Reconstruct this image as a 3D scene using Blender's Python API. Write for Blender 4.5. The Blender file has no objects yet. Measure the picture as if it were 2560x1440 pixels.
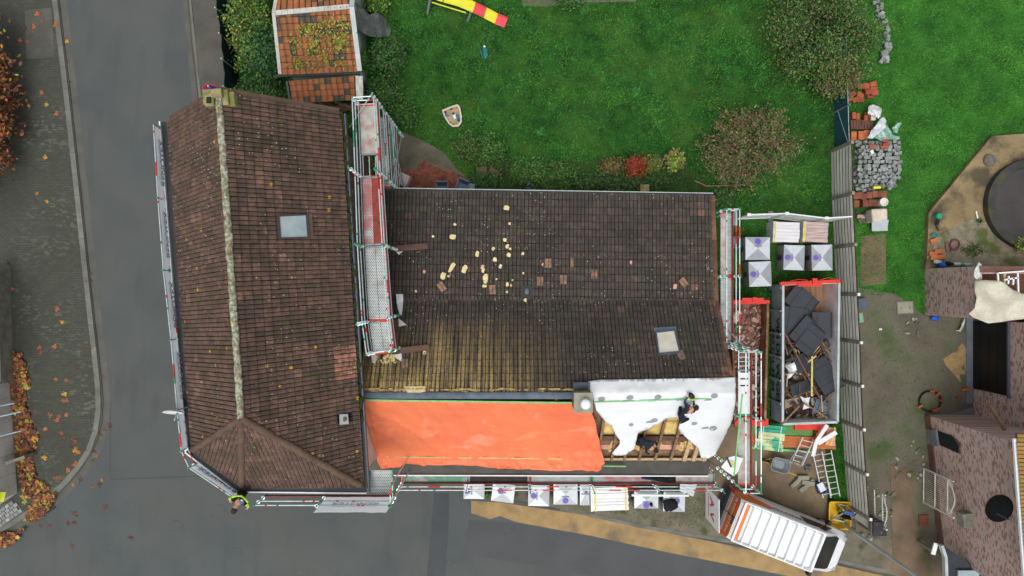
import bpy, bmesh, math, random
import numpy as np
from mathutils import Vector, Matrix, noise
from mathutils.geometry import delaunay_2d_cdt
random.seed(7); rng = np.random.default_rng(7)
R = math.radians
scene = bpy.context.scene
COL = scene.collection
# ---------------------------------------------------------------- camera, sky, sun, exposure
H = 33.0; F = 1778.0
cam = bpy.data.cameras.new('camera'); cam.sensor_width = 36; cam.lens = 36 * F / 2560
cam.clip_end = 500
co = bpy.data.objects.new('camera', cam); COL.objects.link(co)
co.location = (0, 0, H); co.rotation_euler = (0, 0, 0); scene.camera = co
world = bpy.data.worlds.new('World'); scene.world = world; world.use_nodes = True
nt = world.node_tree; bg = nt.nodes['Background']
sky = nt.nodes.new('ShaderNodeTexSky'); sky.sky_type = 'NISHITA'; sky.sun_disc = False
SUN_EL, SUN_AZ = 72, 195
sky.sun_elevation = R(SUN_EL); sky.sun_rotation = R(SUN_AZ); sky.dust_density = 4; sky.air_density = 1
hs = nt.nodes.new('ShaderNodeHueSaturation'); hs.inputs['Saturation'].default_value = .22
nt.links.new(sky.outputs[0], hs.inputs['Color']); nt.links.new(hs.outputs[0], bg.inputs[0])
bg.inputs[1].default_value = .15
sun = bpy.data.lights.new('sun', 'SUN'); sun.energy = 1.1; sun.angle = R(35); sun.color = (1, .97, .92)
so = bpy.data.objects.new('sun', sun); COL.objects.link(so)
# veiled sun, west-south-west
so.rotation_euler = (R(90 - SUN_EL), 0, R(180 - SUN_AZ)); so.location = (0, 0, 60)
scene.view_settings.view_transform = 'Standard'; scene.view_settings.look = 'None'
scene.view_settings.exposure = 0.04; scene.view_settings.gamma = 1.0

# ---------------------------------------------------------------- helpers
def W(px, py, h=0.0):
    k = (H - h) / F
    return Vector(((px - 1280) * k, (720 - py) * k, h))
def lin(c):
    c /= 255.0
    return c / 12.92 if c <= .04045 else ((c + .055) / 1.055) ** 2.4
def C(r, g, b, k=1.0): return (lin(r) * k, lin(g) * k, lin(b) * k, 1)

WM = {}
def tag(o, label=None, cat=None, group=None, kind=None):
    if label: o['label'] = label
    if cat: o['category'] = cat
    if group: o['group'] = group
    if kind: o['kind'] = kind
    return o
def thing(name, label, cat, loc=(0, 0, 0), rz=0, group=None, kind=None):
    o = bpy.data.objects.new(name, None); COL.objects.link(o); o.empty_display_size = .2
    o.location = loc; o.rotation_euler = (0, 0, rz)
    WM[o] = Matrix.Translation(Vector(loc)) @ Matrix.Rotation(rz, 4, 'Z')
    return tag(o, label, cat, group, kind)
def attach(o, parent, m=None):
    """o's own matrix m is given in world space"""
    m = m or Matrix.Identity(4)
    o.matrix_basis = m
    if parent:
        o.parent = parent; o.matrix_parent_inverse = WM[parent].inverted()
    WM[o] = m
def inst(name, me, m, parent=None, mats=None):
    o = bpy.data.objects.new(name, me); COL.objects.link(o); attach(o, parent, m); return o

class MB:
    def __init__(s): s.v = []; s.f = []; s.m = []
    def add(s, vs, fs, m=0):
        b = len(s.v); s.v += [tuple(v) for v in vs]; s.f += [tuple(b + i for i in f) for f in fs]
        s.m += [m] * len(fs) if isinstance(m, int) else list(m); return s
    def poly(s, pts, m=0): return s.add(pts, [tuple(range(len(pts)))], m)
    def loft(s, a, b, m=0, cap0=True, cap1=True, mc=None):
        n = len(a); fs = [(i, (i + 1) % n, n + (i + 1) % n, n + i) for i in range(n)]; ms = [m] * n
        mc = m if mc is None else mc
        if cap0: fs.append(tuple(range(n))[::-1]); ms.append(mc)
        if cap1: fs.append(tuple(range(n, 2 * n))); ms.append(mc)
        return s.add(list(a) + list(b), fs, ms)
    def prism(s, pts, z0, z1, m=0, mt=None):
        pts = [(p[0], p[1]) for p in pts]
        ar = sum(pts[i][0] * pts[(i + 1) % len(pts)][1] - pts[(i + 1) % len(pts)][0] * pts[i][1] for i in range(len(pts)))
        if ar < 0: pts = pts[::-1]
        n = len(pts)
        return s.loft([(x, y, z0) for x, y in pts], [(x, y, z1) for x, y in pts], m, mc=mt)
    def box(s, c, d, rz=0, m=0, tilt=None):
        M = Matrix.Translation(Vector(c)) @ Matrix.Rotation(rz, 4, 'Z')
        if tilt is not None: M = M @ tilt
        x, y, z = d[0] / 2, d[1] / 2, d[2] / 2
        vs = [M @ Vector((i, j, k)) for k in (-z, z) for i, j in ((-x, -y), (x, -y), (x, y), (-x, y))]
        return s.add(vs, [(3, 2, 1, 0), (4, 5, 6, 7), (0, 1, 5, 4), (1, 2, 6, 5), (2, 3, 7, 6), (3, 0, 4, 7)], m)
    def bar(s, a, b, w, h, m=0, up=(0, 0, 1)):
        a, b = Vector(a), Vector(b); d = (b - a).normalized(); u = Vector(up)
        if abs(d.dot(u)) > .98: u = Vector((1, 0, 0))
        x = d.cross(u).normalized() * (w / 2); y = x.cross(d).normalized() * (h / 2)
        r = [(-1, -1), (1, -1), (1, 1), (-1, 1)]
        return s.loft([a + x * i + y * j for i, j in r], [b + x * i + y * j for i, j in r], m)
    def tube(s, a, b, r, n=6, m=0, r2=None):
        a, b = Vector(a), Vector(b); d = (b - a).normalized(); u = Vector((0, 0, 1)) if abs(d.z) < .95 else Vector((1, 0, 0))
        x = d.cross(u).normalized(); y = d.cross(x).normalized(); r2 = r if r2 is None else r2
        c = [(math.cos(t * 2 * math.pi / n), math.sin(t * 2 * math.pi / n)) for t in range(n)]
        return s.loft([a + (x * i + y * j) * r for i, j in c], [b + (x * i + y * j) * r2 for i, j in c], m)
    def path(s, pts, r, n=6, m=0):
        for a, b in zip(pts[:-1], pts[1:]):
            if (Vector(b) - Vector(a)).length > 1e-5: s.tube(a, b, r, n, m)
        return s
    def lathe(s, c, prof, n=16, m=0, close=True, sx=1, sy=1):
        c = Vector(c); rings = []
        vs = [c + Vector((r * sx * math.cos(2 * math.pi * i / n), r * sy * math.sin(2 * math.pi * i / n), z)) for r, z in prof for i in range(n)]
        fs = [(k * n + i, k * n + (i + 1) % n, (k + 1) * n + (i + 1) % n, (k + 1) * n + i) for k in range(len(prof) - 1) for i in range(n)]
        if close: fs += [tuple(range(n))[::-1], tuple((len(prof) - 1) * n + i for i in range(n))]
        return s.add(vs, fs, m)
    def blob(s, c, d, rz=0, m=0, n=8, k=.25, seed=None):
        """lumpy rock-like solid"""
        sd = seed if seed is not None else random.random() * 99
        me = bmesh.new(); bmesh.ops.create_icosphere(me, subdivisions=1 if n <= 8 else 2, radius=.5)
        M = Matrix.Translation(Vector(c)) @ Matrix.Rotation(rz, 4, 'Z') @ Matrix.Diagonal((*d, 1))
        vs = [M @ (v.co * (1 + k * noise.noise(v.co * 3 + Vector((sd, sd * 1.7, 0))) * 2)) for v in me.verts]
        fs = [tuple(v.index for v in f.verts) for f in me.faces]; me.free(); return s.add(vs, fs, m)
    def xf(s, M):
        s.v = [tuple(M @ Vector(v)) for v in s.v]; return s
    def mesh(s, name, mats):
        me = bpy.data.meshes.new(name); me.from_pydata(s.v, [], s.f); me.update()
        for m in (mats if isinstance(mats, (list, tuple)) else [mats]): me.materials.append(MAT(m))
        if any(s.m): me.polygons.foreach_set('material_index', s.m)
        return me
    def build(s, name, mats, parent=None, local=False, smooth=False, bevel=0, solid=0):
        if local:
            me = s.mesh(name, mats); o = bpy.data.objects.new(name, me); COL.objects.link(o)
            o.parent = parent; WM[o] = WM[parent]
        else:
            a = np.array(s.v); c = Vector(((a[:, 0].min() + a[:, 0].max()) / 2, (a[:, 1].min() + a[:, 1].max()) / 2, a[:, 2].min()))
            s.v = [(v[0] - c.x, v[1] - c.y, v[2] - c.z) for v in s.v]
            me = s.mesh(name, mats); o = bpy.data.objects.new(name, me); COL.objects.link(o)
            attach(o, parent, Matrix.Translation(c))
        if smooth:
            for p in me.polygons: p.use_smooth = True
        if bevel:
            b = o.modifiers.new('bevel', 'BEVEL'); b.width = bevel; b.segments = 2; b.limit_method = 'ANGLE'
        if solid:
            b = o.modifiers.new('solid', 'SOLIDIFY'); b.thickness = solid; b.offset = -1
        return o
def copy_tree(o, parent=None, m=None):
    c = o.copy(); COL.objects.link(c); WM[c] = WM[o]
    if parent: c.parent = parent
    if m is not None: c.matrix_basis = m; WM[c] = m
    for ch in list(o.children): copy_tree(ch, c)
    return c

# ---------------------------------------------------------------- materials
_M = {}
def MAT(m): return _M[m] if isinstance(m, str) else m
def _n(nt, t, **k):
    n = nt.nodes.new('ShaderNode' + t)
    for a, b in k.items():
        if a in n.inputs: n.inputs[a].default_value = b
        else: setattr(n, a, b)
    return n
def newmat(name, rough=.8, metal=0, spec=.3):
    m = bpy.data.materials.new(name); m.use_nodes = True; _M[name] = m
    t = m.node_tree; b = t.nodes['Principled BSDF']
    b.inputs['Roughness'].default_value = rough; b.inputs['Metallic'].default_value = metal
    b.inputs['Specular IOR Level'].default_value = spec
    return m, t, b
def noise_fac(t, scale, lo=.35, hi=.65, detail=4, vec=None, sx=(1, 1, 1), dist=0):
    g = _n(t, 'NewGeometry')
    mp = _n(t, 'Mapping'); mp.inputs['Scale'].default_value = sx
    t.links.new(vec or g.outputs['Position'], mp.inputs[0])
    n = _n(t, 'TexNoise', Scale=scale, Detail=detail, Distortion=dist); t.links.new(mp.outputs[0], n.inputs['Vector'])
    r = _n(t, 'MapRange'); r.inputs[1].default_value = lo; r.inputs[2].default_value = hi
    t.links.new(n.outputs[0], r.inputs[0]); return r.outputs[0]
def mix(t, fac, a, b, mode='MIX'):
    x = _n(t, 'Mix', data_type='RGBA', blend_type=mode)
    for i, v in ((0, fac), (6, a), (7, b)):
        if hasattr(v, 'is_output') or isinstance(v, bpy.types.NodeSocket): t.links.new(v, x.inputs[i])
        else: x.inputs[i].default_value = v
    return x.outputs[2]
def math_(t, op, a, b=0.0, c=None):
    x = _n(t, 'Math', operation=op)
    for i, v in enumerate((a, b, c)):
        if v is None: continue
        if isinstance(v, bpy.types.NodeSocket): t.links.new(v, x.inputs[i])
        else: x.inputs[i].default_value = v
    return x.outputs[0]
def bump(t, b, h, strength=.3, dist=.02):
    n = _n(t, 'Bump', Strength=strength, Distance=dist); t.links.new(h, n.inputs['Height']); t.links.new(n.outputs[0], b.inputs['Normal'])
def dots(t, scale, rad, keep):
    """round spots: 1 inside, a share `keep` of the cells has one"""
    g = _n(t, 'NewGeometry'); v = _n(t, 'TexVoronoi', Scale=scale); t.links.new(g.outputs['Position'], v.inputs['Vector'])
    a = math_(t, 'LESS_THAN', v.outputs['Distance'], rad)
    s = _n(t, 'SeparateColor'); t.links.new(v.outputs['Color'], s.inputs[0])
    return math_(t, 'MULTIPLY', a, math_(t, 'LESS_THAN', s.outputs[0], keep))
def M(name, col, rough=.75, var=.18, scale=4, col2=None, fine=40, fv=.12, bmp=0, metal=0, spec=.3, lo=.35, hi=.65, extra=None, sx=(1, 1, 1), rnd=0):
    """plain procedural surface: two tones in broad patches, fine grain, optional relief"""
    m, t, b = newmat(name, rough, metal, spec)
    a = tuple(c * (1 - var) for c in col[:3]) + (1,)
    c2 = col2 or tuple(min(1, c * (1 + var)) for c in col[:3]) + (1,)
    out = mix(t, noise_fac(t, scale, lo, hi, sx=sx), a, c2)
    if fv:
        f = noise_fac(t, fine, .25, .75, 3, sx=sx)
        g = _n(t, 'MapRange'); g.inputs[3].default_value = 1 - fv; g.inputs[4].default_value = 1 + fv
        t.links.new(f, g.inputs[0]); cmb = _n(t, 'CombineColor')
        for i in range(3): t.links.new(g.outputs[0], cmb.inputs[i])
        out = mix(t, 1.0, out, cmb.outputs[0], 'MULTIPLY')
        if bmp: bump(t, b, f, bmp)
    if rnd:
        oi = _n(t, 'ObjectInfo'); g = _n(t, 'MapRange'); g.inputs[3].default_value = 1 - rnd; g.inputs[4].default_value = 1 + rnd
        t.links.new(oi.outputs['Random'], g.inputs[0]); cmb = _n(t, 'CombineColor')
        for i in range(3): t.links.new(g.outputs[0], cmb.inputs[i])
        out = mix(t, 1.0, out, cmb.outputs[0], 'MULTIPLY')
    if extra: out = extra(t, b, out)
    t.links.new(out, b.inputs['Base Color']); return m
def ramp(t, fac, stops):
    r = _n(t, 'ValToRGB'); e = r.color_ramp.elements
    while len(e) < len(stops): e.new(.5)
    for x, (p, c) in zip(e, stops): x.position = p; x.color = c
    t.links.new(fac, r.inputs[0]); return r.outputs[0]
def tile_mat(name, stops, obj, moss, mossc, dark, darkc, wd, yd, stain=None, rough=.75):
    m, t, b = newmat(name, rough, 0, .35)
    at = _n(t, 'Attribute'); at.attribute_type = 'OBJECT' if obj else 'GEOMETRY'; at.attribute_name = 'rnd'
    out = ramp(t, at.outputs['Fac'], stops)
    out = mix(t, noise_fac(t, 9, .3, .75), out, darkc)if dark < 0 else mix(t, math_(t, 'MULTIPLY', noise_fac(t, 5, .38, .66, 5), dark), out, darkc)
    out = mix(t, math_(t, 'MULTIPLY', noise_fac(t, 1.1, .42, .66, 6, dist=.4), abs(dark) * .8), out, mix(t, .5, darkc, C(50, 50, 38)))
    f = noise_fac(t, 60, .3, .7, 3)
    g = _n(t, 'MapRange'); g.inputs[3].default_value = .75; g.inputs[4].default_value = 1.25; t.links.new(f, g.inputs[0])
    cmb = _n(t, 'CombineColor')
    for i in range(3): t.links.new(g.outputs[0], cmb.inputs[i])
    out = mix(t, 1.0, out, cmb.outputs[0], 'MULTIPLY')
    if stain: out = stain(t, out)
    out = mix(t, math_(t, 'MULTIPLY', noise_fac(t, 3.1, .62 - moss, .72 - moss, 6), noise_fac(t, 22, .42, .55, 3)), out, mossc)
    if yd: out = mix(t, dots(t, 3.2, .2, yd), out, C(190, 142, 36))
    if wd:
        msk = math_(t, 'MULTIPLY', dots(t, 8.5, .15, wd), noise_fac(t, .55, .4, .6, 2))
        out = mix(t, msk, out, C(205, 205, 190))
    t.links.new(out, b.inputs['Base Color']); bump(t, b, f, .35, .01); return m
def brick_mat(name, c1, c2, mortar, axis, white=.5, bw=.22, bh=.07, mos=None):
    m, t, b = newmat(name, .85)
    g = _n(t, 'NewGeometry'); sp = _n(t, 'SeparateXYZ'); t.links.new(g.outputs['Position'], sp.inputs[0])
    cb = _n(t, 'CombineXYZ'); t.links.new(sp.outputs['XYZ'.index(axis[0])], cb.inputs[0]); t.links.new(sp.outputs['XYZ'.index(axis[1])], cb.inputs[1])
    br = _n(t, 'TexBrick', Color1=c1, Color2=c2, Mortar=mortar, Scale=1.0)
    br.inputs['Brick Width'].default_value = bw; br.inputs['Row Height'].default_value = bh; br.inputs['Mortar Size'].default_value = .008
    br.inputs['Bias'].default_value = -.1
    t.links.new(cb.outputs[0], br.inputs['Vector']); out = br.outputs['Color']
    vo = _n(t, 'TexVoronoi', Scale=1.0); mp = _n(t, 'Mapping'); mp.inputs['Scale'].default_value = (6, 15, 1)
    t.links.new(cb.outputs[0], mp.inputs[0]); t.links.new(mp.outputs[0], vo.inputs['Vector'])
    s = _n(t, 'SeparateColor'); t.links.new(vo.outputs['Color'], s.inputs[0])
    out = mix(t, math_(t, 'MULTIPLY', math_(t, 'GREATER_THAN', s.outputs[0], 1 - white * .3), noise_fac(t, 6, .3, .5)), out, C(190, 180, 172))
    out = mix(t, math_(t, 'MULTIPLY', math_(t, 'LESS_THAN', s.outputs[1], .25), .6), out, C(92, 66, 62))
    out = mix(t, math_(t, 'MULTIPLY', noise_fac(t, .6, .3, .8), .3), out, C(140, 126, 116))
    if mos: out = mos(t, out)
    t.links.new(out, b.inputs['Base Color']); bump(t, b, br.outputs['Fac'], -.4, .01); return m

# ---- text, made before the scene grows
TXT = {}
for s_ in ('RENOTEX', 'VIN DE VOGEL', '055 / 31 33 64', 'A V', 'R', 'REX', 'H', 'N'):
    cu = bpy.data.curves.new('t', 'FONT'); cu.body = s_; cu.size = 1; cu.align_x = 'CENTER'; cu.offset = .02
    to = bpy.data.objects.new('t', cu); COL.objects.link(to)
    dg = bpy.context.evaluated_depsgraph_get(); me = bpy.data.meshes.new_from_object(to.evaluated_get(dg))
    TXT[s_] = ([tuple(v.co) for v in me.vertices], [tuple(p.vertices) for p in me.polygons])
    bpy.data.objects.remove(to); bpy.data.curves.remove(cu); bpy.data.meshes.remove(me)
def text(mb, s, org, xd, yd, size, m=0, sx=1.0):
    """flat lettering: baseline centre org, x direction xd, up direction yd"""
    o, x, y = Vector(org), Vector(xd).normalized(), Vector(yd).normalized()
    vs, fs = TXT[s]
    return mb.add([o + x * (v[0] * size * sx) + y * (v[1] * size) for v in vs], fs, m)

# ---- flexible sheets laid on a surface
def cloth(outline, surf, step, lump=0.0, lfreq=1.0, seed=0, flat=False):
    """outline in photo pixels; surf(px,py)->world point; returns an MB with a triangulated, creased sheet"""
    pts = [Vector(p) for p in outline]; n = len(pts); edges = []
    vs = []
    for i in range(n):
        a, b = pts[i], pts[(i + 1) % n]; k = max(1, int((b - a).length / step))
        for j in range(k): vs.append(a.lerp(b, j / k))
    nb = len(vs); edges = [(i, (i + 1) % nb) for i in range(nb)]
    x0, x1 = min(p.x for p in pts), max(p.x for p in pts); y0, y1 = min(p.y for p in pts), max(p.y for p in pts)
    r = random.Random(seed)
    y = y0 + step * .6; row = 0
    while y < y1:
        x = x0 + step * (.6 if row % 2 else .2)
        while x < x1:
            vs.append(Vector((x + r.uniform(-.2, .2) * step, y + r.uniform(-.2, .2) * step))); x += step
        y += step * .87; row += 1
    ov, oe, of, *_ = delaunay_2d_cdt(vs, edges, [], 1, 1e-4)
    mb = MB(); out = []
    for p in ov:
        w = Vector(surf(p.x, p.y))
        if lump:
            q = Vector((p.x / 50 * lfreq, p.y / 50 * lfreq, seed))
            w.z += lump * (noise.noise(q) + .5 * abs(noise.noise(q * 2.7)) + .3 * noise.noise(q * 6))
        out.append(w)
    fs = []
    for f in of:
        a, b, c = (out[i] for i in f[:3])
        fs.append(tuple(f) if (b - a).cross(c - a).z > 0 else tuple(f)[::-1])
    mb.add(out, fs); return mb
def lerp(a, b, t): return a + (b - a) * t

# ---- foliage: many small leaf faces in clumps
def leaves_mesh(name, pts, nrm_up, size, mats, wts, seed=0, asp=.55):
    r = np.random.default_rng(seed); n = len(pts)
    d = r.normal(size=(n, 3)); d[:, 2] *= .5; d /= np.linalg.norm(d, axis=1)[:, None]
    u = r.normal(size=(n, 3)) + np.array([0, 0, nrm_up]); u /= np.linalg.norm(u, axis=1)[:, None]
    x = np.cross(d, u); x /= np.linalg.norm(x, axis=1)[:, None] + 1e-9
    s = size * r.uniform(.6, 1.3, n)[:, None]
    V = np.empty((n, 4, 3)); V[:, 0] = pts - d * s; V[:, 1] = pts + x * s * asp; V[:, 2] = pts + d * s; V[:, 3] = pts - x * s * asp
    me = bpy.data.meshes.new(name); me.vertices.add(n * 4); me.loops.add(n * 4); me.polygons.add(n)
    me.vertices.foreach_set('co', V.reshape(-1)); me.loops.foreach_set('vertex_index', np.arange(n * 4))
    me.polygons.foreach_set('loop_start', np.arange(n) * 4); me.polygons.foreach_set('loop_total', np.full(n, 4))
    for m in mats: me.materials.append(MAT(m))
    me.polygons.foreach_set('material_index', r.choice(len(mats), n, p=np.array(wts) / sum(wts)).astype(np.int32))
    me.update(); return me
def crown_pts(c, rad, n, clumps, cs, seed, shell=.5, floor=.02):
    r = np.random.default_rng(seed)
    k = r.normal(size=(clumps, 3)); k /= np.linalg.norm(k, axis=1)[:, None]; k *= (r.uniform(shell ** 3, 1, clumps) ** (1 / 3))[:, None]
    k *= r.uniform(.72, 1.12, (clumps, 1)); i = r.integers(0, clumps, n); s = r.uniform(.4, 1.12, (n, 1)) ** .55
    p = k[i] * s * np.array(rad) + r.normal(size=(n, 3)) * cs * r.uniform(.4, 1.5, (n, 1)) + np.array(c)
    p[:, 2] = np.maximum(p[:, 2], floor + r.uniform(0, .1, n)); return p
def shrub(name, label, cat, px, py, r_px, h, n, leaf, mats, wts, seed, group=None, ry_px=None, clumps=40, cs=.16, trunk=.05, base=None, up=.8, trunkm='bark', z0=.0):
    """px,py,r in pixels at mid height"""
    zc = h * .55; c = W(px, py, zc); k = (H - zc) / F; rx = r_px * k; ry = (ry_px or r_px) * k
    b = base or (c.x, c.y, z0)
    t = thing(name, label, cat, b, 0, group)
    P = crown_pts((c.x, c.y, zc), (rx, ry, h * .45), n, clumps, cs, seed)
    me = leaves_mesh('crown', P - np.array(b), up, leaf, mats, wts, seed)
    o = bpy.data.objects.new('crown', me); COL.objects.link(o); o.parent = t; WM[o] = WM[t]
    mb = MB(); rr = random.Random(seed); B = Vector(b)
    mb.tube(B - Vector((0, 0, .05)), B.lerp(c, .55), trunk, 7, 0, trunk * .7)
    for i in range(7):
        a = i * .9 + rr.random(); q = B.lerp(c, .35 + .2 * rr.random()); e = Vector((c.x + rx * .75 * math.cos(a), c.y + ry * .75 * math.sin(a), h * rr.uniform(.5, .85)))
        m_ = q.lerp(e, .5) + Vector((0, 0, .1)); mb.tube(q, m_, trunk * .5, 5, 0, trunk * .35); mb.tube(m_, e, trunk * .35, 5, 0, trunk * .12)
    mb.build('trunk', trunkm, t)
    if r_px > 55 or trunkm == 'twig':
        mb = MB()
        for i in range(46):
            a = rr.random() * 6.28; q = rr.uniform(.35, 1.05); e = Vector((c.x + rx * q * math.cos(a), c.y + ry * q * math.sin(a), h * (1 - .45 * q * q) * rr.uniform(.8, 1.02))); s_ = B.lerp(e, rr.uniform(.2, .5)); s_.z = h * rr.uniform(.3, .6)
            m_ = s_.lerp(e, .5) + Vector((rr.uniform(-.1, .1), rr.uniform(-.1, .1), .12)); mb.tube(s_, m_, .014, 4, 0, .011); mb.tube(m_, e, .011, 4, 0, .005)
        mb.build('twigs', 'twig', t)
    return t
# ---------------------------------------------------------------- palette
def asphalt_extra(t, b, out):
    out = mix(t, math_(t, 'MULTIPLY', noise_fac(t, .25, .4, .62, 5), .5), out, C(88, 89, 84))
    out = mix(t, math_(t, 'MULTIPLY', noise_fac(t, 1.3, .55, .75, 5, sx=(1, .25, 1)), .35), out, C(66, 68, 70))
    return mix(t, dots(t, 2.2, .03, .5), out, C(160, 160, 155))
M('asphalt', C(83, 88, 88), .9, .08, .5, fine=55, fv=.2, bmp=.3, extra=asphalt_extra)
M('asphalt_dark', C(74, 77, 80), .9, .08, .8, fine=55, fv=.14, bmp=.25)
M('asphalt_new', C(81, 83, 84), .9, .07, .7, fine=55, fv=.14, bmp=.25)
M('concrete', C(120, 118, 108), .88, .16, 1.2, fine=30, fv=.12, bmp=.2)
M('patio_concrete', C(100, 96, 82), .9, .18, 1.2, fine=22, fv=.25, bmp=.3, extra=lambda t, b, o: mix(t, math_(t, 'MULTIPLY', noise_fac(t, 1.1, .5, .68, 6), .6), o, C(74, 74, 54)))
M('kerb_concrete', C(112, 113, 105), .88, .16, 1.5, fine=30, fv=.12, bmp=.2, rnd=.08)
M('gutter_concrete', C(92, 92, 86), .9, .12, 1.2, fine=30, fv=.12, bmp=.2)
def ochre_extra(t, b, out):
    out = mix(t, math_(t, 'MULTIPLY', noise_fac(t, .9, .5, .68, 6), .85), out, C(110, 100, 85))
    return out
M('ochre_surface', C(160, 134, 92), .9, .12, 2, fine=40, fv=.14, bmp=.2, extra=ochre_extra)
M('verge_gravel', C(112, 106, 92), .95, .2, 1.1, fine=45, fv=.25, bmp=.4, extra=lambda t, b, o: mix(t, math_(t, 'MULTIPLY', noise_fac(t, 1.4, .55, .68, 5), .8), o, C(62, 72, 40)))
M('dirt', C(130, 114, 92), .95, .2, .8, fine=30, fv=.2, bmp=.4, extra=lambda t, b, o: mix(t, math_(t, 'MULTIPLY', noise_fac(t, .6, .5, .7, 5), .7), o, C(96, 88, 72)))
M('dirt_dark', C(106, 101, 88), .95, .2, .5, fine=30, fv=.22, bmp=.4, extra=lambda t, b, o: mix(t, math_(t, 'MULTIPLY', noise_fac(t, .5, .52, .68, 6), .75), o, C(62, 82, 36)))
M('dirt_red', C(118, 100, 82), .95, .2, .8, fine=30, fv=.2, bmp=.4, extra=lambda t, b, o: mix(t, math_(t, 'MULTIPLY', noise_fac(t, .9, .52, .66, 6), .8), o, C(60, 84, 34)))
M('garden_soil', C(60, 62, 36), .95, .25, 1.5, col2=C(52, 84, 34), fine=30, fv=.3, bmp=.4)
def lawn_extra(t, b, o):
    o = mix(t, math_(t, 'MULTIPLY', noise_fac(t, .45, .48, .64, 6), .6), o, C(70, 100, 36))
    return mix(t, noise_fac(t, .8, .55, .75, 5), o, C(26, 66, 26))
M('lawn_soil', C(32, 66, 22), .95, .3, 1.4, col2=C(46, 92, 30), fine=25, fv=.35, bmp=.5, extra=lawn_extra)
M('lawn_soil_b', C(40, 90, 28), .95, .2, 1.1, col2=C(56, 114, 38), fine=25, fv=.3, bmp=.5)
for i, c in enumerate(((54, 130, 38), (42, 106, 34), (82, 140, 46), (60, 124, 62))): M('grass_%d' % i, C(*c, 1.1), .8, .25, .5, fine=9, fv=.25)
for i, c in enumerate(((64, 134, 44), (52, 114, 40), (88, 148, 56))): M('grassb_%d' % i, C(*c, 1.2), .8, .2, .35, fine=6, fv=.2)
def paver_mat():
    m, t, b = newmat('paving', .9)
    g = _n(t, 'NewGeometry'); br = _n(t, 'TexBrick', Color1=C(70, 72, 64), Color2=C(79, 81, 73), Mortar=C(58, 60, 52), Scale=1.0)
    br.inputs['Brick Width'].default_value = .22; br.inputs['Row Height'].default_value = .11; br.inputs['Mortar Size'].default_value = .008
    t.links.new(g.outputs['Position'], br.inputs['Vector']); o = br.outputs['Color']
    vo = _n(t, 'TexVoronoi', Scale=1.0); mp = _n(t, 'Mapping'); mp.inputs['Scale'].default_value = (6, 11, 1)
    t.links.new(g.outputs['Position'], mp.inputs[0]); t.links.new(mp.outputs[0], vo.inputs[0])
    s = _n(t, 'SeparateColor'); t.links.new(vo.outputs['Color'], s.inputs[0])
    o = mix(t, math_(t, 'MULTIPLY', math_(t, 'GREATER_THAN', s.outputs[0], .82), math_(t, 'MULTIPLY', noise_fac(t, .5, .45, .6), .55)), o, C(108, 108, 98))
    o = mix(t, math_(t, 'MULTIPLY', noise_fac(t, .3, .4, .7, 5), .4), o, C(64, 66, 56))
    t.links.new(o, b.inputs['Base Color']); bump(t, b, br.outputs['Fac'], -.3, .01)
paver_mat()
M('pavement_plain', C(88, 87, 80), .9, .15, 1.0, fine=35, fv=.2, bmp=.3)
M('red_brick_paver', C(128, 78, 62), .9, .2, 3, fine=30, fv=.2, bmp=.2, rnd=.25)
M('brick_red', C(160, 84, 60), .85, .18, 3, fine=30, fv=.18, bmp=.2, rnd=.2)
M('granite', C(138, 142, 140), .85, .18, 5, fine=40, fv=.2, bmp=.3, rnd=.28)
M('granite_mossy', C(104, 102, 90), .85, .2, 5, fine=40, fv=.2, bmp=.3, rnd=.2)
M('bark', C(86, 74, 60), .9, .25, 6, fine=30, fv=.2, bmp=.4)
M('twig', C(112, 92, 78), .9, .25, 6, fine=30, fv=.2)
# leaves
def LF(name, c, v=.25): M(name, C(*c), .6, v, 3, fine=14, fv=.2, spec=.35)
for nm, c in dict(l_green=(66, 110, 48), l_dark=(46, 82, 42), l_light=(98, 138, 54), l_yellow=(154, 152, 62), l_olive=(106, 114, 62), l_blue=(66, 104, 78),
                  l_brown=(116, 94, 70), l_pink=(138, 116, 96), l_rust=(176, 104, 52), l_red=(150, 52, 42), l_magenta=(176, 84, 118), l_gold=(186, 144, 56),
                  l_orange=(160, 96, 54), l_litter=(126, 82, 58), l_litter2=(96, 62, 48), l_lime=(150, 166, 66), l_moss=(70, 96, 26), l_white=(210, 215, 190)).items(): LF(nm, c)
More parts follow.
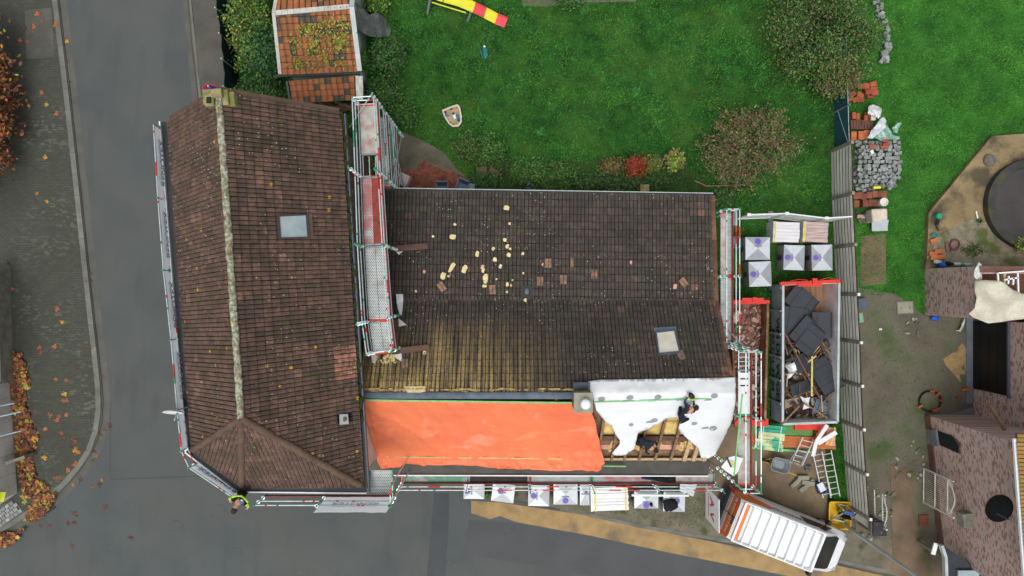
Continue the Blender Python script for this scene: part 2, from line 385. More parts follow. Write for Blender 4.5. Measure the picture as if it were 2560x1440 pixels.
# metals, plastics, cloth
M('galv', C(196, 212, 212), .38, .1, 6, metal=.35, spec=.5, fv=.06)
M('galv_dark', C(120, 130, 134), .45, .15, 6, metal=.4, spec=.5)
M('paint_red', C(205, 60, 52), .5, .15, 5, fv=.1)
M('paint_green', C(40, 140, 100), .5, .18, 5, fv=.1)
M('toe_board', C(142, 62, 54), .75, .2, 3, fine=30, fv=.15)
def deck_extra(kind):
    def f(t, b, o):
        g = _n(t, 'NewGeometry'); br = _n(t, 'TexBrick', Color1=(0, 0, 0, 1), Color2=(0, 0, 0, 1), Mortar=(1, 1, 1, 1), Scale=1.0)
        br.inputs['Brick Width'].default_value = .075; br.inputs['Row Height'].default_value = .055; br.inputs['Mortar Size'].default_value = .016; br.inputs['Mortar Smooth'].default_value = .3
        t.links.new(g.outputs['Position'], br.inputs['Vector'])
        s = _n(t, 'SeparateColor'); t.links.new(br.outputs['Color'], s.inputs[0])
        o2 = mix(t, s.outputs[0], C(70, 74, 76), o)
        if kind == 'red': o2 = mix(t, math_(t, 'MULTIPLY', noise_fac(t, 1.6, .4, .6, 5), .75), o2, C(168, 70, 70))
        if kind == 'green': o2 = mix(t, math_(t, 'MULTIPLY', noise_fac(t, 1.6, .38, .58, 5), .75), o2, C(50, 130, 96))
        return mix(t, math_(t, 'MULTIPLY', noise_fac(t, 2.2, .52, .7, 5), .5), o2, C(120, 105, 92))
    return f
for k in ('grey', 'red', 'green'): M('deck_' + k, C(190, 196, 194), .5, .12, 3, metal=.15, extra=deck_extra(k))
M('deck_plain', C(176, 176, 168), .6, .15, 3, extra=lambda t, b, o: mix(t, math_(t, 'MULTIPLY', noise_fac(t, 2.5, .45, .65, 5), .6), o, C(165, 90, 85)))
M('deck_dark', C(62, 56, 54), .7, .15, 3)
M('zinc', C(176, 184, 184), .55, .12, 2, metal=.25)
M('lead', C(104, 116, 128), .6, .2, 3, metal=.2)
M('gutter_black', C(48, 52, 56), .6, .2, 2, fine=20, fv=.2, spec=.4)
M('gutter_wet', C(66, 62, 56), .55, .2, 2, fine=20, fv=.2, spec=.4, extra=lambda t, b, o: mix(t, math_(t, 'MULTIPLY', noise_fac(t, 1.5, .5, .7, 5), .7), o, C(46, 44, 40)))
M('white_paint', C(228, 232, 232), .5, .05, 3, fv=.05)
M('white_plastic', C(226, 228, 228), .45, .05, 3, fv=.04)
M('render_white', C(196, 188, 182), .85, .1, 1.2, fine=20, fv=.1)
M('white_body', C(236, 239, 240), .25, .03, 2, fv=.02, spec=.5)
M('grey_body', C(178, 182, 184), .3, .05, 2, fv=.03, spec=.5)
M('orange_paint', C(236, 112, 36), .3, .05, 2, fv=.03, spec=.5)
M('navy_paint', C(34, 38, 58), .3, .1, 2, fv=.05, spec=.5)
M('black_plastic', C(32, 33, 35), .5, .15, 4, fv=.1)
M('rubber', C(30, 30, 31), .85, .15, 4)
M('glass_dark', C(30, 38, 42), .3, .15, 2, fv=.02, spec=.15)
M('glass_sky', C(150, 168, 172), .1, .12, 1.5, fv=.03, spec=.8, extra=lambda t, b, o: mix(t, math_(t, 'MULTIPLY', noise_fac(t, 2.5, .45, .65), .5), o, C(178, 186, 182)))
M('glass_cream', C(206, 200, 184), .15, .1, 2.5, fv=.05, spec=.7)
M('frame_grey', C(78, 86, 96), .5, .1, 3)
M('frame_brown', C(74, 66, 64), .5, .1, 3)
def tarp_extra(t, b, o):
    o = mix(t, math_(t, 'MULTIPLY', noise_fac(t, .9, .56, .74, 6, sx=(1, 1.8, 1), dist=.6), .55), o, C(248, 176, 150))
    return mix(t, math_(t, 'MULTIPLY', noise_fac(t, .35, .4, .65, 2), .45), o, C(246, 140, 90))
M('tarp_orange', C(236, 122, 84), .45, .05, 1, fine=5, fv=.05, bmp=.6, sx=(.35, 1.6, 1), extra=tarp_extra)
M('membrane', C(230, 233, 235), .6, .02, 1, fine=4, fv=.015, bmp=.25, sx=(.5, 1.4, 1))
M('membrane_print', C(150, 155, 158), .7, .05, 3)
M('batten_green', C(120, 190, 120), .7, .15, 5)
M('batten_yellow', C(196, 190, 120), .7, .15, 5)
M('foam', C(226, 208, 158), .9, .1, 9, fine=40, fv=.12, bmp=.4)
M('insulation', C(214, 186, 116), .95, .18, 3, fine=18, fv=.2, bmp=.5)
M('timber_old', C(134, 108, 84), .85, .25, 4, fine=30, fv=.25, bmp=.3)
M('timber_light', C(192, 166, 128), .8, .15, 5, fine=30, fv=.15)
M('timber_brown', C(104, 74, 62), .8, .18, 4, fine=30, fv=.18, sx=(1, 4, 1))
M('plank_wet', C(96, 70, 60), .7, .2, 4, fine=25, fv=.2, sx=(.3, 3, 1))
M('timber_dark', C(66, 52, 44), .9, .3, 4, fine=30, fv=.2)
M('fence_board', C(204, 206, 194), .9, .2, 3, fine=30, fv=.2, sx=(3, .4, 3), bmp=.3, rnd=.1)
M('fence_post', C(128, 126, 114), .9, .2, 3, fine=30, fv=.2)
M('mesh_teal', C(38, 84, 94), .8, .2, 8, fine=60, fv=.25)
M('screen_green', C(16, 40, 38), .85, .15, 3, fine=60, fv=.2)
M('slate_panel', C(58, 62, 68), .55, .12, 2, fine=30, fv=.1)
M('slate_edge', C(30, 32, 35), .6, .15, 3)
M('skip_grey', C(150, 160, 168), .6, .12, 2, fv=.1)
M('skip_pale', C(215, 217, 217), .6, .15, 2, fine=14, fv=.15)
M('skip_red', C(214, 60, 48), .55, .12, 3, fv=.1)
M('skip_rust', C(120, 86, 64), .85, .2, 2, fine=20, fv=.2, extra=lambda t, b, o: mix(t, math_(t, 'MULTIPLY', noise_fac(t, 1.5, .5, .65), .7), o, C(162, 138, 116)))
M('floor_wood', C(142, 114, 90), .85, .25, 1.5, fine=20, fv=.2, sx=(5, .6, 1))
M('rubble_a', C(150, 110, 96), .9, .25, 6, rnd=.3, bmp=.3)
M('rubble_b', C(188, 166, 148), .9, .2, 6, rnd=.2, bmp=.3)
M('rubble_c', C(96, 74, 66), .9, .25, 6, bmp=.3)
M('film', C(150, 157, 163), .25, .08, 3, fv=.06, spec=.6)
M('film_white', C(196, 204, 210), .25, .05, 4, fv=.05, spec=.6)
M('film_side', C(138, 134, 136), .25, .25, 2, fv=.12, spec=.6, sx=(1, 1, 4))
M('film_clear', C(196, 200, 198), .2, .2, 5, fine=12, fv=.18, spec=.7)
M('film_green', C(128, 168, 152), .25, .25, 5, fine=12, fv=.18, spec=.7)
M('purple', C(112, 90, 178), .5, .1, 4)
M('purple_dark', C(52, 46, 86), .5, .1, 4)
M('print_grey', C(120, 128, 150), .6, .1, 4)
M('print_blue', C(120, 150, 190), .6, .1, 4)
M('print_red', C(196, 44, 60), .5, .1, 4)
M('strap_yellow', C(230, 208, 40), .5, .1, 4)
M('pack_white', C(218, 216, 220), .5, .08, 3, fine=10, fv=.1, sx=(.4, 6, 1))
M('pack_rose', C(186, 164, 160), .5, .2, 3, fine=10, fv=.15, sx=(.4, 6, 1))
M('wood_green', C(92, 142, 76), .8, .15, 3, fine=20, fv=.15, sx=(.5, 5, 1))
M('wood_teal', C(60, 160, 130), .8, .2, 3, fine=20, fv=.15, sx=(.5, 5, 1))
M('wood_mint', C(196, 208, 160), .8, .15, 3, fine=20, fv=.15, extra=lambda t, b, o: mix(t, noise_fac(t, 2.2, .56, .64, 4), o, C(70, 168, 130)))
M('wood_orange', C(186, 110, 68), .8, .18, 3, fine=20, fv=.18, sx=(.5, 5, 1))
M('wood_pink', C(214, 164, 140), .8, .12, 3, fine=20, fv=.15)
M('alu', C(206, 210, 212), .4, .06, 4, metal=.4, spec=.5)
M('iron_white', C(214, 214, 200), .55, .12, 6)
M('yellow_plastic', C(226, 178, 36), .45, .08, 4)
M('blue_plastic', C(58, 84, 132), .45, .12, 4)
M('blue_grey_plastic', C(82, 100, 128), .45, .12, 4)
M('navy_cloth', C(34, 40, 54), .9, .25, 8, fine=40, fv=.15)
M('black_cloth', C(28, 29, 32), .9, .25, 8, fine=40, fv=.15)
M('sleeve_cloth', C(62, 70, 82), .9, .2, 8)
M('hivis', C(178, 230, 70), .7, .1, 6)
M('skin', C(202, 150, 124), .55, .08, 8, spec=.35)
M('hair_brown', C(58, 42, 34), .8, .25, 30)
M('hair_dark', C(44, 36, 32), .8, .25, 30)
M('slide_yellow', C(226, 222, 60), .35, .06, 3, fv=.03, spec=.5)
M('slide_red', C(232, 78, 88), .35, .06, 3, fv=.03, spec=.5)
M('grey_plastic', C(130, 138, 142), .5, .12, 4)
M('teal_plastic', C(40, 110, 112), .5, .2, 6)
M('sand', C(168, 152, 120), .95, .15, 6, fine=40, fv=.15)
M('shell_cream', C(214, 204, 190), .45, .08, 4)
M('wood_chair', C(104, 86, 66), .85, .2, 5, fine=30, fv=.2)
M('hose', C(138, 66, 82), .5, .15, 5)
M('green_plastic', C(34, 150, 110), .4, .1, 4)
M('moss', C(64, 86, 24), .95, .4, 4, col2=C(44, 40, 28), fine=14, fv=.4, bmp=.8)
M('shed_wall', C(150, 172, 156), .8, .12, 2)
M('tarp_grey', C(104, 106, 106), .5, .22, 2, fine=14, fv=.15, spec=.4)
M('tarp_pale', C(196, 192, 172), .55, .12, 1.2, fine=12, fv=.12, spec=.4, extra=lambda t, b, o: mix(t, math_(t, 'MULTIPLY', noise_fac(t, .8, .5, .7, 6), .5), o, C(140, 136, 116)))
M('garage_black', C(20, 21, 22), .4, .1, 2)
M('blue_stone', C(110, 116, 124), .7, .12, 2)
M('roof_felt', C(52, 58, 66), .6, .25, 1.5, fine=10, fv=.2, bmp=.5)
M('pool_cover', C(66, 62, 62), .5, .2, .8, fine=14, fv=.15)
M('pool_rim', C(62, 62, 58), .8, .2, 1.5, extra=lambda t, b, o: mix(t, math_(t, 'MULTIPLY', noise_fac(t, 1.2, .52, .66, 5), .6), o, C(82, 84, 40)))
M('terrace', C(142, 124, 92), .9, .18, .8, fine=14, fv=.16, bmp=.3, extra=lambda t, b, o: mix(t, math_(t, 'MULTIPLY', noise_fac(t, .9, .48, .62, 6), .85), o, C(72, 66, 56)))
M('gravel_pale', C(140, 132, 112), .95, .2, 3, fine=22, fv=.4, bmp=.8, extra=lambda t, b, o: mix(t, math_(t, 'MULTIPLY', noise_fac(t, .9, .5, .6, 5), .85), o, C(84, 100, 44)))
M('sign_yellow', C(214, 220, 60), .5, .06, 4)
M('wall_concrete', C(200, 200, 194), .85, .12, .9, fine=14, fv=.12, bmp=.2)
M('steel_tube', C(150, 164, 176), .35, .1, 5, metal=.5, spec=.5)
M('cap_stone', C(52, 54, 56), .7, .2, 4, extra=lambda t, b, o: mix(t, dots(t, 9, .15, .25), o, C(170, 172, 170)))
M('iron_cover', C(80, 80, 80), .8, .12, 5)
M('iron_dark', C(30, 31, 32), .7, .12, 5)
M('chimney_stone', C(146, 136, 100), .9, .2, 4, fine=25, fv=.2, bmp=.4, extra=lambda t, b, o: mix(t, noise_fac(t, 3, .5, .62, 5), o, C(112, 116, 60)))
M('cement', C(150, 148, 132), .9, .15, 3, fine=20, fv=.15)
brick_mat('brick_neighbour', C(204, 166, 154), C(186, 150, 141), C(210, 200, 192), 'YZ', .55)
brick_mat('brick_neighbour_x', C(204, 166, 154), C(186, 150, 141), C(210, 200, 192), 'XZ', .55)
brick_mat('brick_house', C(104, 78, 70), C(82, 64, 60), C(98, 90, 82), 'YZ', .1)
brick_mat('brick_front', C(120, 104, 92), C(96, 84, 76), C(122, 114, 102), 'XZ', .3)

# ---------------------------------------------------------------- ground, roads, lawns
def sheet(name, poly_px, mat, z=0.0, h=0.0):
    mb = MB(); pts = [W(x, y, z) for x, y in poly_px]
    ar = sum(pts[i].x * pts[(i + 1) % len(pts)].y - pts[(i + 1) % len(pts)].x * pts[i].y for i in range(len(pts)))
    if ar < 0: pts = pts[::-1]
    if h: mb.prism(pts, z - h, z)
    else: mb.poly(pts)
    return tag(mb.build(name, mat), kind='structure')
mb = MB(); mb.poly([(-150, -150, -.03), (150, -150, -.03), (150, 150, -.03), (-150, 150, -.03)]); tag(mb.build('ground', 'dirt_dark'), kind='structure')
KO = [(133, -120), (147, 0), (176, 240), (202, 480), (227, 720), (252, 940), (257, 1000), (254, 1055), (243, 1100), (225, 1140), (200, 1175), (170, 1210), (140, 1240), (95, 1275), (30, 1316), (-60, 1365), (-300, 1480)]
def offset(path, d):
    out = []
    for i, p in enumerate(path):
        a = Vector(path[max(0, i - 1)]); b = Vector(path[min(len(path) - 1, i + 1)]); t = (b - a).normalized()
        out.append((p[0] - t.y * d, p[1] + t.x * d))
    return out
KI = offset(KO, 13); GO = offset(KO, -19)
sheet('road', GO + [(-300, 1900), (3200, 1900), (2600, 1530), (2262, 1452), (2085, 1408), (1780, 1352), (1600, 1319), (1490, 1292), (1400, 1275), (1170, 1228), (1020, 1200), (640, 1150), (560, 1050), (483, 270), (468, 120), (457, 0), (448, -120)], 'asphalt', 0.0)
sheet('road_patch_strip', [(1062, 1440 + 60), (1110, 1440 + 60), (1122, 1300), (1122, 1232), (1085, 1232)], 'asphalt_dark', .004)
sheet('road_patch', [(1172, 1300), (1240, 1303), (1480, 1343), (1680, 1386), (1920, 1433), (2300, 1520), (2300, 1560), (1500, 1444), (1380, 1420), (1160, 1385)], 'asphalt_new', .004)
sheet('cycle_strip', [(1178, 1252), (1250, 1256), (1413, 1280), (1493, 1291), (1613, 1321), (1780, 1354), (1920, 1384), (2085, 1412), (2200, 1437), (2400, 1490), (2400, 1525), (1920, 1430), (1680, 1383), (1480, 1340), (1290, 1305), (1250, 1290), (1225, 1298), (1178, 1283)], 'ochre_surface', .008)
sheet('road_joint', [(274, 1005), (276.5, 1005), (277, 1200), (274.5, 1200)], 'asphalt_dark', .004)
sheet('road_joint', [(277, 1197), (500, 1189), (500, 1191.5), (277, 1200)], 'asphalt_dark', .004)
sheet('gutter_channel', GO + KO[::-1], 'gutter_concrete', .006)
sheet('footpath', KI + [(-500, 1520), (-500, -120)], 'paving', .12, .14)
sheet('paving_repair', [(62, 25), (128, 20), (136, 142), (66, 148)], 'pavement_plain', .124)
kb = sheet('kerb', KO + KI[::-1], 'gutter_concrete', .06, .08)
def resample(path, L):
    pts = [W(x, y, 0) for x, y in path]; out = [pts[0]]; acc = 0
    for a, b in zip(pts[:-1], pts[1:]):
        d = (b - a).length; s = L - acc
        while s <= d: out.append(a.lerp(b, s / d)); s += L
        acc = d - (s - L)
    return out
def kerb_stones(parent, outer, width, L, z, mat='kerb_concrete'):
    P = resample(outer, L)
    for a, b in zip(P[:-1], P[1:]):
        t = (b - a).normalized(); nrm = Vector((-t.y, t.x, 0)); g = t * .006
        mb = MB(); mb.prism([a + g, b - g, b - g + nrm * width, a + g + nrm * width], -.02, z); mb.build('kerb_stone', mat, parent)
kerb_stones(kb, [(x + 0, y) for x, y in KO][::-1], .235, 1.0, .125)
# narrow footpath on the far side of the street, top
sheet('footpath', [(475, -120), (488, 120), (505, 262), (516, 330), (640, 400), (690, 260), (588, 240), (575, 110), (560, -120)], 'pavement_plain', .10, .12)
sheet('gutter_channel', [(448, -120), (457, 0), (468, 120), (483, 270), (500, 330), (512, 330), (497, 262), (480, 120), (469, 0), (460, -120)], 'gutter_concrete', .006)
kb2 = sheet('kerb', [(462, -120), (475, 0), (490, 150), (506, 300), (512, 300), (496, 150), (481, 0), (468, -120)], 'kerb_concrete', .05, .07)
kerb_stones(kb2, [(469, -110), (475, 0), (490, 150), (506, 300)], .10, 1.0, .115)
# verge in front of the house, its kerb, yard
sheet('verge', [(1180, 1228), (1170, 1200), (1080, 1200), (1000, 1130), (1900, 1130), (2080, 1290), (2140, 1325), (2230, 1350), (2340, 1440), (2400, 1560), (2262, 1438), (2085, 1398), (1780, 1345), (1600, 1314), (1490, 1288), (1400, 1270)], 'verge_gravel', .05, .07)
kb3 = sheet('kerb', [(1400, 1270), (1490, 1288), (1600, 1314), (1780, 1345), (2085, 1398), (2262, 1438), (2262, 1444), (2085, 1404), (1780, 1351), (1600, 1320), (1490, 1294), (1400, 1276)], 'kerb_concrete', .04, .06)
kerb_stones(kb3, [(1470, 1290), (1600, 1318), (1780, 1349), (2085, 1402), (2258, 1441)], .15, 1.0, .065)
sheet('front_yard', [(1760, 1060), (2122, 1060), (2130, 1290), (2085, 1320), (1790, 1300), (1760, 1200)], 'dirt', .06, .05)
sheet('lawn', [(560, -300), (2086, -300), (2086, 380), (2094, 620), (2108, 950), (2112, 1075), (1760, 1075), (1760, 500), (980, 500), (880, 400), (590, 260)], 'lawn_soil', .03, .05)
sheet('grass_strip', [(2060, 1060), (2114, 1060), (2128, 1290), (2100, 1330), (2070, 1270)], 'lawn_soil', .072, .05)
sheet('flower_bed', [(1190, 400), (1350, 405), (1560, 400), (1700, 410), (1760, 440), (1770, 500), (1180, 500)], 'garden_soil', .05, .04)
sheet('concrete_patio', [(985, 320), (1030, 340), (1060, 352), (1105, 378), (1125, 400), (1145, 425), (1170, 445), (1185, 470), (1180, 510), (940, 510), (940, 400)], 'patio_concrete', .055, .05)
sheet('neighbour_lawn', [(2086, -300), (3300, -300), (3300, 700), (2310, 790), (2240, 735), (2135, 740), (2100, 640), (2086, 380)], 'lawn_soil_b', .03, .05)
sheet('yard', [(2120, 715), (2240, 735), (2310, 790), (2450, 790), (2450, 1060), (2330, 1060), (2360, 1440), (2500, 1560), (2262, 1438), (2140, 1330), (2110, 1000)], 'dirt_dark', .032, .05)
sheet('garden_path', [(2225, 1160), (2290, 1180), (2280, 1280), (2330, 1400), (2400, 1480), (2230, 1432), (2230, 1300)], 'dirt_red', .052, .05)
sheet('paving_patch', [(2152, 590), (2215, 585), (2215, 710), (2150, 715)], 'dirt_red', .04, .03)
# red brick terrace, brick by brick
bt = sheet('brick_terrace', [(960, 415), (1040, 425), (1050, 398), (1100, 415), (1190, 455), (1200, 500), (960, 500)], 'dirt_dark', .058, .03)
pm = MB(); pm.box((0, 0, .015), (.195, .095, .03)); pme = pm.mesh('paver', 'red_brick_paver')
def inside(x, y, poly):
    c = False; j = len(poly) - 1
    for i in range(len(poly)):
        if (poly[i][1] > y) != (poly[j][1] > y) and x < (poly[j][0] - poly[i][0]) * (y - poly[i][1]) / (poly[j][1] - poly[i][1]) + poly[i][0]: c = not c
        j = i
    return c
tp = [(p.x, p.y) for p in (W(x, y, .06) for x, y in [(990, 418), (1043, 424), (1050, 400), (1100, 418), (1190, 458), (1190, 495), (985, 495)])]
ang = R(-28); o0 = W(1000, 400); cnt = 0
for i in range(-20, 40):
    for j in range(-20, 40):
        base = Vector((i * .2 + 0, j * .2, 0)); hz = (i + j) % 2 == 0
        for k in (-.05, .05):
            q = base + (Vector((0, k, 0)) if hz else Vector((k, 0, 0)))
            q = Matrix.Rotation(ang, 3, 'Z') @ q + o0
            if cnt < 300 and inside(q.x, q.y, tp):
                inst('paver', pme, Matrix.Translation((q.x, q.y, .058 + random.uniform(-.004, .006))) @ Matrix.Rotation(ang + (0 if hz else R(90)) + random.uniform(-.02, .02), 4, 'Z'), bt); cnt += 1
# grass: countless blades
def grass(name, label, poly_px, n, mats, hmin, hmax, wid, z, holes=(), seed=1, wts=None):
    r = np.random.default_rng(seed)
    pp = [(p.x, p.y) for p in (W(x, y, z) for x, y in poly_px)]; xs = [p[0] for p in pp]; ys = [p[1] for p in pp]
    hol = [[(p.x, p.y) for p in (W(x, y, z) for x, y in h)] for h in holes]
    X = r.uniform(min(xs), max(xs), n * 3); Y = r.uniform(min(ys), max(ys), n * 3)
    def ins(X, Y, poly):
        c = np.zeros(len(X), bool); j = len(poly) - 1
        for i in range(len(poly)):
            (xi, yi), (xj, yj) = poly[i], poly[j]
            if yi != yj: c ^= ((yi > Y) != (yj > Y)) & (X < (xj - xi) * (Y - yi) / (yj - yi) + xi)
            j = i
        return c
    k = ins(X, Y, pp)
    for h in hol: k &= ~ins(X, Y, h)
    X, Y = X[k][:n], Y[k][:n]; n = len(X); a = r.uniform(0, 2 * np.pi, n); L = r.uniform(hmin, hmax, n)
    b = np.stack([X, Y, np.full(n, z - .005)], 1); s = np.stack([np.cos(a), np.sin(a), np.zeros(n)], 1); ln = r.uniform(0, 2 * np.pi, n); q = r.uniform(.5, 1.3, n)
    tip = b + np.stack([np.cos(ln) * L * q, np.sin(ln) * L * q, L], 1)
    V = np.stack([b - s * wid, b + s * wid, tip], 1)
    me = bpy.data.meshes.new(name); me.vertices.add(n * 3); me.loops.add(n * 3); me.polygons.add(n)
    me.vertices.foreach_set('co', V.reshape(-1)); me.loops.foreach_set('vertex_index', np.arange(n * 3))
    me.polygons.foreach_set('loop_start', np.arange(n) * 3); me.polygons.foreach_set('loop_total', np.full(n, 3))
    for m in mats: me.materials.append(MAT(m))
    w = np.array(wts or [1] * len(mats), float)
    # patches of one tone: choose the material from a coarse noise plus chance
    nz = np.array([noise.noise(Vector((x * .7, y * .7, seed))) * .8 + noise.noise(Vector((x * 2.6, y * 2.6, seed))) * .6 for x, y in zip(X[::1], Y[::1])])
    idx = np.clip(((nz + r.normal(size=n) * .35) * .9 + .5) * len(mats), 0, len(mats) - 1).astype(np.int32)
    me.polygons.foreach_set('material_index', idx); me.update()
    o = bpy.data.objects.new(name, me); COL.objects.link(o); WM[o] = Matrix.Identity(4)
    return tag(o, label, 'grass', kind='stuff')
LAWN = [(590, -40), (2086, -40), (2086, 380), (2094, 620), (2108, 950), (2112, 1075), (1765, 1075), (1765, 500), (1190, 470), (1110, 378), (985, 318), (910, 330), (880, 290), (730, 270), (600, 240)]
grass('grass', 'long tufted garden grass behind the tiled houses', LAWN, 110000, ['grass_1', 'grass_0', 'grass_3', 'grass_2'], .05, .14, .019, .03, seed=3)
grass('grass', 'bright even grass of the lawn beyond the fence', [(2094, -40), (2620, -40), (2620, 330), (2480, 336), (2325, 530), (2318, 670), (2310, 780), (2230, 735), (2140, 740), (2105, 640), (2094, 380)], 60000, ['grassb_1', 'grassb_0', 'grassb_2'], .03, .09, .017, .03, seed=5)
grass('grass', 'weedy grass at the foot of the plank fence', [(2066, 1075), (2112, 1075), (2126, 1280), (2100, 1320), (2085, 1250)], 3500, ['grass_1', 'grass_0', 'grass_2'], .06, .16, .014, .072, seed=6)
grass('grass', 'patchy weeds growing on the yard', [(2125, 720), (2260, 745), (2310, 800), (2420, 800), (2410, 1000), (2330, 1020), (2300, 1200), (2240, 1260), (2180, 1230), (2150, 900)], 2600, ['grass_1', 'grass_0'], .03, .09, .014, .032, seed=8)
grass('grass', 'weeds along the verge by the house front', [(1270, 1225), (1400, 1262), (1560, 1290), (1760, 1330), (1790, 1300), (1770, 1230), (1600, 1225)], 1800, ['grass_1', 'grass_0', 'grass_2'], .04, .1, .014, .05, seed=9)
# ---------------------------------------------------------------- tiled roofs
def ribbed(prof, dirty, tw, te, th, roll, L):
    """one tile: ribbed top, overlap strip at its upper end darkened for dirt and seam shade, front lip"""
    n = len(prof); row = lambda y, dz: [Vector((x * tw, y, z * roll + dz)) for x, z in prof]
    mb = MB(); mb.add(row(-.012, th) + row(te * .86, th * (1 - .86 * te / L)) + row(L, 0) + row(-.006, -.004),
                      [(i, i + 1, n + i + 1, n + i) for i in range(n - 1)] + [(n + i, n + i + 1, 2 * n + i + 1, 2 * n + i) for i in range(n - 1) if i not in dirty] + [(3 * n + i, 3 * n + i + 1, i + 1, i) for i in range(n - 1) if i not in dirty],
                      [1 if i in dirty else 0 for i in range(n - 1)] + [1] * (2 * (n - 1 - len(dirty)))); return mb  # second material: dirt plus painted shade in grooves, overlap and lip
def tile_mb(tw, te, th=.05, roll=.042):
    prof = [(0, -.9), (.035, -.9), (.05, .8), (.24, .9), (.45, .5), (.465, -.9), (.515, -.9), (.53, .8), (.73, .9), (.955, .5), (.97, -.9)]
    return ribbed(prof, (0, 5), tw, te, th, roll, te * 1.1)
M('joint_dirt_shade', C(46, 40, 34), .95, .25, 5, fine=20, fv=.3, extra=lambda t, b, o: mix(t, noise_fac(t, 2, .55, .65, 5), o, C(58, 66, 30)))  # dirt and moss in the joints, with groove and seam shade painted in
TW, TE = .305, .315
def flat_tile_mb(tw, te):
    prof = [(0, -.4), (.03, .8), (.1, 1), (.17, .5), (.22, .1), (.9, .1), (.96, -.4)]
    return ribbed(prof, (0,), tw, te, .034, .04, te * 1.1)
def clip(poly, planes):
    for o, nr in planes:
        out = []
        for i in range(len(poly)):
            a, b = poly[i], poly[(i + 1) % len(poly)]; da, db = (a - o).dot(nr), (b - o).dot(nr)
            if da >= 0: out.append(a)
            if (da >= 0) != (db >= 0): out.append(a.lerp(b, da / (da - db)))
        poly = out
        if len(poly) < 3: return []
    return poly
def lay(facets, tw, te, me_tile, proto, roof, mat_mesh, n_ind, rndf, skip=None, lift=.02):
    """facets: list of convex 3D polygons whose first edge is the eave (a->b, roof to its left). Individuals become children named roof_tile."""
    cand = []; rest = MB(); rr = random.Random(3); vals = []
    for pts in facets:
        pts = [Vector(p) for p in pts]; a, b = pts[0], pts[1]; u = (b - a).normalized()
        nrm = Vector((0, 0, 0))
        for i in range(1, len(pts) - 1): nrm += (pts[i] - a).cross(pts[i + 1] - a)
        nrm.normalize(); v = nrm.cross(u).normalized()
        planes = []
        for i in range(len(pts)):
            e = pts[(i + 1) % len(pts)] - pts[i]; pl = Vector((-e.y, e.x, 0)).normalized()
            if i == 0: planes.append((pts[i] - pl * .05, pl))
            else: planes.append((pts[i], pl))
        us = [(p - a).dot(u) for p in pts]; vm = max((p - a).dot(v) for p in pts)
        B = Matrix((u, v, nrm)).transposed().to_4x4()
        nu0 = int(math.floor(min(us) / tw)) - 1; nu1 = int(math.ceil(max(us) / tw)) + 1
        for j in range(int(math.ceil(vm / te)) + 1):
            for i in range(nu0, nu1):
                o = a + u * (i * tw + rr.uniform(-.004, .004)) + v * (j * te + rr.uniform(-.004, .004)) + nrm * (lift + rr.uniform(0, .006))
                cc = o + u * tw / 2 + v * te / 2
                mn = min((cc - p).dot(q) for p, q in planes)
                if mn < -tw: continue
                if skip and skip(cc): continue
                m = Matrix.Translation(o) @ B @ Matrix.Rotation(rr.uniform(-.012, .012), 4, 'Z')
                rv = rndf(cc, rr)
                cor = [o, o + u * tw, o + v * te * 1.1, o + u * tw + v * te * 1.1]
                if all((p - q0).dot(q) > -.02 for p in cor for q0, q in planes):
                    d = Vector((0, 0, H)) - cc; cand.append((d.normalized().dot(nrm) / d.length_squared, m, rv, cc))
                else:
                    vs = [m @ Vector(x) for x in proto.v]
                    for f, mi in zip(proto.f, proto.m):
                        p = clip([vs[k] for k in f], planes)
                        if len(p) >= 3: rest.poly(p, mi); vals.append(rv)
    cand.sort(key=lambda c: -c[0] if abs(c[3].x * F / (H - c[3].z)) < 1290 and abs(c[3].y * F / (H - c[3].z)) < 730 else 1)
    for k, (s, m, rv, cc) in enumerate(cand):
        if k < n_ind:
            o = inst('roof_tile', me_tile, m, roof); o['rnd'] = rv
        else:
            rest.add([m @ Vector(x) for x in proto.v], proto.f, proto.m); vals += [rv] * len(proto.f)
    if rest.f:
        o = rest.build('roof_tiles', [mat_mesh, 'joint_dirt_shade'], roof); o['kind'] = 'stuff'
        at = o.data.attributes.new('rnd', 'FLOAT', 'FACE'); at.data.foreach_set('value', vals)
ridge_prof = [(math.cos(a), math.sin(a)) for a in [R(-10), R(25), R(60), R(90), R(120), R(155), R(190)]]
def ridge_caps(a, b, r, L, mat, parent, name='ridge_tile', r2=None):
    a, b = Vector(a), Vector(b); d = (b - a); n = max(1, round(d.length / L)); t = d.normalized()
    s = t.cross(Vector((0, 0, 1))).normalized(); w = s.cross(t).normalized()
    for i in range(n):
        p = a + d * (i / n) - t * .04; q = a + d * ((i + 1) / n); rr = r * random.uniform(.92, 1.08); p, q = p + s * random.uniform(-.015, .015), q + s * random.uniform(-.015, .015)
        mb = MB(); k = len(ridge_prof)
        A = [p + (s * x + w * y) * (rr * 1.08) for x, y in ridge_prof]; Bq = [q + (s * x + w * y) * rr * .97 for x, y in ridge_prof]
        mb.add(A + Bq, [(j, k + j, k + j + 1, j + 1) for j in range(k - 1)] + [tuple(range(k)), tuple(range(k, 2 * k))[::-1]])
        mb.build(name, mat, parent)

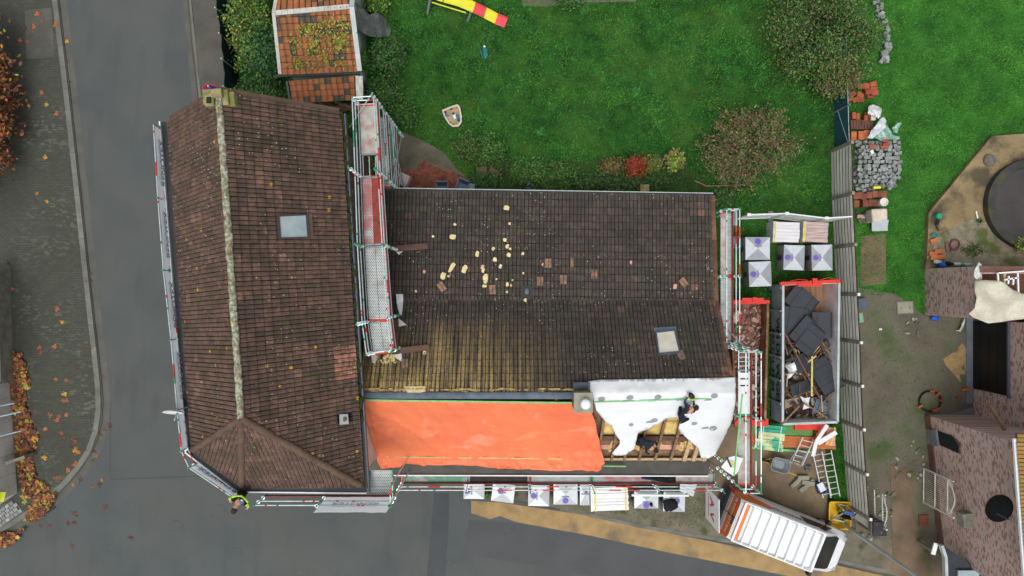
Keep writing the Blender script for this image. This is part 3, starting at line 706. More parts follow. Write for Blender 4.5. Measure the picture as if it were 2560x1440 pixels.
# ================================================================ street house
HE, HR = 7.0, 10.14
NW = W(424, 300, HE); NE = W(848, 281, HE); SW1 = W(485, 1125, HE); SW2 = W(607, 1214, HE); SE = W(906, 1214, HE)
RN = Vector((-9.41, 6.28, HR)); RS = Vector((-8.68, -4.18, HR))
st = [(0, C(88, 68, 60)), (.35, C(120, 90, 79)), (.55, C(98, 76, 67)), (.86, C(142, 106, 93)), (1, C(194, 134, 112))]
for nm, ob in (('tile_street', True), ('tile_street_mesh', False)):
    tile_mat(nm, st, ob, .05, C(72, 78, 40), .75, C(66, 57, 50), .6, .09)
M('ridge_lichen', C(128, 112, 92), .85, .25, 6, fine=25, fv=.15, bmp=.3, rnd=.1, extra=lambda t, b, o: mix(t, dots(t, 3.5, .16, .1), mix(t, noise_fac(t, 5, .4, .5, 6, sx=(1, .6, 1)), o, mix(t, noise_fac(t, 9, .4, .6, 4), C(176, 180, 162), C(112, 116, 84))), C(190, 140, 30)))
M('hip_tile', C(100, 80, 68), .85, .15, 3, fine=25, fv=.15, bmp=.3, rnd=.12, extra=lambda t, b, o: mix(t, math_(t, 'MULTIPLY', noise_fac(t, 4, .55, .7, 5), .6), o, C(96, 96, 60)))
hs1 = thing('street_house', 'two storey corner house with hipped brown tile roof, lichened ridge and black box gutter', 'house', (-9.0, -.5, 0))
def inset(p, q, d): return Vector(p).lerp(Vector(q), d)
ctr = Vector((-9.0, -.4, 0)); wl = [Vector((p.x, p.y, 0)) for p in (NW, SW1, SW2, SE, NE)]
wl = [p + (ctr - p).normalized() * .42 for p in wl]
mb = MB(); mb.prism(wl, 0, HE - .05); mb.build('wall', 'brick_house', hs1)
g1 = wl[4]; g0 = wl[0]; mb = MB(); n_ = Vector((0, -.25, 0))
gt = [Vector((g0.x, g0.y, HE - .04)), Vector((g1.x, g1.y, HE - .04)), Vector((RN.x, RN.y - .2, HR - .25))]
mb.loft([p + n_ for p in gt], gt); mb.build('gable', 'brick_front', hs1)
# pale rendered east wall strip above the lower roof
k = .012; e0, e1 = wl[4], wl[3]
def on_e(y): t = (y - e0.y) / (e1.y - e0.y); return e0.lerp(e1, t).x
mb = MB(); A = [(on_e(-4.1) + .03, -4.1), (on_e(-7.0) + .03, -7.0)]
mb.loft([(A[0][0], A[0][1], 2.6), (A[1][0], A[1][1], 2.6), (A[1][0] + .03, A[1][1], 2.6), (A[0][0] + .03, A[0][1], 2.6)],
        [(A[0][0], A[0][1], 6.9), (A[1][0], A[1][1], 6.9), (A[1][0] + .03, A[1][1], 6.9), (A[0][0] + .03, A[0][1], 6.9)]); mb.build('rendered_wall', 'render_white', hs1)
rf = MB(); dz = Vector((0, 0, -.12))
for f in ([NW, SW1, RS, RN], [SW1, SW2, RS], [SW2, SE, RS], [SE, NE, RN, RS]): rf.poly([p + dz * .25 for p in f])
rf.add([p + dz for p in (NW, SW1, SW2, SE, NE)], [(4, 3, 2, 1, 0)])
roof1 = rf.build('roof', 'timber_dark', hs1)
pr = tile_mb(TW, TE); me = pr.mesh('roof_tile', ['tile_street', 'joint_dirt_shade'])
new_patch = [(820, 858), (882, 855), (884, 945), (826, 950)]
def px_of(c): kk = F / (H - c.z); return 1280 + c.x * kk, 720 - c.y * kk
def rnd1(c, rr):
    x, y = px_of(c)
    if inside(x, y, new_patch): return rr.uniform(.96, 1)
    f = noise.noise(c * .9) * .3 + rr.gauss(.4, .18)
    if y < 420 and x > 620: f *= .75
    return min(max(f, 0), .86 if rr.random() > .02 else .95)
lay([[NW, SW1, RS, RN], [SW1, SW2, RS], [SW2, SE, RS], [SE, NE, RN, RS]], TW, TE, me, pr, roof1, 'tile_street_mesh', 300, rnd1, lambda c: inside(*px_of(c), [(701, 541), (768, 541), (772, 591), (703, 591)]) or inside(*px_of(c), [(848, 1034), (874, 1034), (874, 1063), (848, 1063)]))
ridge_caps(RN + Vector((0, .05, .06)), RS + Vector((0, 0, .07)), .11, .42, 'ridge_lichen', roof1)
for p in (SW1, SW2, SE): ridge_caps(p.lerp(RS, .03) + Vector((0, 0, .09)), RS + Vector((0, 0, .05)), .115, .4, 'hip_tile', roof1, 'hip_tile')
# row of flat tiles beside the ridge is part of the same roof; verge boards and gutters
def gutter(name, inner, outer, z, mat, edge, parent, wall=.1):
    """box gutter between two polylines"""
    mb = MB()
    for (a, b), (c, d) in zip(zip(inner[:-1], inner[1:]), zip(outer[:-1], outer[1:])):
        mb.loft([(a[0], a[1], z - .14), (b[0], b[1], z - .14), (d[0], d[1], z - .14), (c[0], c[1], z - .14)],
                [(a[0], a[1], z - .06), (b[0], b[1], z - .06), (d[0], d[1], z - .06), (c[0], c[1], z - .06)])
    g = mb.build(name, mat, parent)
    mb = MB()
    for c, d in zip(outer[:-1], outer[1:]): mb.bar((c[0], c[1], z - .06), (d[0], d[1], z - .06), .045, .2)
    mb.build('gutter_edge', edge, g); return g
GZ = HE - .02
gi = [W(*p, HE) for p in ((422, 302), (486, 1124), (607, 1213), (908, 1213))]; go = [W(*p, HE) for p in ((399, 303), (464, 1132), (592, 1230), (916, 1233))]
gutter('box_gutter', gi, go, GZ, 'gutter_black', 'white_paint', hs1)
gi = [W(*p, HE) for p in ((848, 283), (909, 1212))]; go = [W(*p, HE) for p in ((861, 283), (922, 1232))]
g_ = gutter('gutter', gi, go, GZ - .04, 'gutter_black', 'frame_grey', hs1)
mo = MB()
for i in range(150):
    t = random.random() ** .9; 
    if .82 < t: continue
    p = gi[0].lerp(gi[1], t).lerp(go[0].lerp(go[1], t), random.uniform(.2, .8)); mo.blob((p.x, p.y, GZ - .02), (random.uniform(.08, .2), random.uniform(.12, .5), .09), random.random() * .3, 0, 8, .3)
o = mo.build('gutter_moss', 'moss', g_, smooth=True); o['kind'] = 'stuff'
mb = MB(); mb.bar(NW + Vector((.05, .06, .03)), RN + Vector((0, .1, .03)), .16, .07); mb.bar(RN + Vector((0, .1, .03)), NE + Vector((0, .06, .03)), .16, .07); mb.build('verge', 'hip_tile', roof1)
# chimney stub on the north gable
ch = MB()
for i, (cx, cy, w_, d_, hh) in enumerate(((523, 249, .3, .42, 10.15), (540, 232, .34, .28, 10.35), (560, 243, .26, .5, 10.2), (578, 247, .2, .46, 10.1))):
    p = W(cx, cy, hh); ch.box((p.x, p.y, hh - .55), (w_, d_, 1.1), .1)
p = W(541, 240, 10); ch.box((p.x, p.y, 9.5), (.95, .5, .9), .05)
chim = ch.build('chimney', 'chimney_stone', hs1, bevel=.02)
mb = MB(); p = W(522, 250, 10.16); mb.box((p.x, p.y, 10.155), (.16, .2, .014)); mb.build('flue', 'iron_dark', chim)
# roof window on the east slope
nE = (SE - NE).cross(RN - NE); nE = nE if nE.z > 0 else -nE; nE.normalize()
def plane_hit(px, py, p0, nrm, off=0):
    d = W(px, py, 0) - Vector((0, 0, H)); o = Vector((0, 0, H)); s = ((p0 + nrm * off) - o).dot(nrm) / d.dot(nrm); return o + d * s
def frame_window(parent, corners, p0, nrm, fw, mf, mg, name='roof_window', up=.09):
    q = [plane_hit(x, y, p0, nrm, up) for x, y in corners]; c = sum(q, Vector()) / 4
    inn = [p + (c - p).normalized() * fw for p in q]; mb = MB()
    for i in range(4):
        j = (i + 1) % 4; mb.loft([q[i] - nrm * .12, q[j] - nrm * .12, inn[j] - nrm * .12, inn[i] - nrm * .12], [q[i], q[j], inn[j], inn[i]])
    f = mb.build(name, mf, parent); mb = MB(); mb.loft([p - nrm * .06 for p in inn], [p - nrm * .03 for p in inn]); mb.build('pane', mg, f); return f
frame_window(hs1, [(693, 537), (770, 534), (775, 596), (698, 598)], NE, nE, .1, 'frame_brown', 'glass_sky', up=.2)
mb = MB(); q = [plane_hit(x, y, NE, nE, .15) for x, y in ((770, 532), (780, 533), (785, 597), (775, 598))]; mb.loft([p - nE * .05 for p in q], q); mb.build('flashing', 'hip_tile', roof1)
# little roof vent
q = [plane_hit(x, y, NE, nE, .16) for x, y in ((850, 1036), (870, 1035), (872, 1060), (851, 1062))]; mb = MB(); mb.loft([p - nE * .05 for p in q], q)
v_ = mb.build('roof_vent', 'zinc', hs1); c = sum(q, Vector()) / 4; mb = MB(); mb.lathe((c.x, c.y, c.z - .04), [(.09, 0), (.09, .06), (.05, .08)], 10); mb.build('vent_cap', 'hip_tile', v_)

# ================================================================ long house (being re-roofed)
KR, KK, KN, KS = 6.1, 3.7, 3.2, 2.9
YR, YK, YNl, YNr, YS = -4.01, -.53, 4.08, 3.87, -7.28
XR = 8.36
def xl(y): return on_e(y) + .1
def roof_h(x, y):
    yn = lerp(YNl, YNr, (x + 6) / 14.4)
    if y > YK: return lerp(KK, KN, (y - YK) / (yn - YK))
    if y > YR: return lerp(KR, KK, (y - YR) / (YK - YR))
    if y > YS: return lerp(KS, KR, (y - YS) / (YR - YS))
    return KS
def on_roof(px, py, off=.0):
    h = 4.5
    for _ in range(25):
        w = W(px, py, h); h = .5 * h + .5 * (roof_h(w.x, w.y) + off)
    return W(px, py, h)
hs2 = thing('long_house', 'long low house with dark moss-speckled tile roof, its street slope stripped for re-roofing', 'house', (1.2, -1.7, 0))
mb = MB(); prof = [(3.7, 0), (3.7, 3.0), (YK, 3.5), (YR, 5.9), (-7.1, 2.7), (-7.1, 0)]
for xa in (8.0,):
    mb.loft([(xa, y, z) for y, z in prof], [(xa + .25, y, z) for y, z in prof])
mb.build('gable_wall', 'brick_front', hs2)
mb = MB(); mb.prism([(-5.9, 3.45), (8.0, 3.45), (8.0, 3.7), (-5.9, 3.7)], 0, 2.95); mb.build('rear_wall', 'brick_front', hs2)
mb = MB(); mb.prism([(-5.55, -7.1), (8.0, -7.1), (8.0, -6.85), (-5.55, -6.85)], 0, 2.6); mb.build('front_wall', 'brick_front', hs2)
st = [(0, C(62, 56, 52)), (.4, C(76, 68, 62)), (.75, C(90, 76, 68)), (.93, C(118, 88, 74)), (1, C(148, 104, 82))]
def stain(t, out):
    g = _n(t, 'NewGeometry'); s = _n(t, 'SeparateXYZ'); t.links.new(g.outputs['Position'], s.inputs[0])
    a = _n(t, 'MapRange'); a.inputs[1].default_value = -1.0; a.inputs[2].default_value = -3.9; t.links.new(s.outputs[1], a.inputs[0])
    b = _n(t, 'MapRange'); b.inputs[1].default_value = 2.2; b.inputs[2].default_value = -1.8; t.links.new(s.outputs[0], b.inputs[0])
    b2 = math_(t, 'MULTIPLY', a.outputs[0], b.outputs[0])
    st_ = noise_fac(t, 2.6, .38, .62, 4, sx=(2.2, .12, .12))
    f = math_(t, 'MULTIPLY', b2, math_(t, 'ADD', math_(t, 'MULTIPLY', st_, 1.1), .08))
    f = math_(t, 'MULTIPLY', f, noise_fac(t, 14, .25, .5, 4))
    return mix(t, math_(t, 'MINIMUM', f, .92), out, C(188, 160, 102))
for nm, ob in (('tile_long', True), ('tile_long_mesh', False)):
    tile_mat(nm, st, ob, .03, C(60, 74, 30), .6, C(44, 40, 38), .62, 0, stain)
roof2 = MB()
dz = Vector((0, 0, -.07))
A0, A1 = Vector((xl(YNl), YNl, KN)), Vector((XR, YNr, KN)); B0, B1 = Vector((xl(YK), YK, KK)), Vector((XR, YK, KK)); C0, C1 = Vector((xl(YR), YR, KR)), Vector((XR, YR, KR))
for q in ([A1, A0, B0, B1], [B1, B0, C0, C1]): roof2.loft([p + dz * 2 for p in q], [p + dz * .3 for p in q])
roof2 = roof2.build('roof', 'timber_dark', hs2)
pr2 = tile_mb(.313, .312); me2 = pr2.mesh('roof_tile', ['tile_long', 'joint_dirt_shade'])
def rnd2(c, rr):
    f = noise.noise(c * .7) * .25 + rr.gauss(.36, .15)
    if c.x > 7.4 and rr.random() < .55: f += .3
    if c.y < -3.4: f += .12
    return min(max(f, 0), .97)
C0n, C1n = C0 + Vector((0, .1, -.07)), C1 + Vector((0, .1, -.07))
lay([[A1, A0, B0, B1], [B1, B0, C0n, C1n]], .313, .312, me2, pr2, roof2, 'tile_long_mesh', 300, rnd2, lambda c: inside(*px_of(c), [(1644, 835), (1684, 830), (1695, 876), (1650, 880)]))
# verge tiles on the gable, ridge flashing with mortar
for i in range(25):
    y = lerp(YNr, YR, i / 25); y2 = lerp(YNr, YR, (i + 1) / 25); a = Vector((XR + .03, y, roof_h(XR, y) + .03)); b = Vector((XR + .03, y2, roof_h(XR, y2) + .05))
    mb = MB(); mb.bar(a, b, .2, .06); mb.build('verge_tile', 'verge_terracotta' if 'verge_terracotta' in _M else M('verge_terracotta', C(112, 80, 64), .85, .2, 3, fine=20, fv=.2, bmp=.3, rnd=.3) and 'verge_terracotta', roof2)
mb = MB(); mb.add([(xl(YR), YR + .07, KR + .05), (3.15, YR + .07, KR + .05), (3.15, YR - .02, KR + .1), (xl(YR), YR - .02, KR + .1), (3.15, YR - .2, KR - .06), (xl(YR), YR - .2, KR - .06)], [(0, 1, 2, 3)[::-1], (3, 2, 4, 5)[::-1]])
mb.build('ridge_flashing', 'lead', roof2)
mo = MB()
for i in range(70):
    x = lerp(xl(YR) + .1, 3.0, random.random()); mo.blob((x, YR + random.uniform(.1, .2), KR - .02), (random.uniform(.15, .4), random.uniform(.05, .1), .09), 0, 0, 8, .35)
M('mortar', C(178, 154, 104), .95, .18, 4, fine=25, fv=.2, bmp=.5); o = mo.build('ridge_mortar', 'mortar', roof2); o['kind'] = 'stuff'
# rear gutter
mb = MB(); a, b = W(985, 474, KN), W(1782, 487, KN); mb.bar(a, b, .1, .09); mb.build('rear_gutter', 'gutter_black', hs2)
mb = MB(); n_ = Vector((0, .06, .05)); mb.bar(a + n_, b + n_, .03, .04); mb.build('gutter_edge', 'zinc', hs2)
# stripped street slope: boarding far below, rafters, purlin, insulation
mb = MB(); S0, S1 = Vector((on_e(-5) - .0, YS, KS - .42)), Vector((XR - .1, YS, KS - .42)); mb.loft([S0, S1, C1 + Vector((-.1, 0, -.55)), C0 + Vector((0, 0, -.55))], [S0 + Vector((0, 0, .05)), S1 + Vector((0, 0, .05)), C1 + Vector((-.1, 0, -.5)), C0 + Vector((0, 0, -.5))])
mb.build('ceiling_boards', 'timber_old', hs2)
for i, px in enumerate((1380, 1420, 1460, 1494, 1529, 1561, 1598, 1638, 1677, 1711, 1734, 1760)):
    x = (px - 1280) * (H - KS) / F; w_ = .1 if px < 1700 else .15
    mb = MB(); mb.bar((x, YS - .02, KS - .1), (x, YR, KR - .1), w_, .15, up=(0, 0, 1)); mb.build('rafter', 'timber_old' if px < 1705 else 'timber_light', hs2)
def slope_pt(x, t, off): return Vector((x, lerp(YR, YS, t), lerp(KR, KS, t) + off))
mb = MB(); mb.bar(slope_pt(3.4, .66, -.25), slope_pt(XR - .1, .66, -.25), .2, .2); mb.build('purlin', 'timber_brown', hs2)
mb = MB(); mb.bar(slope_pt(3.4, .995, -.12), slope_pt(XR - .1, .995, -.12), .1, .1); mb.build('wall_plate', 'timber_light', hs2)
mb = MB(); mb.bar(slope_pt(3.2, .80, -.38), slope_pt(XR - .1, .80, -.38), .28, .06); mb.build('board', 'wood_pink', hs2)
xs = [(p - 1280) * (H - KS) / F for p in (1494, 1529, 1561, 1598, 1638, 1677, 1711, 1734)]
for xa, xb in zip(xs[:-1], xs[1:]):
    for t0, t1 in ((.18, .40), (.41, .60)):
        mb = MB(); n = 4; g = []
        for a in range(n + 1):
            for b in range(n + 1):
                x = lerp(xa + .05, xb - .05, a / n); t = lerp(t0, t1, b / n); g.append(slope_pt(x, t, -.17 + (.06 if 0 < a < n and 0 < b < n else 0) + random.uniform(-.025, .02)))
        f = [(a * (n + 1) + b, a * (n + 1) + b + 1, (a + 1) * (n + 1) + b + 1, (a + 1) * (n + 1) + b) for a in range(n) for b in range(n)]
        mb.add(g, f); mb.build('insulation_batt', 'insulation', hs2, smooth=True, solid=.12)
for k in range(26):
    x = random.choice((random.uniform(4.0, 4.9), random.uniform(5.1, 6.2), random.uniform(6.3, 7.9))); t = random.uniform(.72, .86); p = slope_pt(x, t, -.26)
    mb = MB(); mb.blob(p, (random.uniform(.12, .4), random.uniform(.1, .3), .12), random.random() * 3, 0, 8, .4); mb.build('insulation_scrap', 'insulation', hs2)
# front gutter: broad dark trough with a white fascia
gi = [(on_e(YS) + .02, YS - .06), (8.42, YS - .06)]; go = [(on_e(YS) + .3, -7.92), (8.3, -7.95)]
gutter('front_gutter', gi, go, KS + .02, 'gutter_wet', 'white_paint', hs2)
# chimney
cx, cy, ch_ = 1458, 1006, 6.9
p = W(cx, cy, ch_); mb = MB(); mb.box((p.x, p.y, ch_ - .75), (.62, .66, 1.5)); chim = mb.build('chimney', 'chimney_stone', hs2)
mb = MB(); mb.box((p.x, p.y, ch_ + .04), (.7, .74, .09)); mb.build('chimney_slab', 'cement', chim, bevel=.015)
mb = MB(); mb.lathe((p.x + .06, p.y - .02, ch_ + .08), [(.2, 0), (.2, .12), (.17, .2), (.19, .21), (.19, .25), (.1, .29), (.02, .3)], 20); mb.build('flue_cowl', 'white_plastic', chim, smooth=True)
mb = MB(); q = W(1455, 967, 6.3); mb.box((q.x, q.y, 6.15), (.62, .34, .06), 0, 0, Matrix.Rotation(R(34), 4, 'X')); mb.build('chimney_flashing', 'lead', chim)
# roof window on the dark slope
nN = (B0 - B1).cross(C0 - B1); nN = nN if nN.z > 0 else -nN; nN.normalize()
fw = frame_window(hs2, [(1638, 828), (1688, 822), (1702, 881), (1646, 886)], B1, nN, .09, 'frame_grey', 'glass_cream', up=.19)
mb = MB(); q = [plane_hit(x, y, B1, nN, .14) for x, y in ((1634, 819), (1690, 816), (1691, 829), (1637, 831))]; mb.loft([p - nN * .06 for p in q], q); mb.build('apron', 'lead', fw)

# ---------------------------------------------------------------- sheets on the stripped slope
ol = [(905, 1000), (1100, 1003), (1300, 1006), (1430, 1004), (1438, 1030), (1478, 1030), (1487, 1052), (1495, 1090), (1504, 1130), (1510, 1155), (1500, 1170), (1490, 1177), (1440, 1174), (1400, 1176), (1330, 1172), (1240, 1168), (1180, 1163), (1120, 1160), (1060, 1163), (1010, 1158), (1000, 1167), (985, 1168), (955, 1168), (948, 1150), (930, 1085)]
def tarp_s(x, y):
    w = on_roof(x, y, .07); return w
mb = cloth(ol, tarp_s, 7, .05, 1.3, 4)
for i, v in enumerate(mb.v):
    e = abs(noise.noise(Vector((v[0] * 3.0 + v[1] * 1.2, v[1] * .3, 2)))) * (.10 if v[0] < -4.6 or v[1] < -6.9 else .03)
    q_ = Vector((v[0] * 1.1 + v[1] * .9, (v[1] - v[0]) * .22, 7)); e += .1 * (1 - abs(noise.noise(q_)) * 5) * (abs(noise.noise(q_)) < .2) + .05 * (1 - abs(noise.noise(q_ * 2.3)) * 5) * (abs(noise.noise(q_ * 2.3)) < .2)
    dl = v[0] + 5.68 - .03 * (v[1] + 4); e += .24 * math.exp(-max(dl, 0) / .5) * abs(math.sin(dl * 11 + v[1] * .9)) if dl < 1.8 else 0
    e += .1 * (.5 + .5 * math.sin(v[1] * 22 + 4 * noise.noise(Vector((v[0] * .8, 0, 4))))) if v[1] < -6.95 else 0
    dr = 3.6 - v[0]; e += .16 * math.exp(-max(dr, 0) / .6) * abs(math.sin(dr * 7 + v[1] * 1.8))
    mb.v[i] = (v[0], v[1], v[2] + e)
tarp = tag(mb.build('tarpaulin', 'tarp_orange', smooth=True, solid=.01), 'orange tarpaulin stretched over the stripped roof slope', 'tarpaulin')
for nm, pts, mt, w_, lab in (('batten', ((905, 1000), (1430, 1007)), 'batten_green', .06, 'long green batten pinning the top edge of the orange tarpaulin'), ('batten', ((957, 1142), (1420, 1147)), 'batten_yellow', .05, 'yellowish batten pinning the bottom of the orange tarpaulin'),
                        ('batten', ((1508, 1165), (1565, 1166)), 'batten_green', .05, 'short green batten lying in the dark front gutter')):
    a, b = on_roof(*pts[0], .2), on_roof(*pts[1], .2); mb = MB(); n = 6
    for i in range(n): mb.bar(a.lerp(b, i / n), a.lerp(b, (i + 1) / n), w_, .04)
    tag(mb.build(nm, mt), lab, 'batten')
ol = [(1470, 953), (1500, 949), (1650, 947), (1838, 943), (1838, 1010), (1832, 1045), (1815, 1082), (1797, 1118), (1788, 1135), (1770, 1146), (1752, 1144), (1745, 1120), (1722, 1100), (1700, 1080), (1695, 1070), (1702, 1052), (1692, 1043), (1665, 1046), (1640, 1062), (1612, 1075), (1594, 1082), (1590, 1100), (1583, 1122), (1565, 1136), (1535, 1138), (1530, 1132), (1548, 1110), (1549, 1100), (1538, 1085), (1530, 1064), (1515, 1055), (1502, 1040), (1490, 1024), (1484, 1000), (1472, 965)]
mb = cloth(ol, lambda x, y: on_roof(x, y, .17 if y < 990 else .12), 9, .05, 1.6, 9)
for i, v in enumerate(mb.v):
    x, y = px_of(Vector(v)); q_ = Vector((v[0] * .8, v[1] * 2.2, 1)); k = .045 * max(0, 1 - abs(noise.noise(q_)) * 7) + .03 * max(0, 1 - abs(noise.noise(q_ * 2.1 + Vector((3, 1, 0)))) * 5)
    if y > 1045: k += .13 * abs(noise.noise(Vector((x * .05, y * .02, 3))))
    mb.v[i] = (v[0], v[1], v[2] + k)
memb = tag(mb.build('roof_membrane', 'membrane', smooth=True, solid=.008), 'white roofing membrane draped over the ridge and the open rafters', 'membrane')
def decal(parent, name, mat, outline, off=.16, surf=None):
    mb = cloth(outline, surf or (lambda x, y: on_roof(x, y, off)), 6); return mb.build(name, mat, parent)
dep = {}
bm_ = bmesh.new(); bm_.from_mesh(memb.data); bm_.transform(memb.matrix_basis)
from mathutils.bvhtree import BVHTree
bvh = BVHTree.FromBMesh(bm_)
def on_memb(x, y):
    d = (W(x, y, 0) - Vector((0, 0, H))).normalized(); hit = bvh.ray_cast(Vector((0, 0, H)), d)
    return (hit[0] - d * .02) if hit[0] else on_roof(x, y, .17)
def ell(cx, cy, rx, ry, a=0, n=14): return [(cx + rx * math.cos(t) * math.cos(a) - ry * math.sin(t) * math.sin(a), cy + rx * math.cos(t) * math.sin(a) + ry * math.sin(t) * math.cos(a)) for t in [2 * math.pi * i / n for i in range(n)]]
for cx, cy, rx, ry in ((1504, 998, 9, 6), (1575, 994, 9, 6), (1645, 993, 9, 6), (1786, 990, 9, 6), (1636, 1051, 9, 5), (1578, 1062, 6, 4), (1736, 1059, 8, 4), (1783, 1071, 10, 6)):
    decal(memb, 'printed_mark', 'membrane_print', ell(cx, cy, rx, ry, -.15), surf=on_memb)
for cx, cy in ((1560, 1004), (1630, 1002), (1700, 1000), (1770, 1000), (1623, 1056), (1762, 1071)):
    decal(memb, 'printed_mark', 'membrane_print', [(cx - 10, cy + 2), (cx - 4, cy - 3), (cx + 10, cy - 4), (cx + 9, cy + 1)], surf=on_memb)
a, b = on_memb(1487, 1005), on_memb(1772, 996); mb = MB(); P = [on_memb(lerp(1487, 1772, i / 10), lerp(1005, 996, i / 10)) + Vector((0, 0, .03)) for i in range(11)]
for p, q in zip(P[:-1], P[1:]): mb.bar(p, q, .045, .035)
tag(mb.build('batten', 'batten_green'), 'thin green batten across the white roofing membrane', 'batten')
# ---------------------------------------------------------------- scaffolding
ring = MB(); ring.lathe((0, 0, -.006), [(.068, 0), (.07, .012)], 12); 
for i in range(4):
    a = R(45 + 90 * i); ring.box((.045 * math.cos(a), .045 * math.sin(a), .01), (.03, .022, .012), a)
RINGS = [ring.mesh('rosette', m) for m in ('galv', 'galv', 'paint_green')]
class Scaffold:
    def __init__(s, label, loc): s.t = thing('scaffold', label, 'scaffold', loc, 0, 'steel scaffolds round the two houses'); s.r = random.Random(len(label))
    def post(s, x, y, z0, z1, ringz=None):
        mb = MB(); mb.tube((x, y, z0), (x, y, z1), .026, 8); mb.tube((x, y, z0), (x, y, z0 + .02), .07, 8); p = mb.build('standard', 'galv', s.t)
        z = ringz if ringz is not None else z0 + .3
        while z < z1:
            inst('rosette', RINGS[s.r.randrange(3) if z > z1 - .5 else s.r.choice((0, 0, 0, 2))], Matrix.Translation((x, y, z)), p); z += .5
        mb = MB(); mb.tube((x, y, z1 - .04), (x, y, z1 + .03), .032, 8); mb.build('post_end', 'paint_green', p)
    def rail(s, a, b, r=.0235, bands=2, name='guard_rail'):
        a, b = Vector(a), Vector(b); mb = MB(); mb.tube(a, b, r, 7); o = mb.build(name, 'galv', s.t)
        for k in range(bands):
            t = s.r.uniform(.03, .9); L = s.r.choice((.09, .09, .5)) / max(.3, (b - a).length)
            mb = MB(); mb.tube(a.lerp(b, t), a.lerp(b, min(1, t + L)), r + .004, 7); mb.build('paint_band', s.r.choice(('paint_red', 'paint_red', 'paint_green')), o)
    def deck(s, p0, p1, w, z, mat, planks=2, side=1):
        """planks from p0 to p1 (x,y), laid to the left (side=1) of the line, total width w"""
        a, b = Vector((p0[0], p0[1], z)), Vector((p1[0], p1[1], z)); t = (b - a).normalized(); n = Vector((-t.y, t.x, 0)) * side
        for i in range(planks):
            o = n * (w * (i + .5) / planks); mb = MB(); mb.bar(a + o + t * .02, b + o - t * .02, w / planks - .015, .05)
            d = mb.build('deck_plank', mat[i % len(mat)] if isinstance(mat, (list, tuple)) else mat, s.t)
            for e, m in ((a + o + t * .02, s.r.choice(('paint_red', 'paint_green', 'galv_dark'))), (b + o - t * .09, s.r.choice(('paint_red', 'paint_green', 'galv_dark')))):
                mb = MB(); mb.bar(e, e + t * .07, w / planks - .02, .06); mb.build('hook_end', m, d)
    def toe(s, a, b, mat='toe_board', h=.15):
        mb = MB(); a, b = Vector(a), Vector(b); mb.bar(a, b, .032, h); mb.build('toe_board', mat, s.t)
# -- between the two houses
s1 = Scaffold('tall scaffold with long grey decks along the wall between the two tiled roofs', (-5.2, 2.5, 0))
ZT, ZD = 7.0, 6.0
inn = [W(*p, ZT) for p in ((880, 243), (887, 430), (893, 612), (905, 808), (916, 888))]; out = [W(*p, ZT) for p in ((933, 240), (944, 428), (955, 612), (968, 795), (978, 880))]
for i, p in enumerate(inn): s1.post(p.x, p.y, .05 if p.y > 4.12 else roof_h(p.x, p.y) + .05, ZT if i in (0, 4) else 8.0 if i != 2 else 7.4, ZD + .1)
for i, p in enumerate(out): s1.post(p.x, p.y, .05 if p.y > 4.12 else roof_h(p.x, p.y) + .05, ZT + (.1 if i != 1 else .6), .4 if p.y > 4.12 else roof_h(p.x, p.y) + .3)
for row, off in ((inn, 0), (out, 0)):
    for a, b in zip(row[:-1], row[1:]):
        for z in (ZD + .5, ZT - .03): s1.rail((a.x, a.y, z), (b.x, b.y, z))
        s1.rail((a.x, a.y, ZD - .06), (b.x, b.y, ZD - .06), bands=0, name='ledger')
for i, (a, b) in enumerate(zip(inn, out)):
    s1.rail((a.x, a.y, ZD - .06), (b.x, b.y, ZD - .06), bands=1, name='transom')
    if i in (0, 4):
        for z in (ZD + .5, ZT - .03): s1.rail((a.x, a.y, z), (b.x, b.y, z), bands=1)
for i, (ma, sp) in enumerate((('deck_red', 1), (('deck_red', 'toe_board'), 2), ('deck_grey', 2), (('deck_grey', 'deck_grey'), 2))):
    a, b = inn[i], inn[i + 1]; w = (out[i] - inn[i]).length - .1
    a2, b2 = (a.x + .06, a.y), (b.x + .06, b.y)
    if i == 0:
        m = (a.lerp(b, .72)); s1.deck(a2, (m.x + .06, m.y), w, ZD, 'deck_plain', 1); 
        for dx in (.1, .34, .58): s1.rail((m.x + dx, m.y, ZD - .05), (b.x + dx, b.y, ZD - .05), .02, 0, 'ledger')
    else: s1.deck(a2, b2, w, ZD, ma, sp)
    o1, o2 = out[i], out[i + 1]; s1.toe((o1.x - .01, o1.y, ZD + .1), (o2.x - .01, o2.y, ZD + .1))
a, b = inn[0], inn[1]; o1, o2 = out[0], out[1]
for z, mt in ((4.0, 'deck_grey'), (2.0, 'deck_green')):
    s1.deck((a.x + .3, a.y), (b.x + .3, b.y - .2), .5, z, mt, 1)
    for dz in (-.06, .5, 1.0): s1.rail((o1.x, o1.y, z + dz), (o2.x, o2.y, z + dz), bands=1)
    s1.toe((o1.x - .01, o1.y, z + .1), (o2.x - .01, o2.y, z + .1))
s1.rail((o1.x + .04, o1.y, .5), (o2.x + .04, o2.y, 4.0), .022, 0, 'brace'); s1.rail((o2.x + .04, o2.y, .5), (o1.x + .04, o1.y, 4.0), .022, 0, 'brace')
s1.rail((a.x - .5, a.y - .7, 5.2), (o1.x, o1.y + .1, 7.1), .022, 0, 'brace')
for dz in (.3, .6, .9, 1.2, 1.5, 1.8):   # access ladder below the hatch
    s1.rail((o1.x - .28, lerp(o1.y, o2.y, .2), 4.0 + dz), (o1.x - .02, lerp(o1.y, o2.y, .2), 4.0 + dz), .014, 0, 'ladder_rung')
for dx in (-.28, -.02): s1.rail((o1.x + dx, lerp(o1.y, o2.y, .2), 4.0), (o1.x + dx, lerp(o1.y, o2.y, .2), 6.0), .018, 0, 'ladder_stile')
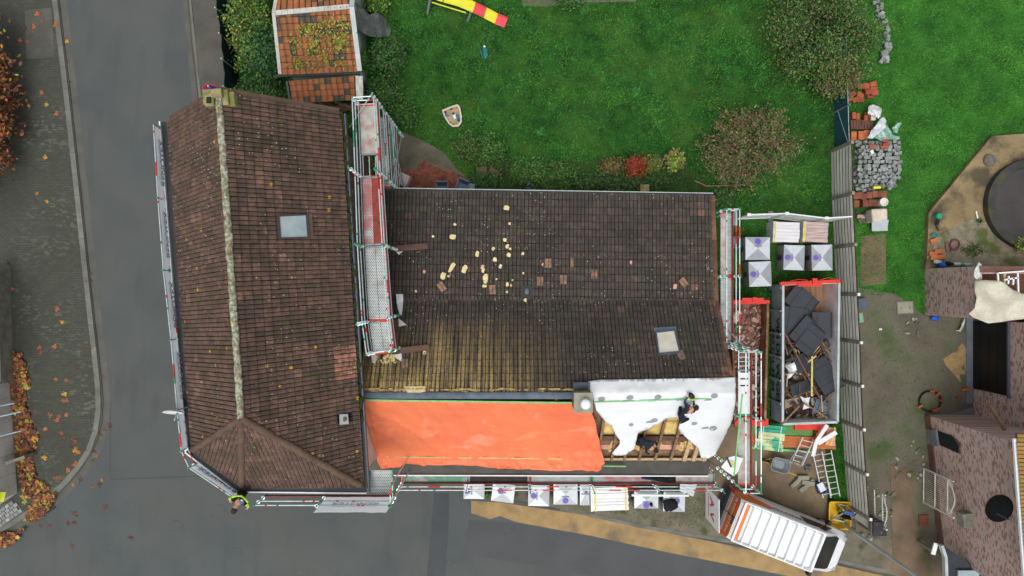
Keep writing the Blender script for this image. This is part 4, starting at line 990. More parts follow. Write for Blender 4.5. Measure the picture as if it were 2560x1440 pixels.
# -- east gable
s2 = Scaffold('scaffold with stepped decks up the east gable of the long house beside the skips', (8.9, -2.2, 0))
XI, XO = 8.62, 9.14
YP = (3.17, .48, -2.35, -4.9, -7.55)
for i, y in enumerate(YP):
    top = 4.5 if i < 2 else 6.9; 
    if i == 2: s2.post(XO, y + .1, .05, 4.5, .4); s2.post(XI, y + .1, .05, 4.5, 3.2)
    s2.post(XO if i < 2 else XO + .02, y, .05, top, .4); s2.post(XI, y, .05, top, 3.2)
for i in range(2):
    y0, y1 = YP[i], YP[i + 1] + (.1 if i else 0)
    for z in (4.0, 4.45): s2.rail((XO, y0, z), (XO, y1, z))
    s2.rail((XI, y0, 4.45), (XI, y1, 4.45)); 
    s2.deck((XI + .02, y0), (XI + .02, y1), .46, 3.5, ('deck_grey', 'deck_grey') if i else ('deck_plain', 'deck_grey'), 2); s2.toe((XO - .03, y0, 3.6), (XO - .03, y1, 3.6))
for z in (4.0, 4.45): s2.rail((XI, YP[0], z), (XO, YP[0], z), bands=1)
for i in range(2, 4):
    y0, y1 = YP[i], YP[i + 1]
    for z in (6.3, 6.85): s2.rail((XO + .02, y0, z), (XO + .02, y1, z))
    s2.rail((XI - .02, y0, 6.85), (XI - .02, y1, 6.85), bands=1)
    s2.toe((XO - .03, y0, 5.9), (XO - .03, y1, 5.9))
for z in (6.3, 6.85): s2.rail((XI, YP[2], z), (XO, YP[2], z), bands=1); s2.rail((XI, YP[4], z), (XO, YP[4], z), bands=1)
s2.deck((XI + .02, YP[2] - .75), (XI + .02, YP[3]), .46, 5.8, 'white_paint', 1); s2.deck((XI + .02, YP[3]), (XI + .02, YP[4]), .46, 5.8, 'deck_plain', 1)
for k in range(4): s2.rail((XI + .05, YP[2] - .12 - .17 * k, 5.8), (XO - .08, YP[2] - .12 - .17 * k, 5.8), .016, 0, 'ladder_rung')
for dx in (.05, .44): s2.rail((XI + dx, YP[2], 5.8), (XI + dx, YP[2] - .75, 5.8), .02, 0, 'ladder_stile')
for k in range(3):
    y = YP[2] - .86 - .26 * k; mb = MB(); mb.box((XI + .25, y, 5.83), (.3, .05, .012)); mb.build('slot', 'iron_dark', s2.t)
s2.rail((XI, YP[2] + .9, 3.6), (XO - .1, YP[2], 5.6), .022, 1, 'brace'); s2.rail((XI + .02, YP[4] + .5, 4.0), (XO, YP[4], 5.2), .022, 1, 'brace')
# -- front of the long house
s3 = Scaffold('low scaffold with worn decks and red-brown toe boards along the gutter of the long house', (2.0, -8.2, 0))
YO = -8.44; XP = [-4.76, -1.9, .76, 3.4, 6.1, 8.75]
for x in XP: s3.post(x, YO, .05, 3.75, .3); s3.post(x, -8.03, .05, 2.2, .3); s3.rail((x, YO, 2.22), (x, -8.0, 2.22), bands=1, name='transom')
mats = ['deck_green', 'deck_dark', 'deck_grey', 'deck_red', 'deck_plain']
for i, (a, b) in enumerate(zip(XP[:-1], XP[1:])):
    for z in (2.8, 3.32): s3.rail((a, YO, z), (b, YO, z), bands=2)
    s3.deck((a, -8.4), (b, -8.4), .4, 2.3, mats[i], 1); s3.toe((a, YO + .03, 2.4), (b, YO + .03, 2.4))
# -- street house: street side guard rails
s4 = Scaffold('scaffold guard rails with white printed banners round the street sides of the corner house', (-10.5, -3, 0))
wp = [W(*p, 7.5) for p in ((383, 312), (394, 495), (408, 676), (427, 850), (443, 1035), (453, 1128), (472, 1170), (590, 1250))]
for i, p in enumerate(wp): s4.post(p.x, p.y, .05, 7.55 if i else 7.4, 6.6)
for i, (a, b) in enumerate(zip(wp[:-1], wp[1:])):
    for z in (7.0, 7.48): s4.rail((a.x, a.y, z), (b.x, b.y, z), bands=2)
    d = (b - a).normalized(); nn = Vector((-d.y, d.x, 0)); s4.toe((a.x, a.y, 6.6) + nn * .05 if False else Vector((a.x, a.y, 6.6)) + nn * .05, Vector((b.x, b.y, 6.6)) + nn * .05)
    s4.deck((a.x + nn.x * .08, a.y + nn.y * .08), (b.x + nn.x * .08, b.y + nn.y * .08), .5, 6.45, 'deck_grey', 1)
YB = -7.76
xa, xb = -9.3, -4.3
for x in (-9.2, -6.95, -4.35): s4.post(x, YB, .05, 7.75 if x > -9 else 7.65, 6.7)
for a, b in ((-9.2, -6.95), (-6.95, -4.35)):
    for z in (7.1, 7.6): s4.rail((a, YB, z), (b, YB, z), bands=2)
    s4.deck((a, YB + .06), (b, YB + .06), .62, 6.45, 'deck_grey', 2); s4.toe((a, YB + .03, 6.56), (b, YB + .03, 6.56))
s4.deck((-5.35, -7.1), (-4.4, -7.1), .3, 6.45, 'deck_grey', 1)
for z in (7.1, 7.6): s4.rail((-4.35, YB, z), (-4.35, -7.1, z), bands=1)
s4.post(-4.35, -7.1, 2.4, 7.6, 6.7)
# banners
def banner(a, b, z0, z1, label, txt, size, tm, outw, sag=.03):
    a, b = Vector(a), Vector(b); n = 10; mb = MB(); vs = []
    for j in range(5):
        for i in range(n + 1):
            p = a.lerp(b, i / n); z = lerp(z0, z1, j / 4) - sag * math.sin(math.pi * i / n) * (j == 4); q = outw * (.03 * noise.noise(Vector((i * .6, j * .9, a.x))))
            vs.append((p.x + q.x, p.y + q.y, z))
    mb.add(vs, [(j * (n + 1) + i, j * (n + 1) + i + 1, (j + 1) * (n + 1) + i + 1, (j + 1) * (n + 1) + i) for j in range(4) for i in range(n)])
    o = tag(mb.build('banner', 'banner_white', smooth=True), label, 'banner', 'white printed banners on the scaffold')
    d = (b - a).normalized(); m = a.lerp(b, .5) + outw * .05
    mt = MB(); text(mt, txt, (m.x, m.y, lerp(z0, z1, .5)), d, (0, 0, 1), size, 0, .9); mt.build('lettering', tm, o)
    inn_ = a.lerp(b, .5) - outw * .05; mt = MB(); text(mt, txt, (inn_.x, inn_.y, lerp(z0, z1, .45)), -d, (0, 0, 1), size, 0, .9); mt.build('lettering', tm, o); return o
m_ = M('banner_white', C(214, 222, 230), .6, .05, 2, fv=.03); t_ = m_.node_tree; b_ = t_.nodes['Principled BSDF']; tl = _n(t_, 'BsdfTranslucent'); tl.inputs[0].default_value = C(240, 244, 248); ms_ = _n(t_, 'MixShader'); ms_.inputs[0].default_value = .75
t_.links.new(b_.outputs[0], ms_.inputs[1]); t_.links.new(tl.outputs[0], ms_.inputs[2]); t_.links.new(ms_.outputs[0], t_.nodes['Material Output'].inputs[0])
M('print_pale', C(176, 188, 204), .6, .08, 4)
for i in range(5):
    a, b = wp[i], wp[i + 1]; d = (b - a).normalized(); ow = Vector((d.y, -d.x, 0))
    ow = ow if ow.x < 0 else -ow
    banner((a.x, a.y, 0) , (b.x, b.y, 0), 6.55, 7.42, ['white banner on the scaffold bay next to the road sign end of the house', 'white banner between the second and third street scaffold posts', 'white banner in the middle of the long street side', 'white banner on the bay before the satellite dish', 'white banner on the short bay after the satellite dish'][i], 'RENOTEX', .42 if i < 4 else .2, 'print_pale', ow)
a, b = wp[6], wp[7]; d = (b - a).normalized(); ow = Vector((d.y, -d.x, 0)); banner(a, b, 6.55, 7.42, 'white banner with blue print across the chamfered corner', 'RENOTEX', .4, 'print_blue', ow)
banner((-6.92, YB - .06, 0), (-4.38, YB - .06, 0), 6.4, 8.25, 'large white banner facing the junction beside the scaffold corner tower', 'RENOTEX', .42, 'print_pale', Vector((0, -1, 0)))
# loose board on the scaffold corner, advertising board
b_ = [(1815, 1148), (1838, 1140), (1858, 1147), (1847, 1190), (1837, 1192), (1803, 1168)]
mb = cloth([(1803, 1168), (1822, 1143), (1836, 1140), (1858, 1146), (1846, 1178), (1833, 1190), (1815, 1178)], lambda x, y: W(x, y, 6.02), 8, .05, 2, 3)
sb = tag(mb.build('sheet_offcut', 'membrane', solid=.008), 'pointed white sheet offcut with yellow ring mark on the scaffold deck', 'sheet')
mb = MB(); p = W(1832, 1162, 6.14); mb.lathe(p, [(.06, 0), (.11, 0), (.11, .006), (.06, .006)], 16, 0, False); mb.build('yellow_mark', 'strap_yellow', sb)
mb = MB(); mb.bar(W(1817, 1143, 6.2), W(1828, 1168, 6.2), .06, .03); tag(mb.build('pry_bar', 'black_plastic'), 'dark flat tool lying on the white sheet offcut', 'tool')
mb = MB(); mb.bar(W(1856, 985, 7.0), W(1835, 1190, 6.9), .05, .04); tag(mb.build('batten', 'batten_green'), 'long green batten leaning along the upper gable scaffold', 'batten')
q = [W(1766, 1220, 3.2), W(1763, 1293, 2.6), W(1795, 1328, 3.7), W(1799, 1243, 3.7)]
qa = Vector((8.55, YO - .12, 2.6)); qb = Vector((8.55, YO - .12, 3.9))
ad = MB(); A = [W(1765, 1213, 3.0), W(1762, 1288, 3.0), W(1797, 1330, 4.3), W(1799, 1243, 4.3)]
# a board standing on the scaffold rails, square to the house front
xb_ = (1764 - 1280) * (H - 2.5) / F; y0_, y1_ = -8.5, -9.85
ad.loft([(xb_, y0_, 2.5), (xb_, y1_, 2.5), (xb_, y1_, 4.45), (xb_, y0_, 4.45)], [(xb_ + .03, y0_, 2.5), (xb_ + .03, y1_, 2.5), (xb_ + .03, y1_, 4.45), (xb_ + .03, y0_, 4.45)])
ad_o = tag(ad.build('advertising_board', 'white_paint'), 'white advertising board with red lettering behind the orange van', 'sign')
mt = MB(); text(mt, 'A V', (xb_ - .012, (y0_ + y1_) / 2, 3.25), (0, -1, 0), (0, 0, 1), .78, 0, .75); 
for k in range(9): mt.box((xb_ - .008, lerp(y0_, y1_, .15 + .08 * k), 3.0), (.006, .06, .1), 0)
mt.build('lettering', 'print_red', ad_o)
mb = MB(); mb.tube((xb_ + .015, y0_ + .1, 2.6), (xb_ + .015, YO, 2.6), .02, 6); mb.tube((xb_ + .015, y0_ + .1, 3.3), (xb_ + .015, YO, 3.3), .02, 6); mb.build('bracket', 'galv', ad_o)
# ---------------------------------------------------------------- wrapped pallets of tiles
def pallet(px, py, wpx, dpx, h, rz, label, group, logo=(0, 1), base=.0, hid=False):
    """px,py centre of the top; w,d size of the top in pixels"""
    c = W(px, py, h); k = (H - h) / F; w, d = wpx * k, dpx * k
    t = thing('pallet_of_tiles', label, 'pallet', (c.x, c.y, base), rz, group)
    mb = MB()
    for i in range(3): mb.box((0, (i - 1) * d * .4, .11), (w, .1, .02)); mb.box((0, (i - 1) * d * .4, .055), (w * .96, .1, .09))
    for i in range(5): mb.box((lerp(-w * .45, w * .45, i / 4), 0, .13), (.1, d, .02))
    mb.build('pallet_base', 'timber_old', t, True)
    hb = h - base; x, y = w / 2, d / 2; z0, z1 = .14, hb - .05; nn = 5
    mb = MB(); rr = random.Random(px)
    ringa = [(-x, -y), (0, -y), (x, -y), (x, 0), (x, y), (0, y), (-x, y), (-x, 0)]
    A = [(a * 1.0, b * 1.0, z0) for a, b in ringa]; Bm = [(a * (1.02 + rr.uniform(-.02, .03)), b * (1.02 + rr.uniform(-.02, .03)), (z0 + z1) / 2) for a, b in ringa]; T = [(a, b, z1 + rr.uniform(-.01, .02)) for a, b in ringa]
    mb.loft(A, Bm, 0, True, False); mb.loft(Bm, T, 0, False, False)
    w_ = mb.build('film_wrap', 'film_side', t, True)
    ce = [(-x * .12, 0, hb), (x * .12, 0, hb)] if logo[1] else [(0, -y * .1, hb), (0, y * .1, hb)]
    tp = MB(); wt = MB()
    c0 = [(-x, -y, z1 + .01), (x, -y, z1 + .01), (x, y, z1 + .01), (-x, y, z1 + .01)]
    P = (0, 0, hb)
    if logo[1]:      # logo on the north or south flap, white folds at the sides
        tp.add(c0 + [P], [(0, 1, 4), (2, 3, 4)]); wt.add(c0 + [P], [(1, 2, 4), (3, 0, 4)])
    else:
        tp.add(c0 + [P], [(1, 2, 4), (3, 0, 4)]); wt.add(c0 + [P], [(0, 1, 4), (2, 3, 4)])
    tp.build('top_film', 'film', t, True); wt.build('folded_flap', 'film_white', t, True)
    lx, ly = logo[0] * x * .62, logo[1] * y * .62; lz = lerp(hb, z1 + .01, .62) + .012
    nv = Vector((logo[0] * .05 / max(x, .1), logo[1] * .05 / max(y, .1), 1)).normalized()
    lm = MB(); q = nv.to_track_quat('Z', 'Y').to_matrix().to_4x4(); rad = .135 * min(1, w / 1.1 + .1)
    lm.lathe((0, 0, 0), [(rad, 0), (rad, .004)], 20); lm.xf(Matrix.Translation((lx, ly, lz)) @ q); lm.build('round_label', 'purple', t, True)
    lm = MB(); lm.box((lx * .35, ly * .35, lerp(hb, z1, .3) + .02), (.34 if logo[1] else .05, .05 if logo[1] else .34, .004)); lm.build('printed_line', 'print_grey', t, True)
    lm = MB()
    for kk in (.3, .62):
        v0 = len(lm.v)
        lm.lathe((0, 0, 0), [(.13, 0), (.13, .005)], 16); 
        for i in range(v0, len(lm.v)):
            a = lm.v[i]; lm.v[i] = (-x * 1.035 - .008 - a[2], a[0] + 0, lerp(z0, z1, kk) + a[1])
    lm.build('side_label', 'purple_dark', t, True)
    return t
g1 = 'wrapped tile pallets on the grass'
pallet(1895, 621, 61, 57, 1.0, 0, 'grey wrapped tile pallet with its purple disc toward the site fence', g1, (0, 1), .03)
pallet(1901, 685, 56, 62, 1.0, R(2), 'grey wrapped tile pallet beside the gable scaffold, nearer the skips', g1, (-1, 0), .03)
pallet(1986, 644, 52, 62, 1.0, R(-2), 'grey wrapped tile pallet in the middle, between two others', g1, (-1, 0), .03)
pallet(2056, 644, 52, 64, 1.0, R(1), 'grey wrapped tile pallet standing next to the plank fence', g1, (-1, 0), .03)
g2 = 'wrapped tile pallets along the house front'
for a in ((1185, 1228, 52, 40, 1.0, R(-1), 'small grey wrapped pallet at the road end of the front row', (-1, 0)), (1258, 1233, 56, 46, 1.0, R(-7), 'grey wrapped pallet set askew beside a weed tuft in the front row', (-.4, .3)),
          (1347, 1240, 53, 52, 1.0, R(-1), 'grey wrapped pallet, third of the front row from the road', (-.8, 0)), (1414, 1236, 60, 52, 1.0, 0, 'grey wrapped pallet with its purple disc toward the street', (0, -1)),
          (1462, 1238, 24, 52, 1.0, 0, 'half hidden grey wrapped pallet squeezed beside the white board pack', (.5, .5)), (1616, 1250, 60, 44, 1.0, 0, 'grey wrapped pallet with a black scrap on it, beside the white board pack', (0, -1)),
          (1686, 1255, 54, 50, 1.0, R(-2), 'grey wrapped pallet with dark clothes thrown on it', (.4, .2))):
    pallet(*a[:7], g2, a[7], .05)
def pack(px, py, wpx, dpx, h, rz, label, mat, strap_x, base):
    c = W(px, py, h); k = (H - h) / F; w, d = wpx * k, dpx * k; t = thing('wrapped_pack', label, 'pack', (c.x, c.y, base), rz)
    hb = h - base; n = max(5, int(d / .13)); 
    for i in range(n):
        y = lerp(-d / 2, d / 2, (i + .5) / n); mb = MB(); mb.box((random.uniform(-.02, .02), y, hb / 2 + random.uniform(-.02, .02)), (w * .94, d / n - .006, hb - .04)); mb.build('board', mat, t, True)
    for s in strap_x:
        mb = MB(); mb.box((s * w, 0, hb / 2 + .01), (.05, d + .04, hb + .03)); mb.build('strap', 'strap_yellow', t, True)
    mb = MB(); mb.box((-w * .47, 0, hb * .5), (.08, d * 1.03, hb)); mb.build('film_wrap', 'film_clear', t, True)
    mb = MB(); mb.box((0, 0, .06), (w * .9, d * .9, .12)); mb.build('pallet_base', 'timber_old', t, True)
    return t
pack(1967, 580, 68, 50, .95, R(-2), 'film wrapped stack of white boards with yellow strap on the grass', 'pack_white', (-.42,), .03)
pack(2040, 580, 64, 50, .95, R(-3), 'film wrapped stack of rosy boards with yellow strap beside the plank fence', 'pack_rose', (-.44,), .03)
pb = pack(1525, 1248, 98, 58, 1.05, R(2), 'long pack of white insulation boards with two yellow straps in the front row', 'white_plastic', (-.38, .4), .05)
mb = MB(); mb.bar(W(1579, 1238, 1.3), W(1722, 1239, 1.3), .09, .05); tag(mb.build('white_profile', 'white_plastic'), 'long white plastic profile laid across the front row of pallets', 'profile')
mb = MB()
for i in range(5): mb.bar(W(1700, 1208 + i * 4, 1.1 + i * .02), W(1742 - i * 2, 1210 + i * 7, 1.12 + i * .02), .12, .03)
tag(mb.build('film_bundle', 'film_white'), 'crumpled clear plastic film behind the front row of pallets', 'plastic film')
def garment(px, py, rx, ry, h, mat, label, seed, rz=0):
    c = W(px, py, h); me = bmesh.new(); bmesh.ops.create_icosphere(me, subdivisions=3, radius=1); k = (H - h) / F; mb = MB(); vs = []
    for v in me.verts:
        n = 1 + .45 * noise.noise(v.co * 1.6 + Vector((seed, 0, 0))) + .2 * noise.noise(v.co * 4 + Vector((0, seed, 0)))
        p = Matrix.Rotation(rz, 3, 'Z') @ Vector((v.co.x * n * rx * k, v.co.y * n * ry * k, max(-.05, v.co.z * n * .16))); vs.append(c + p)
    mb.add(vs, [tuple(x.index for x in f.verts) for f in me.faces]); me.free(); return tag(mb.build('garment', mat, smooth=True), label, 'clothing')
garment(1676, 1262, 20, 15, 1.06, 'black_cloth', 'dark jacket thrown over the end pallet', 3)
garment(1628, 1261, 4, 5, 1.02, 'black_cloth', 'small black glove on a grey pallet', 6)
garment(1668, 1270, 8, 8, 1.04, 'navy_cloth', 'small dark bundle beside the thrown jacket', 9)
# dark trousers and bag on the front scaffold deck
t = thing('garment', 'black work trousers with an orange strap left on the front scaffold deck', 'clothing', W(1645, 1197, 2.33))
mb = MB(); mb.path([W(1606, 1191, 2.4), W(1640, 1195, 2.42), W(1665, 1199, 2.42)], .09, 8); mb.path([W(1640, 1197, 2.4), W(1668, 1200, 2.4), W(1688, 1203, 2.4)], .1, 8); mb.blob(W(1675, 1196, 2.42), (.5, .3, .2), .3, 0, 9, .2); mb.build('cloth', 'black_cloth', t, smooth=True)
mb = MB(); mb.path([W(1604, 1195, 2.36), W(1640, 1199, 2.36)], .05, 6); mb.build('blue_lining', 'blue_plastic', t); mb = MB(); mb.path([W(1662, 1191, 2.5), W(1678, 1186, 2.5)], .04, 6); mb.build('strap', 'orange_paint', t)

# ---------------------------------------------------------------- skips
def skip(name, label, top, h, z0, wall, mats, rail_y, ribs=None):
    """top: NW, NE, SE, SW px of the rim"""
    q = [W(x, y, h) for x, y in top]; t = thing(name, label, 'skip', ((q[0].x + q[2].x) / 2, (q[0].y + q[2].y) / 2, 0))
    c = sum(q, Vector()) / 4; inn = [p + Vector((wall if p.x < c.x else -wall, -wall if p.y > c.y else wall, 0)) for p in q]
    nm = ('end_wall', 'side_wall', 'end_wall', 'side_wall')
    for i in range(4):
        j = (i + 1) % 4; mb = MB(); lo = lambda p: Vector((p.x, p.y, z0))
        mb.loft([lo(q[i]), lo(q[j]), lo(inn[j]), lo(inn[i])], [q[i], q[j], inn[j], inn[i]]); o = mb.build(nm[i], mats[i], t)
        mb = MB(); mb.bar(q[i] + Vector((0, 0, .02)), q[j] + Vector((0, 0, .02)), wall + .05, .07); mb.build('rim', mats[4] if i % 2 else mats[5], o)
    mb = MB(); mb.prism([(p.x, p.y) for p in inn], z0, z0 + .06); mb.build('floor', mats[6], t)
    mb = MB()
    for s in (.25, .75): mb.bar(q[0].lerp(q[1], s) + Vector((0, 0, z0 - h - .12)), q[3].lerp(q[2], s) + Vector((0, 0, z0 - h - .12)), .16, .24)
    mb.build('skid', mats[3], t)
    return t, q, inn
sk1, q1, i1 = skip('skip', 'large grey skip full of broken slate panels and battens', ((1957, 711), (2097, 706), (2093, 1055), (1956, 1060)), 1.62, .26, .05, ['skip_red', 'skip_pale', 'skip_pale', 'skip_grey', 'zinc', 'zinc', 'floor_wood'], 0)
for k in range(6):
    p = q1[0].lerp(q1[3], (k + .15) / 6); mb = MB(); mb.box((p.x - .05, p.y, .9), (.07, .09, 1.35)); mb.build('rib', 'skip_grey', sk1)
mt = MB(); m_ = q1[0].lerp(q1[3], .56); text(mt, 'VIN DE VOGEL', (m_.x - .035, m_.y, .98), (0, -1, 0), (0, 0, 1), .52, 0, 1.15); text(mt, '055 / 31 33 64', (m_.x - .035, m_.y, .45), (0, -1, 0), (0, 0, 1), .42, 0, 1.15); mt.build('lettering', 'iron_dark', sk1)
mb = MB(); a, b = q1[0] + Vector((-.15, .03, .06)), q1[1] + Vector((.02, .05, .06)); mb.bar(a, b, .14, .16); mb.bar(a.lerp(b, .28) + Vector((0, -.06, .06)), a.lerp(b, .68) + Vector((0, -.1, .06)), .18, .1); mb.box(a.lerp(b, .56) + Vector((0, .05, .12)), (.2, .26, .12))
for s in (.05, .5, .95): mb.box(a.lerp(b, s), (.09, .16, .2))
mb.path([a.lerp(b, .15) + Vector((0, .1, .1)), a.lerp(b, .3) + Vector((0, .16, .12)), a.lerp(b, .45) + Vector((0, .1, .1))], .014, 5); mb.path([a.lerp(b, .65) + Vector((0, .1, .1)), a.lerp(b, .8) + Vector((0, .18, .12)), a.lerp(b, .92) + Vector((0, .08, .1))], .014, 5)
mb.build('tailgate_beam', 'skip_red', sk1)
mb = MB(); a, b = W(1985, 1066, .5), W(2060, 1066, .5); mb.bar(a, b, .3, .2); mb.build('hook_frame', 'skip_red', sk1)
sk2, q2, i2 = skip('skip', 'rusty red skip of tile rubble half under the gable scaffold', ((1829, 757), (1919, 757), (1912, 1052), (1838, 1052)), 1.3, .2, .05, ['skip_red', 'skip_rust', 'skip_red', 'skip_rust', 'skip_rust', 'skip_red', 'skip_rust'], 0)
mb = MB(); a, b = q2[0] + Vector((-.1, .05, .05)), q2[1] + Vector((.05, .05, .05)); mb.bar(a, b, .14, .16); mb.bar(a.lerp(b, .3) + Vector((0, .1, .04)), a.lerp(b, .85) + Vector((0, .1, .04)), .14, .1); mb.box(a.lerp(b, .6) + Vector((0, .1, .12)), (.16, .2, .1)); mb.build('tailgate_beam', 'skip_red', sk2)
mb = MB(); a, b = q2[3] + Vector((.1, -.15, -.5)), q2[2] + Vector((.3, -.15, -.5)); mb.bar(a, b, .35, .2); mb.build('hook_frame', 'skip_red', sk2)
# rubble in the red skip: the bigger lumps singly, the rest as one heap
def in_q(q, s, t): return q[0].lerp(q[1], s).lerp(q[3].lerp(q[2], s), t)
hp = MB(); n = 10; m2 = 26; g = []
for a in range(m2 + 1):
    for b in range(n + 1):
        p = in_q(i2, b / n, a / m2); g.append((p.x, p.y, .55 + .2 * math.sin(math.pi * b / n) + .15 * noise.noise(Vector((p.x * 2, p.y * 2, 0))) + .12 * noise.noise(Vector((p.x * 6, p.y * 6, 5)))))
hp.add(g, [(a * (n + 1) + b, (a + 1) * (n + 1) + b, (a + 1) * (n + 1) + b + 1, a * (n + 1) + b + 1) for a in range(m2) for b in range(n)])
for k in range(520):
    p = in_q(i2, random.uniform(.05, .95), random.uniform(.03, .97)); z = .62 + .2 * math.sin(math.pi * .5) * .6
    hp.blob((p.x, p.y, z + random.uniform(-.05, .12)), (random.uniform(.06, .22), random.uniform(.06, .2), random.uniform(.04, .1)), random.random() * 6, random.choice((0, 0, 1, 2)), 8, .35)
o = hp.build('rubble', ['rubble_a', 'rubble_b', 'rubble_c']); tag(o, 'broken brown tile rubble heaped in the rusty red skip', 'rubble', kind='stuff')
for k in range(16):
    p = in_q(i2, random.uniform(.15, .9), random.uniform(.05, .9)); mb = MB(); mb.blob((p.x, p.y, .85), (random.uniform(.2, .42), random.uniform(.18, .36), .16), random.random() * 6, 0, 8, .4)
    tag(mb.build('rubble_lump', ('rubble_b', 'rubble_a')[k % 2]), 'large lump of mortar or tile on the rubble in the red skip', 'rubble', 'lumps on the skip rubble')
# contents of the grey skip
def panel(px_c, L, w, rz, z, tilt, label, mat='slate_panel', th=.05):
    p = W(*px_c, z); t = thing('slate_panel', label, 'panel', p, R(rz), 'dark panels in the grey skip'); n = 4
    T = Matrix.Rotation(R(tilt), 4, 'Y')
    mb = MB(); mb.box((0, 0, 0), (L, w, th), 0, 0, T); mb.build('sheet', mat, t, True)
    for i in range(1, n, 2 if L > 1.28 else 4):
        mb = MB(); mb.box((lerp(-L / 2, L / 2, i / n), 0, th / 2 + .004), (.02, w * .98, .008)); mb.xf(T) ; mb.build('seam', 'slate_edge', t, True)
    mb = MB(); mb.box((L / 2 + .02, 0, -.02), (.05, w, th + .06)); mb.xf(T); mb.build('edge', 'slate_edge', t, True)
panel((2003, 752), 1.35, 1.0, -38, 1.1, 10, 'dark slate panel against the tailgate end of the grey skip')
panel((1985, 806), 1.2, 1.35, -8, 1.15, 6, 'broad cracked slate panel in the grey skip with a pale scratch')
panel((2054, 813), .75, 1.15, 0, 1.2, -25, 'small slate panel leaning on the pale side wall of the skip')
panel((2005, 824), 1.25, .55, 48, 1.3, 5, 'narrow ridged slate panel on top of the heap in the skip')
panel((2026, 850), 1.3, .9, 52, 1.35, 8, 'long slate panel slanting across the middle of the grey skip')
panel((2003, 908), 1.3, .8, 20, 1.0, 6, 'slate panel under the loose battens in the grey skip')
panel((2062, 938), 1.5, 1.0, -62, 1.2, -18, 'slate panel tipped against the skip side with worn face')
panel((2000, 970), .95, .5, 15, 1.1, 12, 'bent black panel near the pale end of the skip')
panel((2056, 1022), .8, .7, -20, .9, 0, 'scorched grey board in the end corner of the skip', 'lead')
rb = random.Random(4); mb = MB()
for k in range(260):
    mb.blob(W(rb.uniform(1964, 2084), rb.uniform(850, 1046), rb.uniform(.5, .95)), (rb.uniform(.08, .34), rb.uniform(.06, .26), rb.uniform(.04, .12)), rb.random() * 6, rb.choice((0, 0, 1, 2, 3)), 8, .4)
tag(mb.build('skip_debris', ['slate_panel', 'rubble_c', 'cement', 'slate_edge']), 'grey broken roofing debris lying under the panels in the grey skip', 'debris', kind='stuff')
for k in range(60):
    x, y = rb.uniform(1965, 2085), rb.uniform(858, 1045); a = rb.uniform(0, 3.14); L = rb.uniform(14, 45); z = rb.uniform(.7, 1.35)
    dx, dy = math.cos(a) * L / 2, math.sin(a) * L / 2
    x0, x1 = min(max(x - dx, 1963), 2086), min(max(x + dx, 1963), 2086)
    mb = MB(); mb.bar(W(x0, y - dy, z), W(x1, y + dy, z + rb.uniform(-.15, .2)), .036, .03); tag(mb.build('broken_batten', rb.choice(('timber_light', 'timber_old', 'timber_old', 'timber_brown'))), 'broken wooden batten among the panels in the grey skip', 'batten', 'broken battens in the skip')
for a, b, m_, z in (((1960, 830), (2052, 1000), 'timber_brown', 1.6), ((2030, 890), (2029, 990), 'batten_yellow', 1.6), ((2020, 905), (2040, 890), 'timber_light', 1.66), ((1953, 1062), (1998, 1015), 'timber_old', 1.7), ((2010, 1008), (2068, 1045), 'timber_old', 1.55)):
    mb = MB(); mb.bar(W(*a, z), W(*b, z - .1), .07, .05); tag(mb.build('batten', m_), {'timber_brown': 'long brown lath lying lengthwise over the skip contents', 'batten_yellow': 'straight yellow lath on top of the skip load', 'timber_light': 'short pale timber offcut on top of the skip load'}.get(m_, 'grey lath crossing the pale end of the skip'), 'batten', 'laths on the skip load' if m_ == 'timber_old' else None)
for ol, m_, z, lab in (([(1962, 915), (1985, 905), (1992, 925), (1975, 945), (1965, 950), (1972, 930)], 'film_clear', 1.2, 'torn clear plastic film at the lettered side of the skip'), ([(1999, 990), (2012, 995), (2024, 992), (2022, 1008), (2024, 1020), (2006, 1024), (2010, 1008)], 'white_plastic', 1.3, 'white plastic bag on the skip rubble'),
                     ([(2027, 995), (2057, 992), (2056, 1012), (2038, 1018), (2028, 1012)], 'cement', .8, 'grey fibre board piece in the end of the skip'), ([(1962, 1000), (2000, 992), (2005, 1005), (1964, 1022)], 'rubble_b', .75, 'dusty board piece by the skip side')):
    mb = cloth(ol, lambda x, y: W(x, y, z), 6, .12, 3, 5); tag(mb.build('scrap_sheet', m_, solid=.01), lab, 'scrap')

# ---------------------------------------------------------------- timber stacks, ladders, barrow
def stack(poly, h, z0, label, mats, nrow, horiz=True, nlay=3):
    """poly NW,NE,SE,SW px of the top; boards run along the first edge"""
    q = [W(x, y, h) for x, y in poly]; c = sum(q, Vector()) / 4; t = thing('timber_stack', label, 'timber', (c.x, c.y, z0))
    for i in range(nrow):
        for L in range(nlay):
            zt = lerp(z0, h, (L + 1) / nlay); s0, s1 = i / nrow + .006, (i + 1) / nrow - .006
            a, b = q[0].lerp(q[3], s0), q[1].lerp(q[2], s0); c_, d = q[1].lerp(q[2], s1), q[0].lerp(q[3], s1); e = random.uniform(-.04, .04)
            mb = MB(); mb.prism([(a.x + e, a.y), (b.x + e, b.y), (c_.x + e, c_.y), (d.x + e, d.y)], zt - (h - z0) / nlay + .006, zt); mb.build('board', mats[i % len(mats)], t)
    return t
stack([(1866, 1058), (2030, 1062), (2030, 1090), (1866, 1086)], .45, .06, 'stack of green stained boards behind the skips', ['wood_green'], 4)
stack([(1866, 1086), (2088, 1094), (2088, 1124), (1866, 1112)], .4, .06, 'stack of orange stained boards behind the skips', ['wood_orange'], 4)
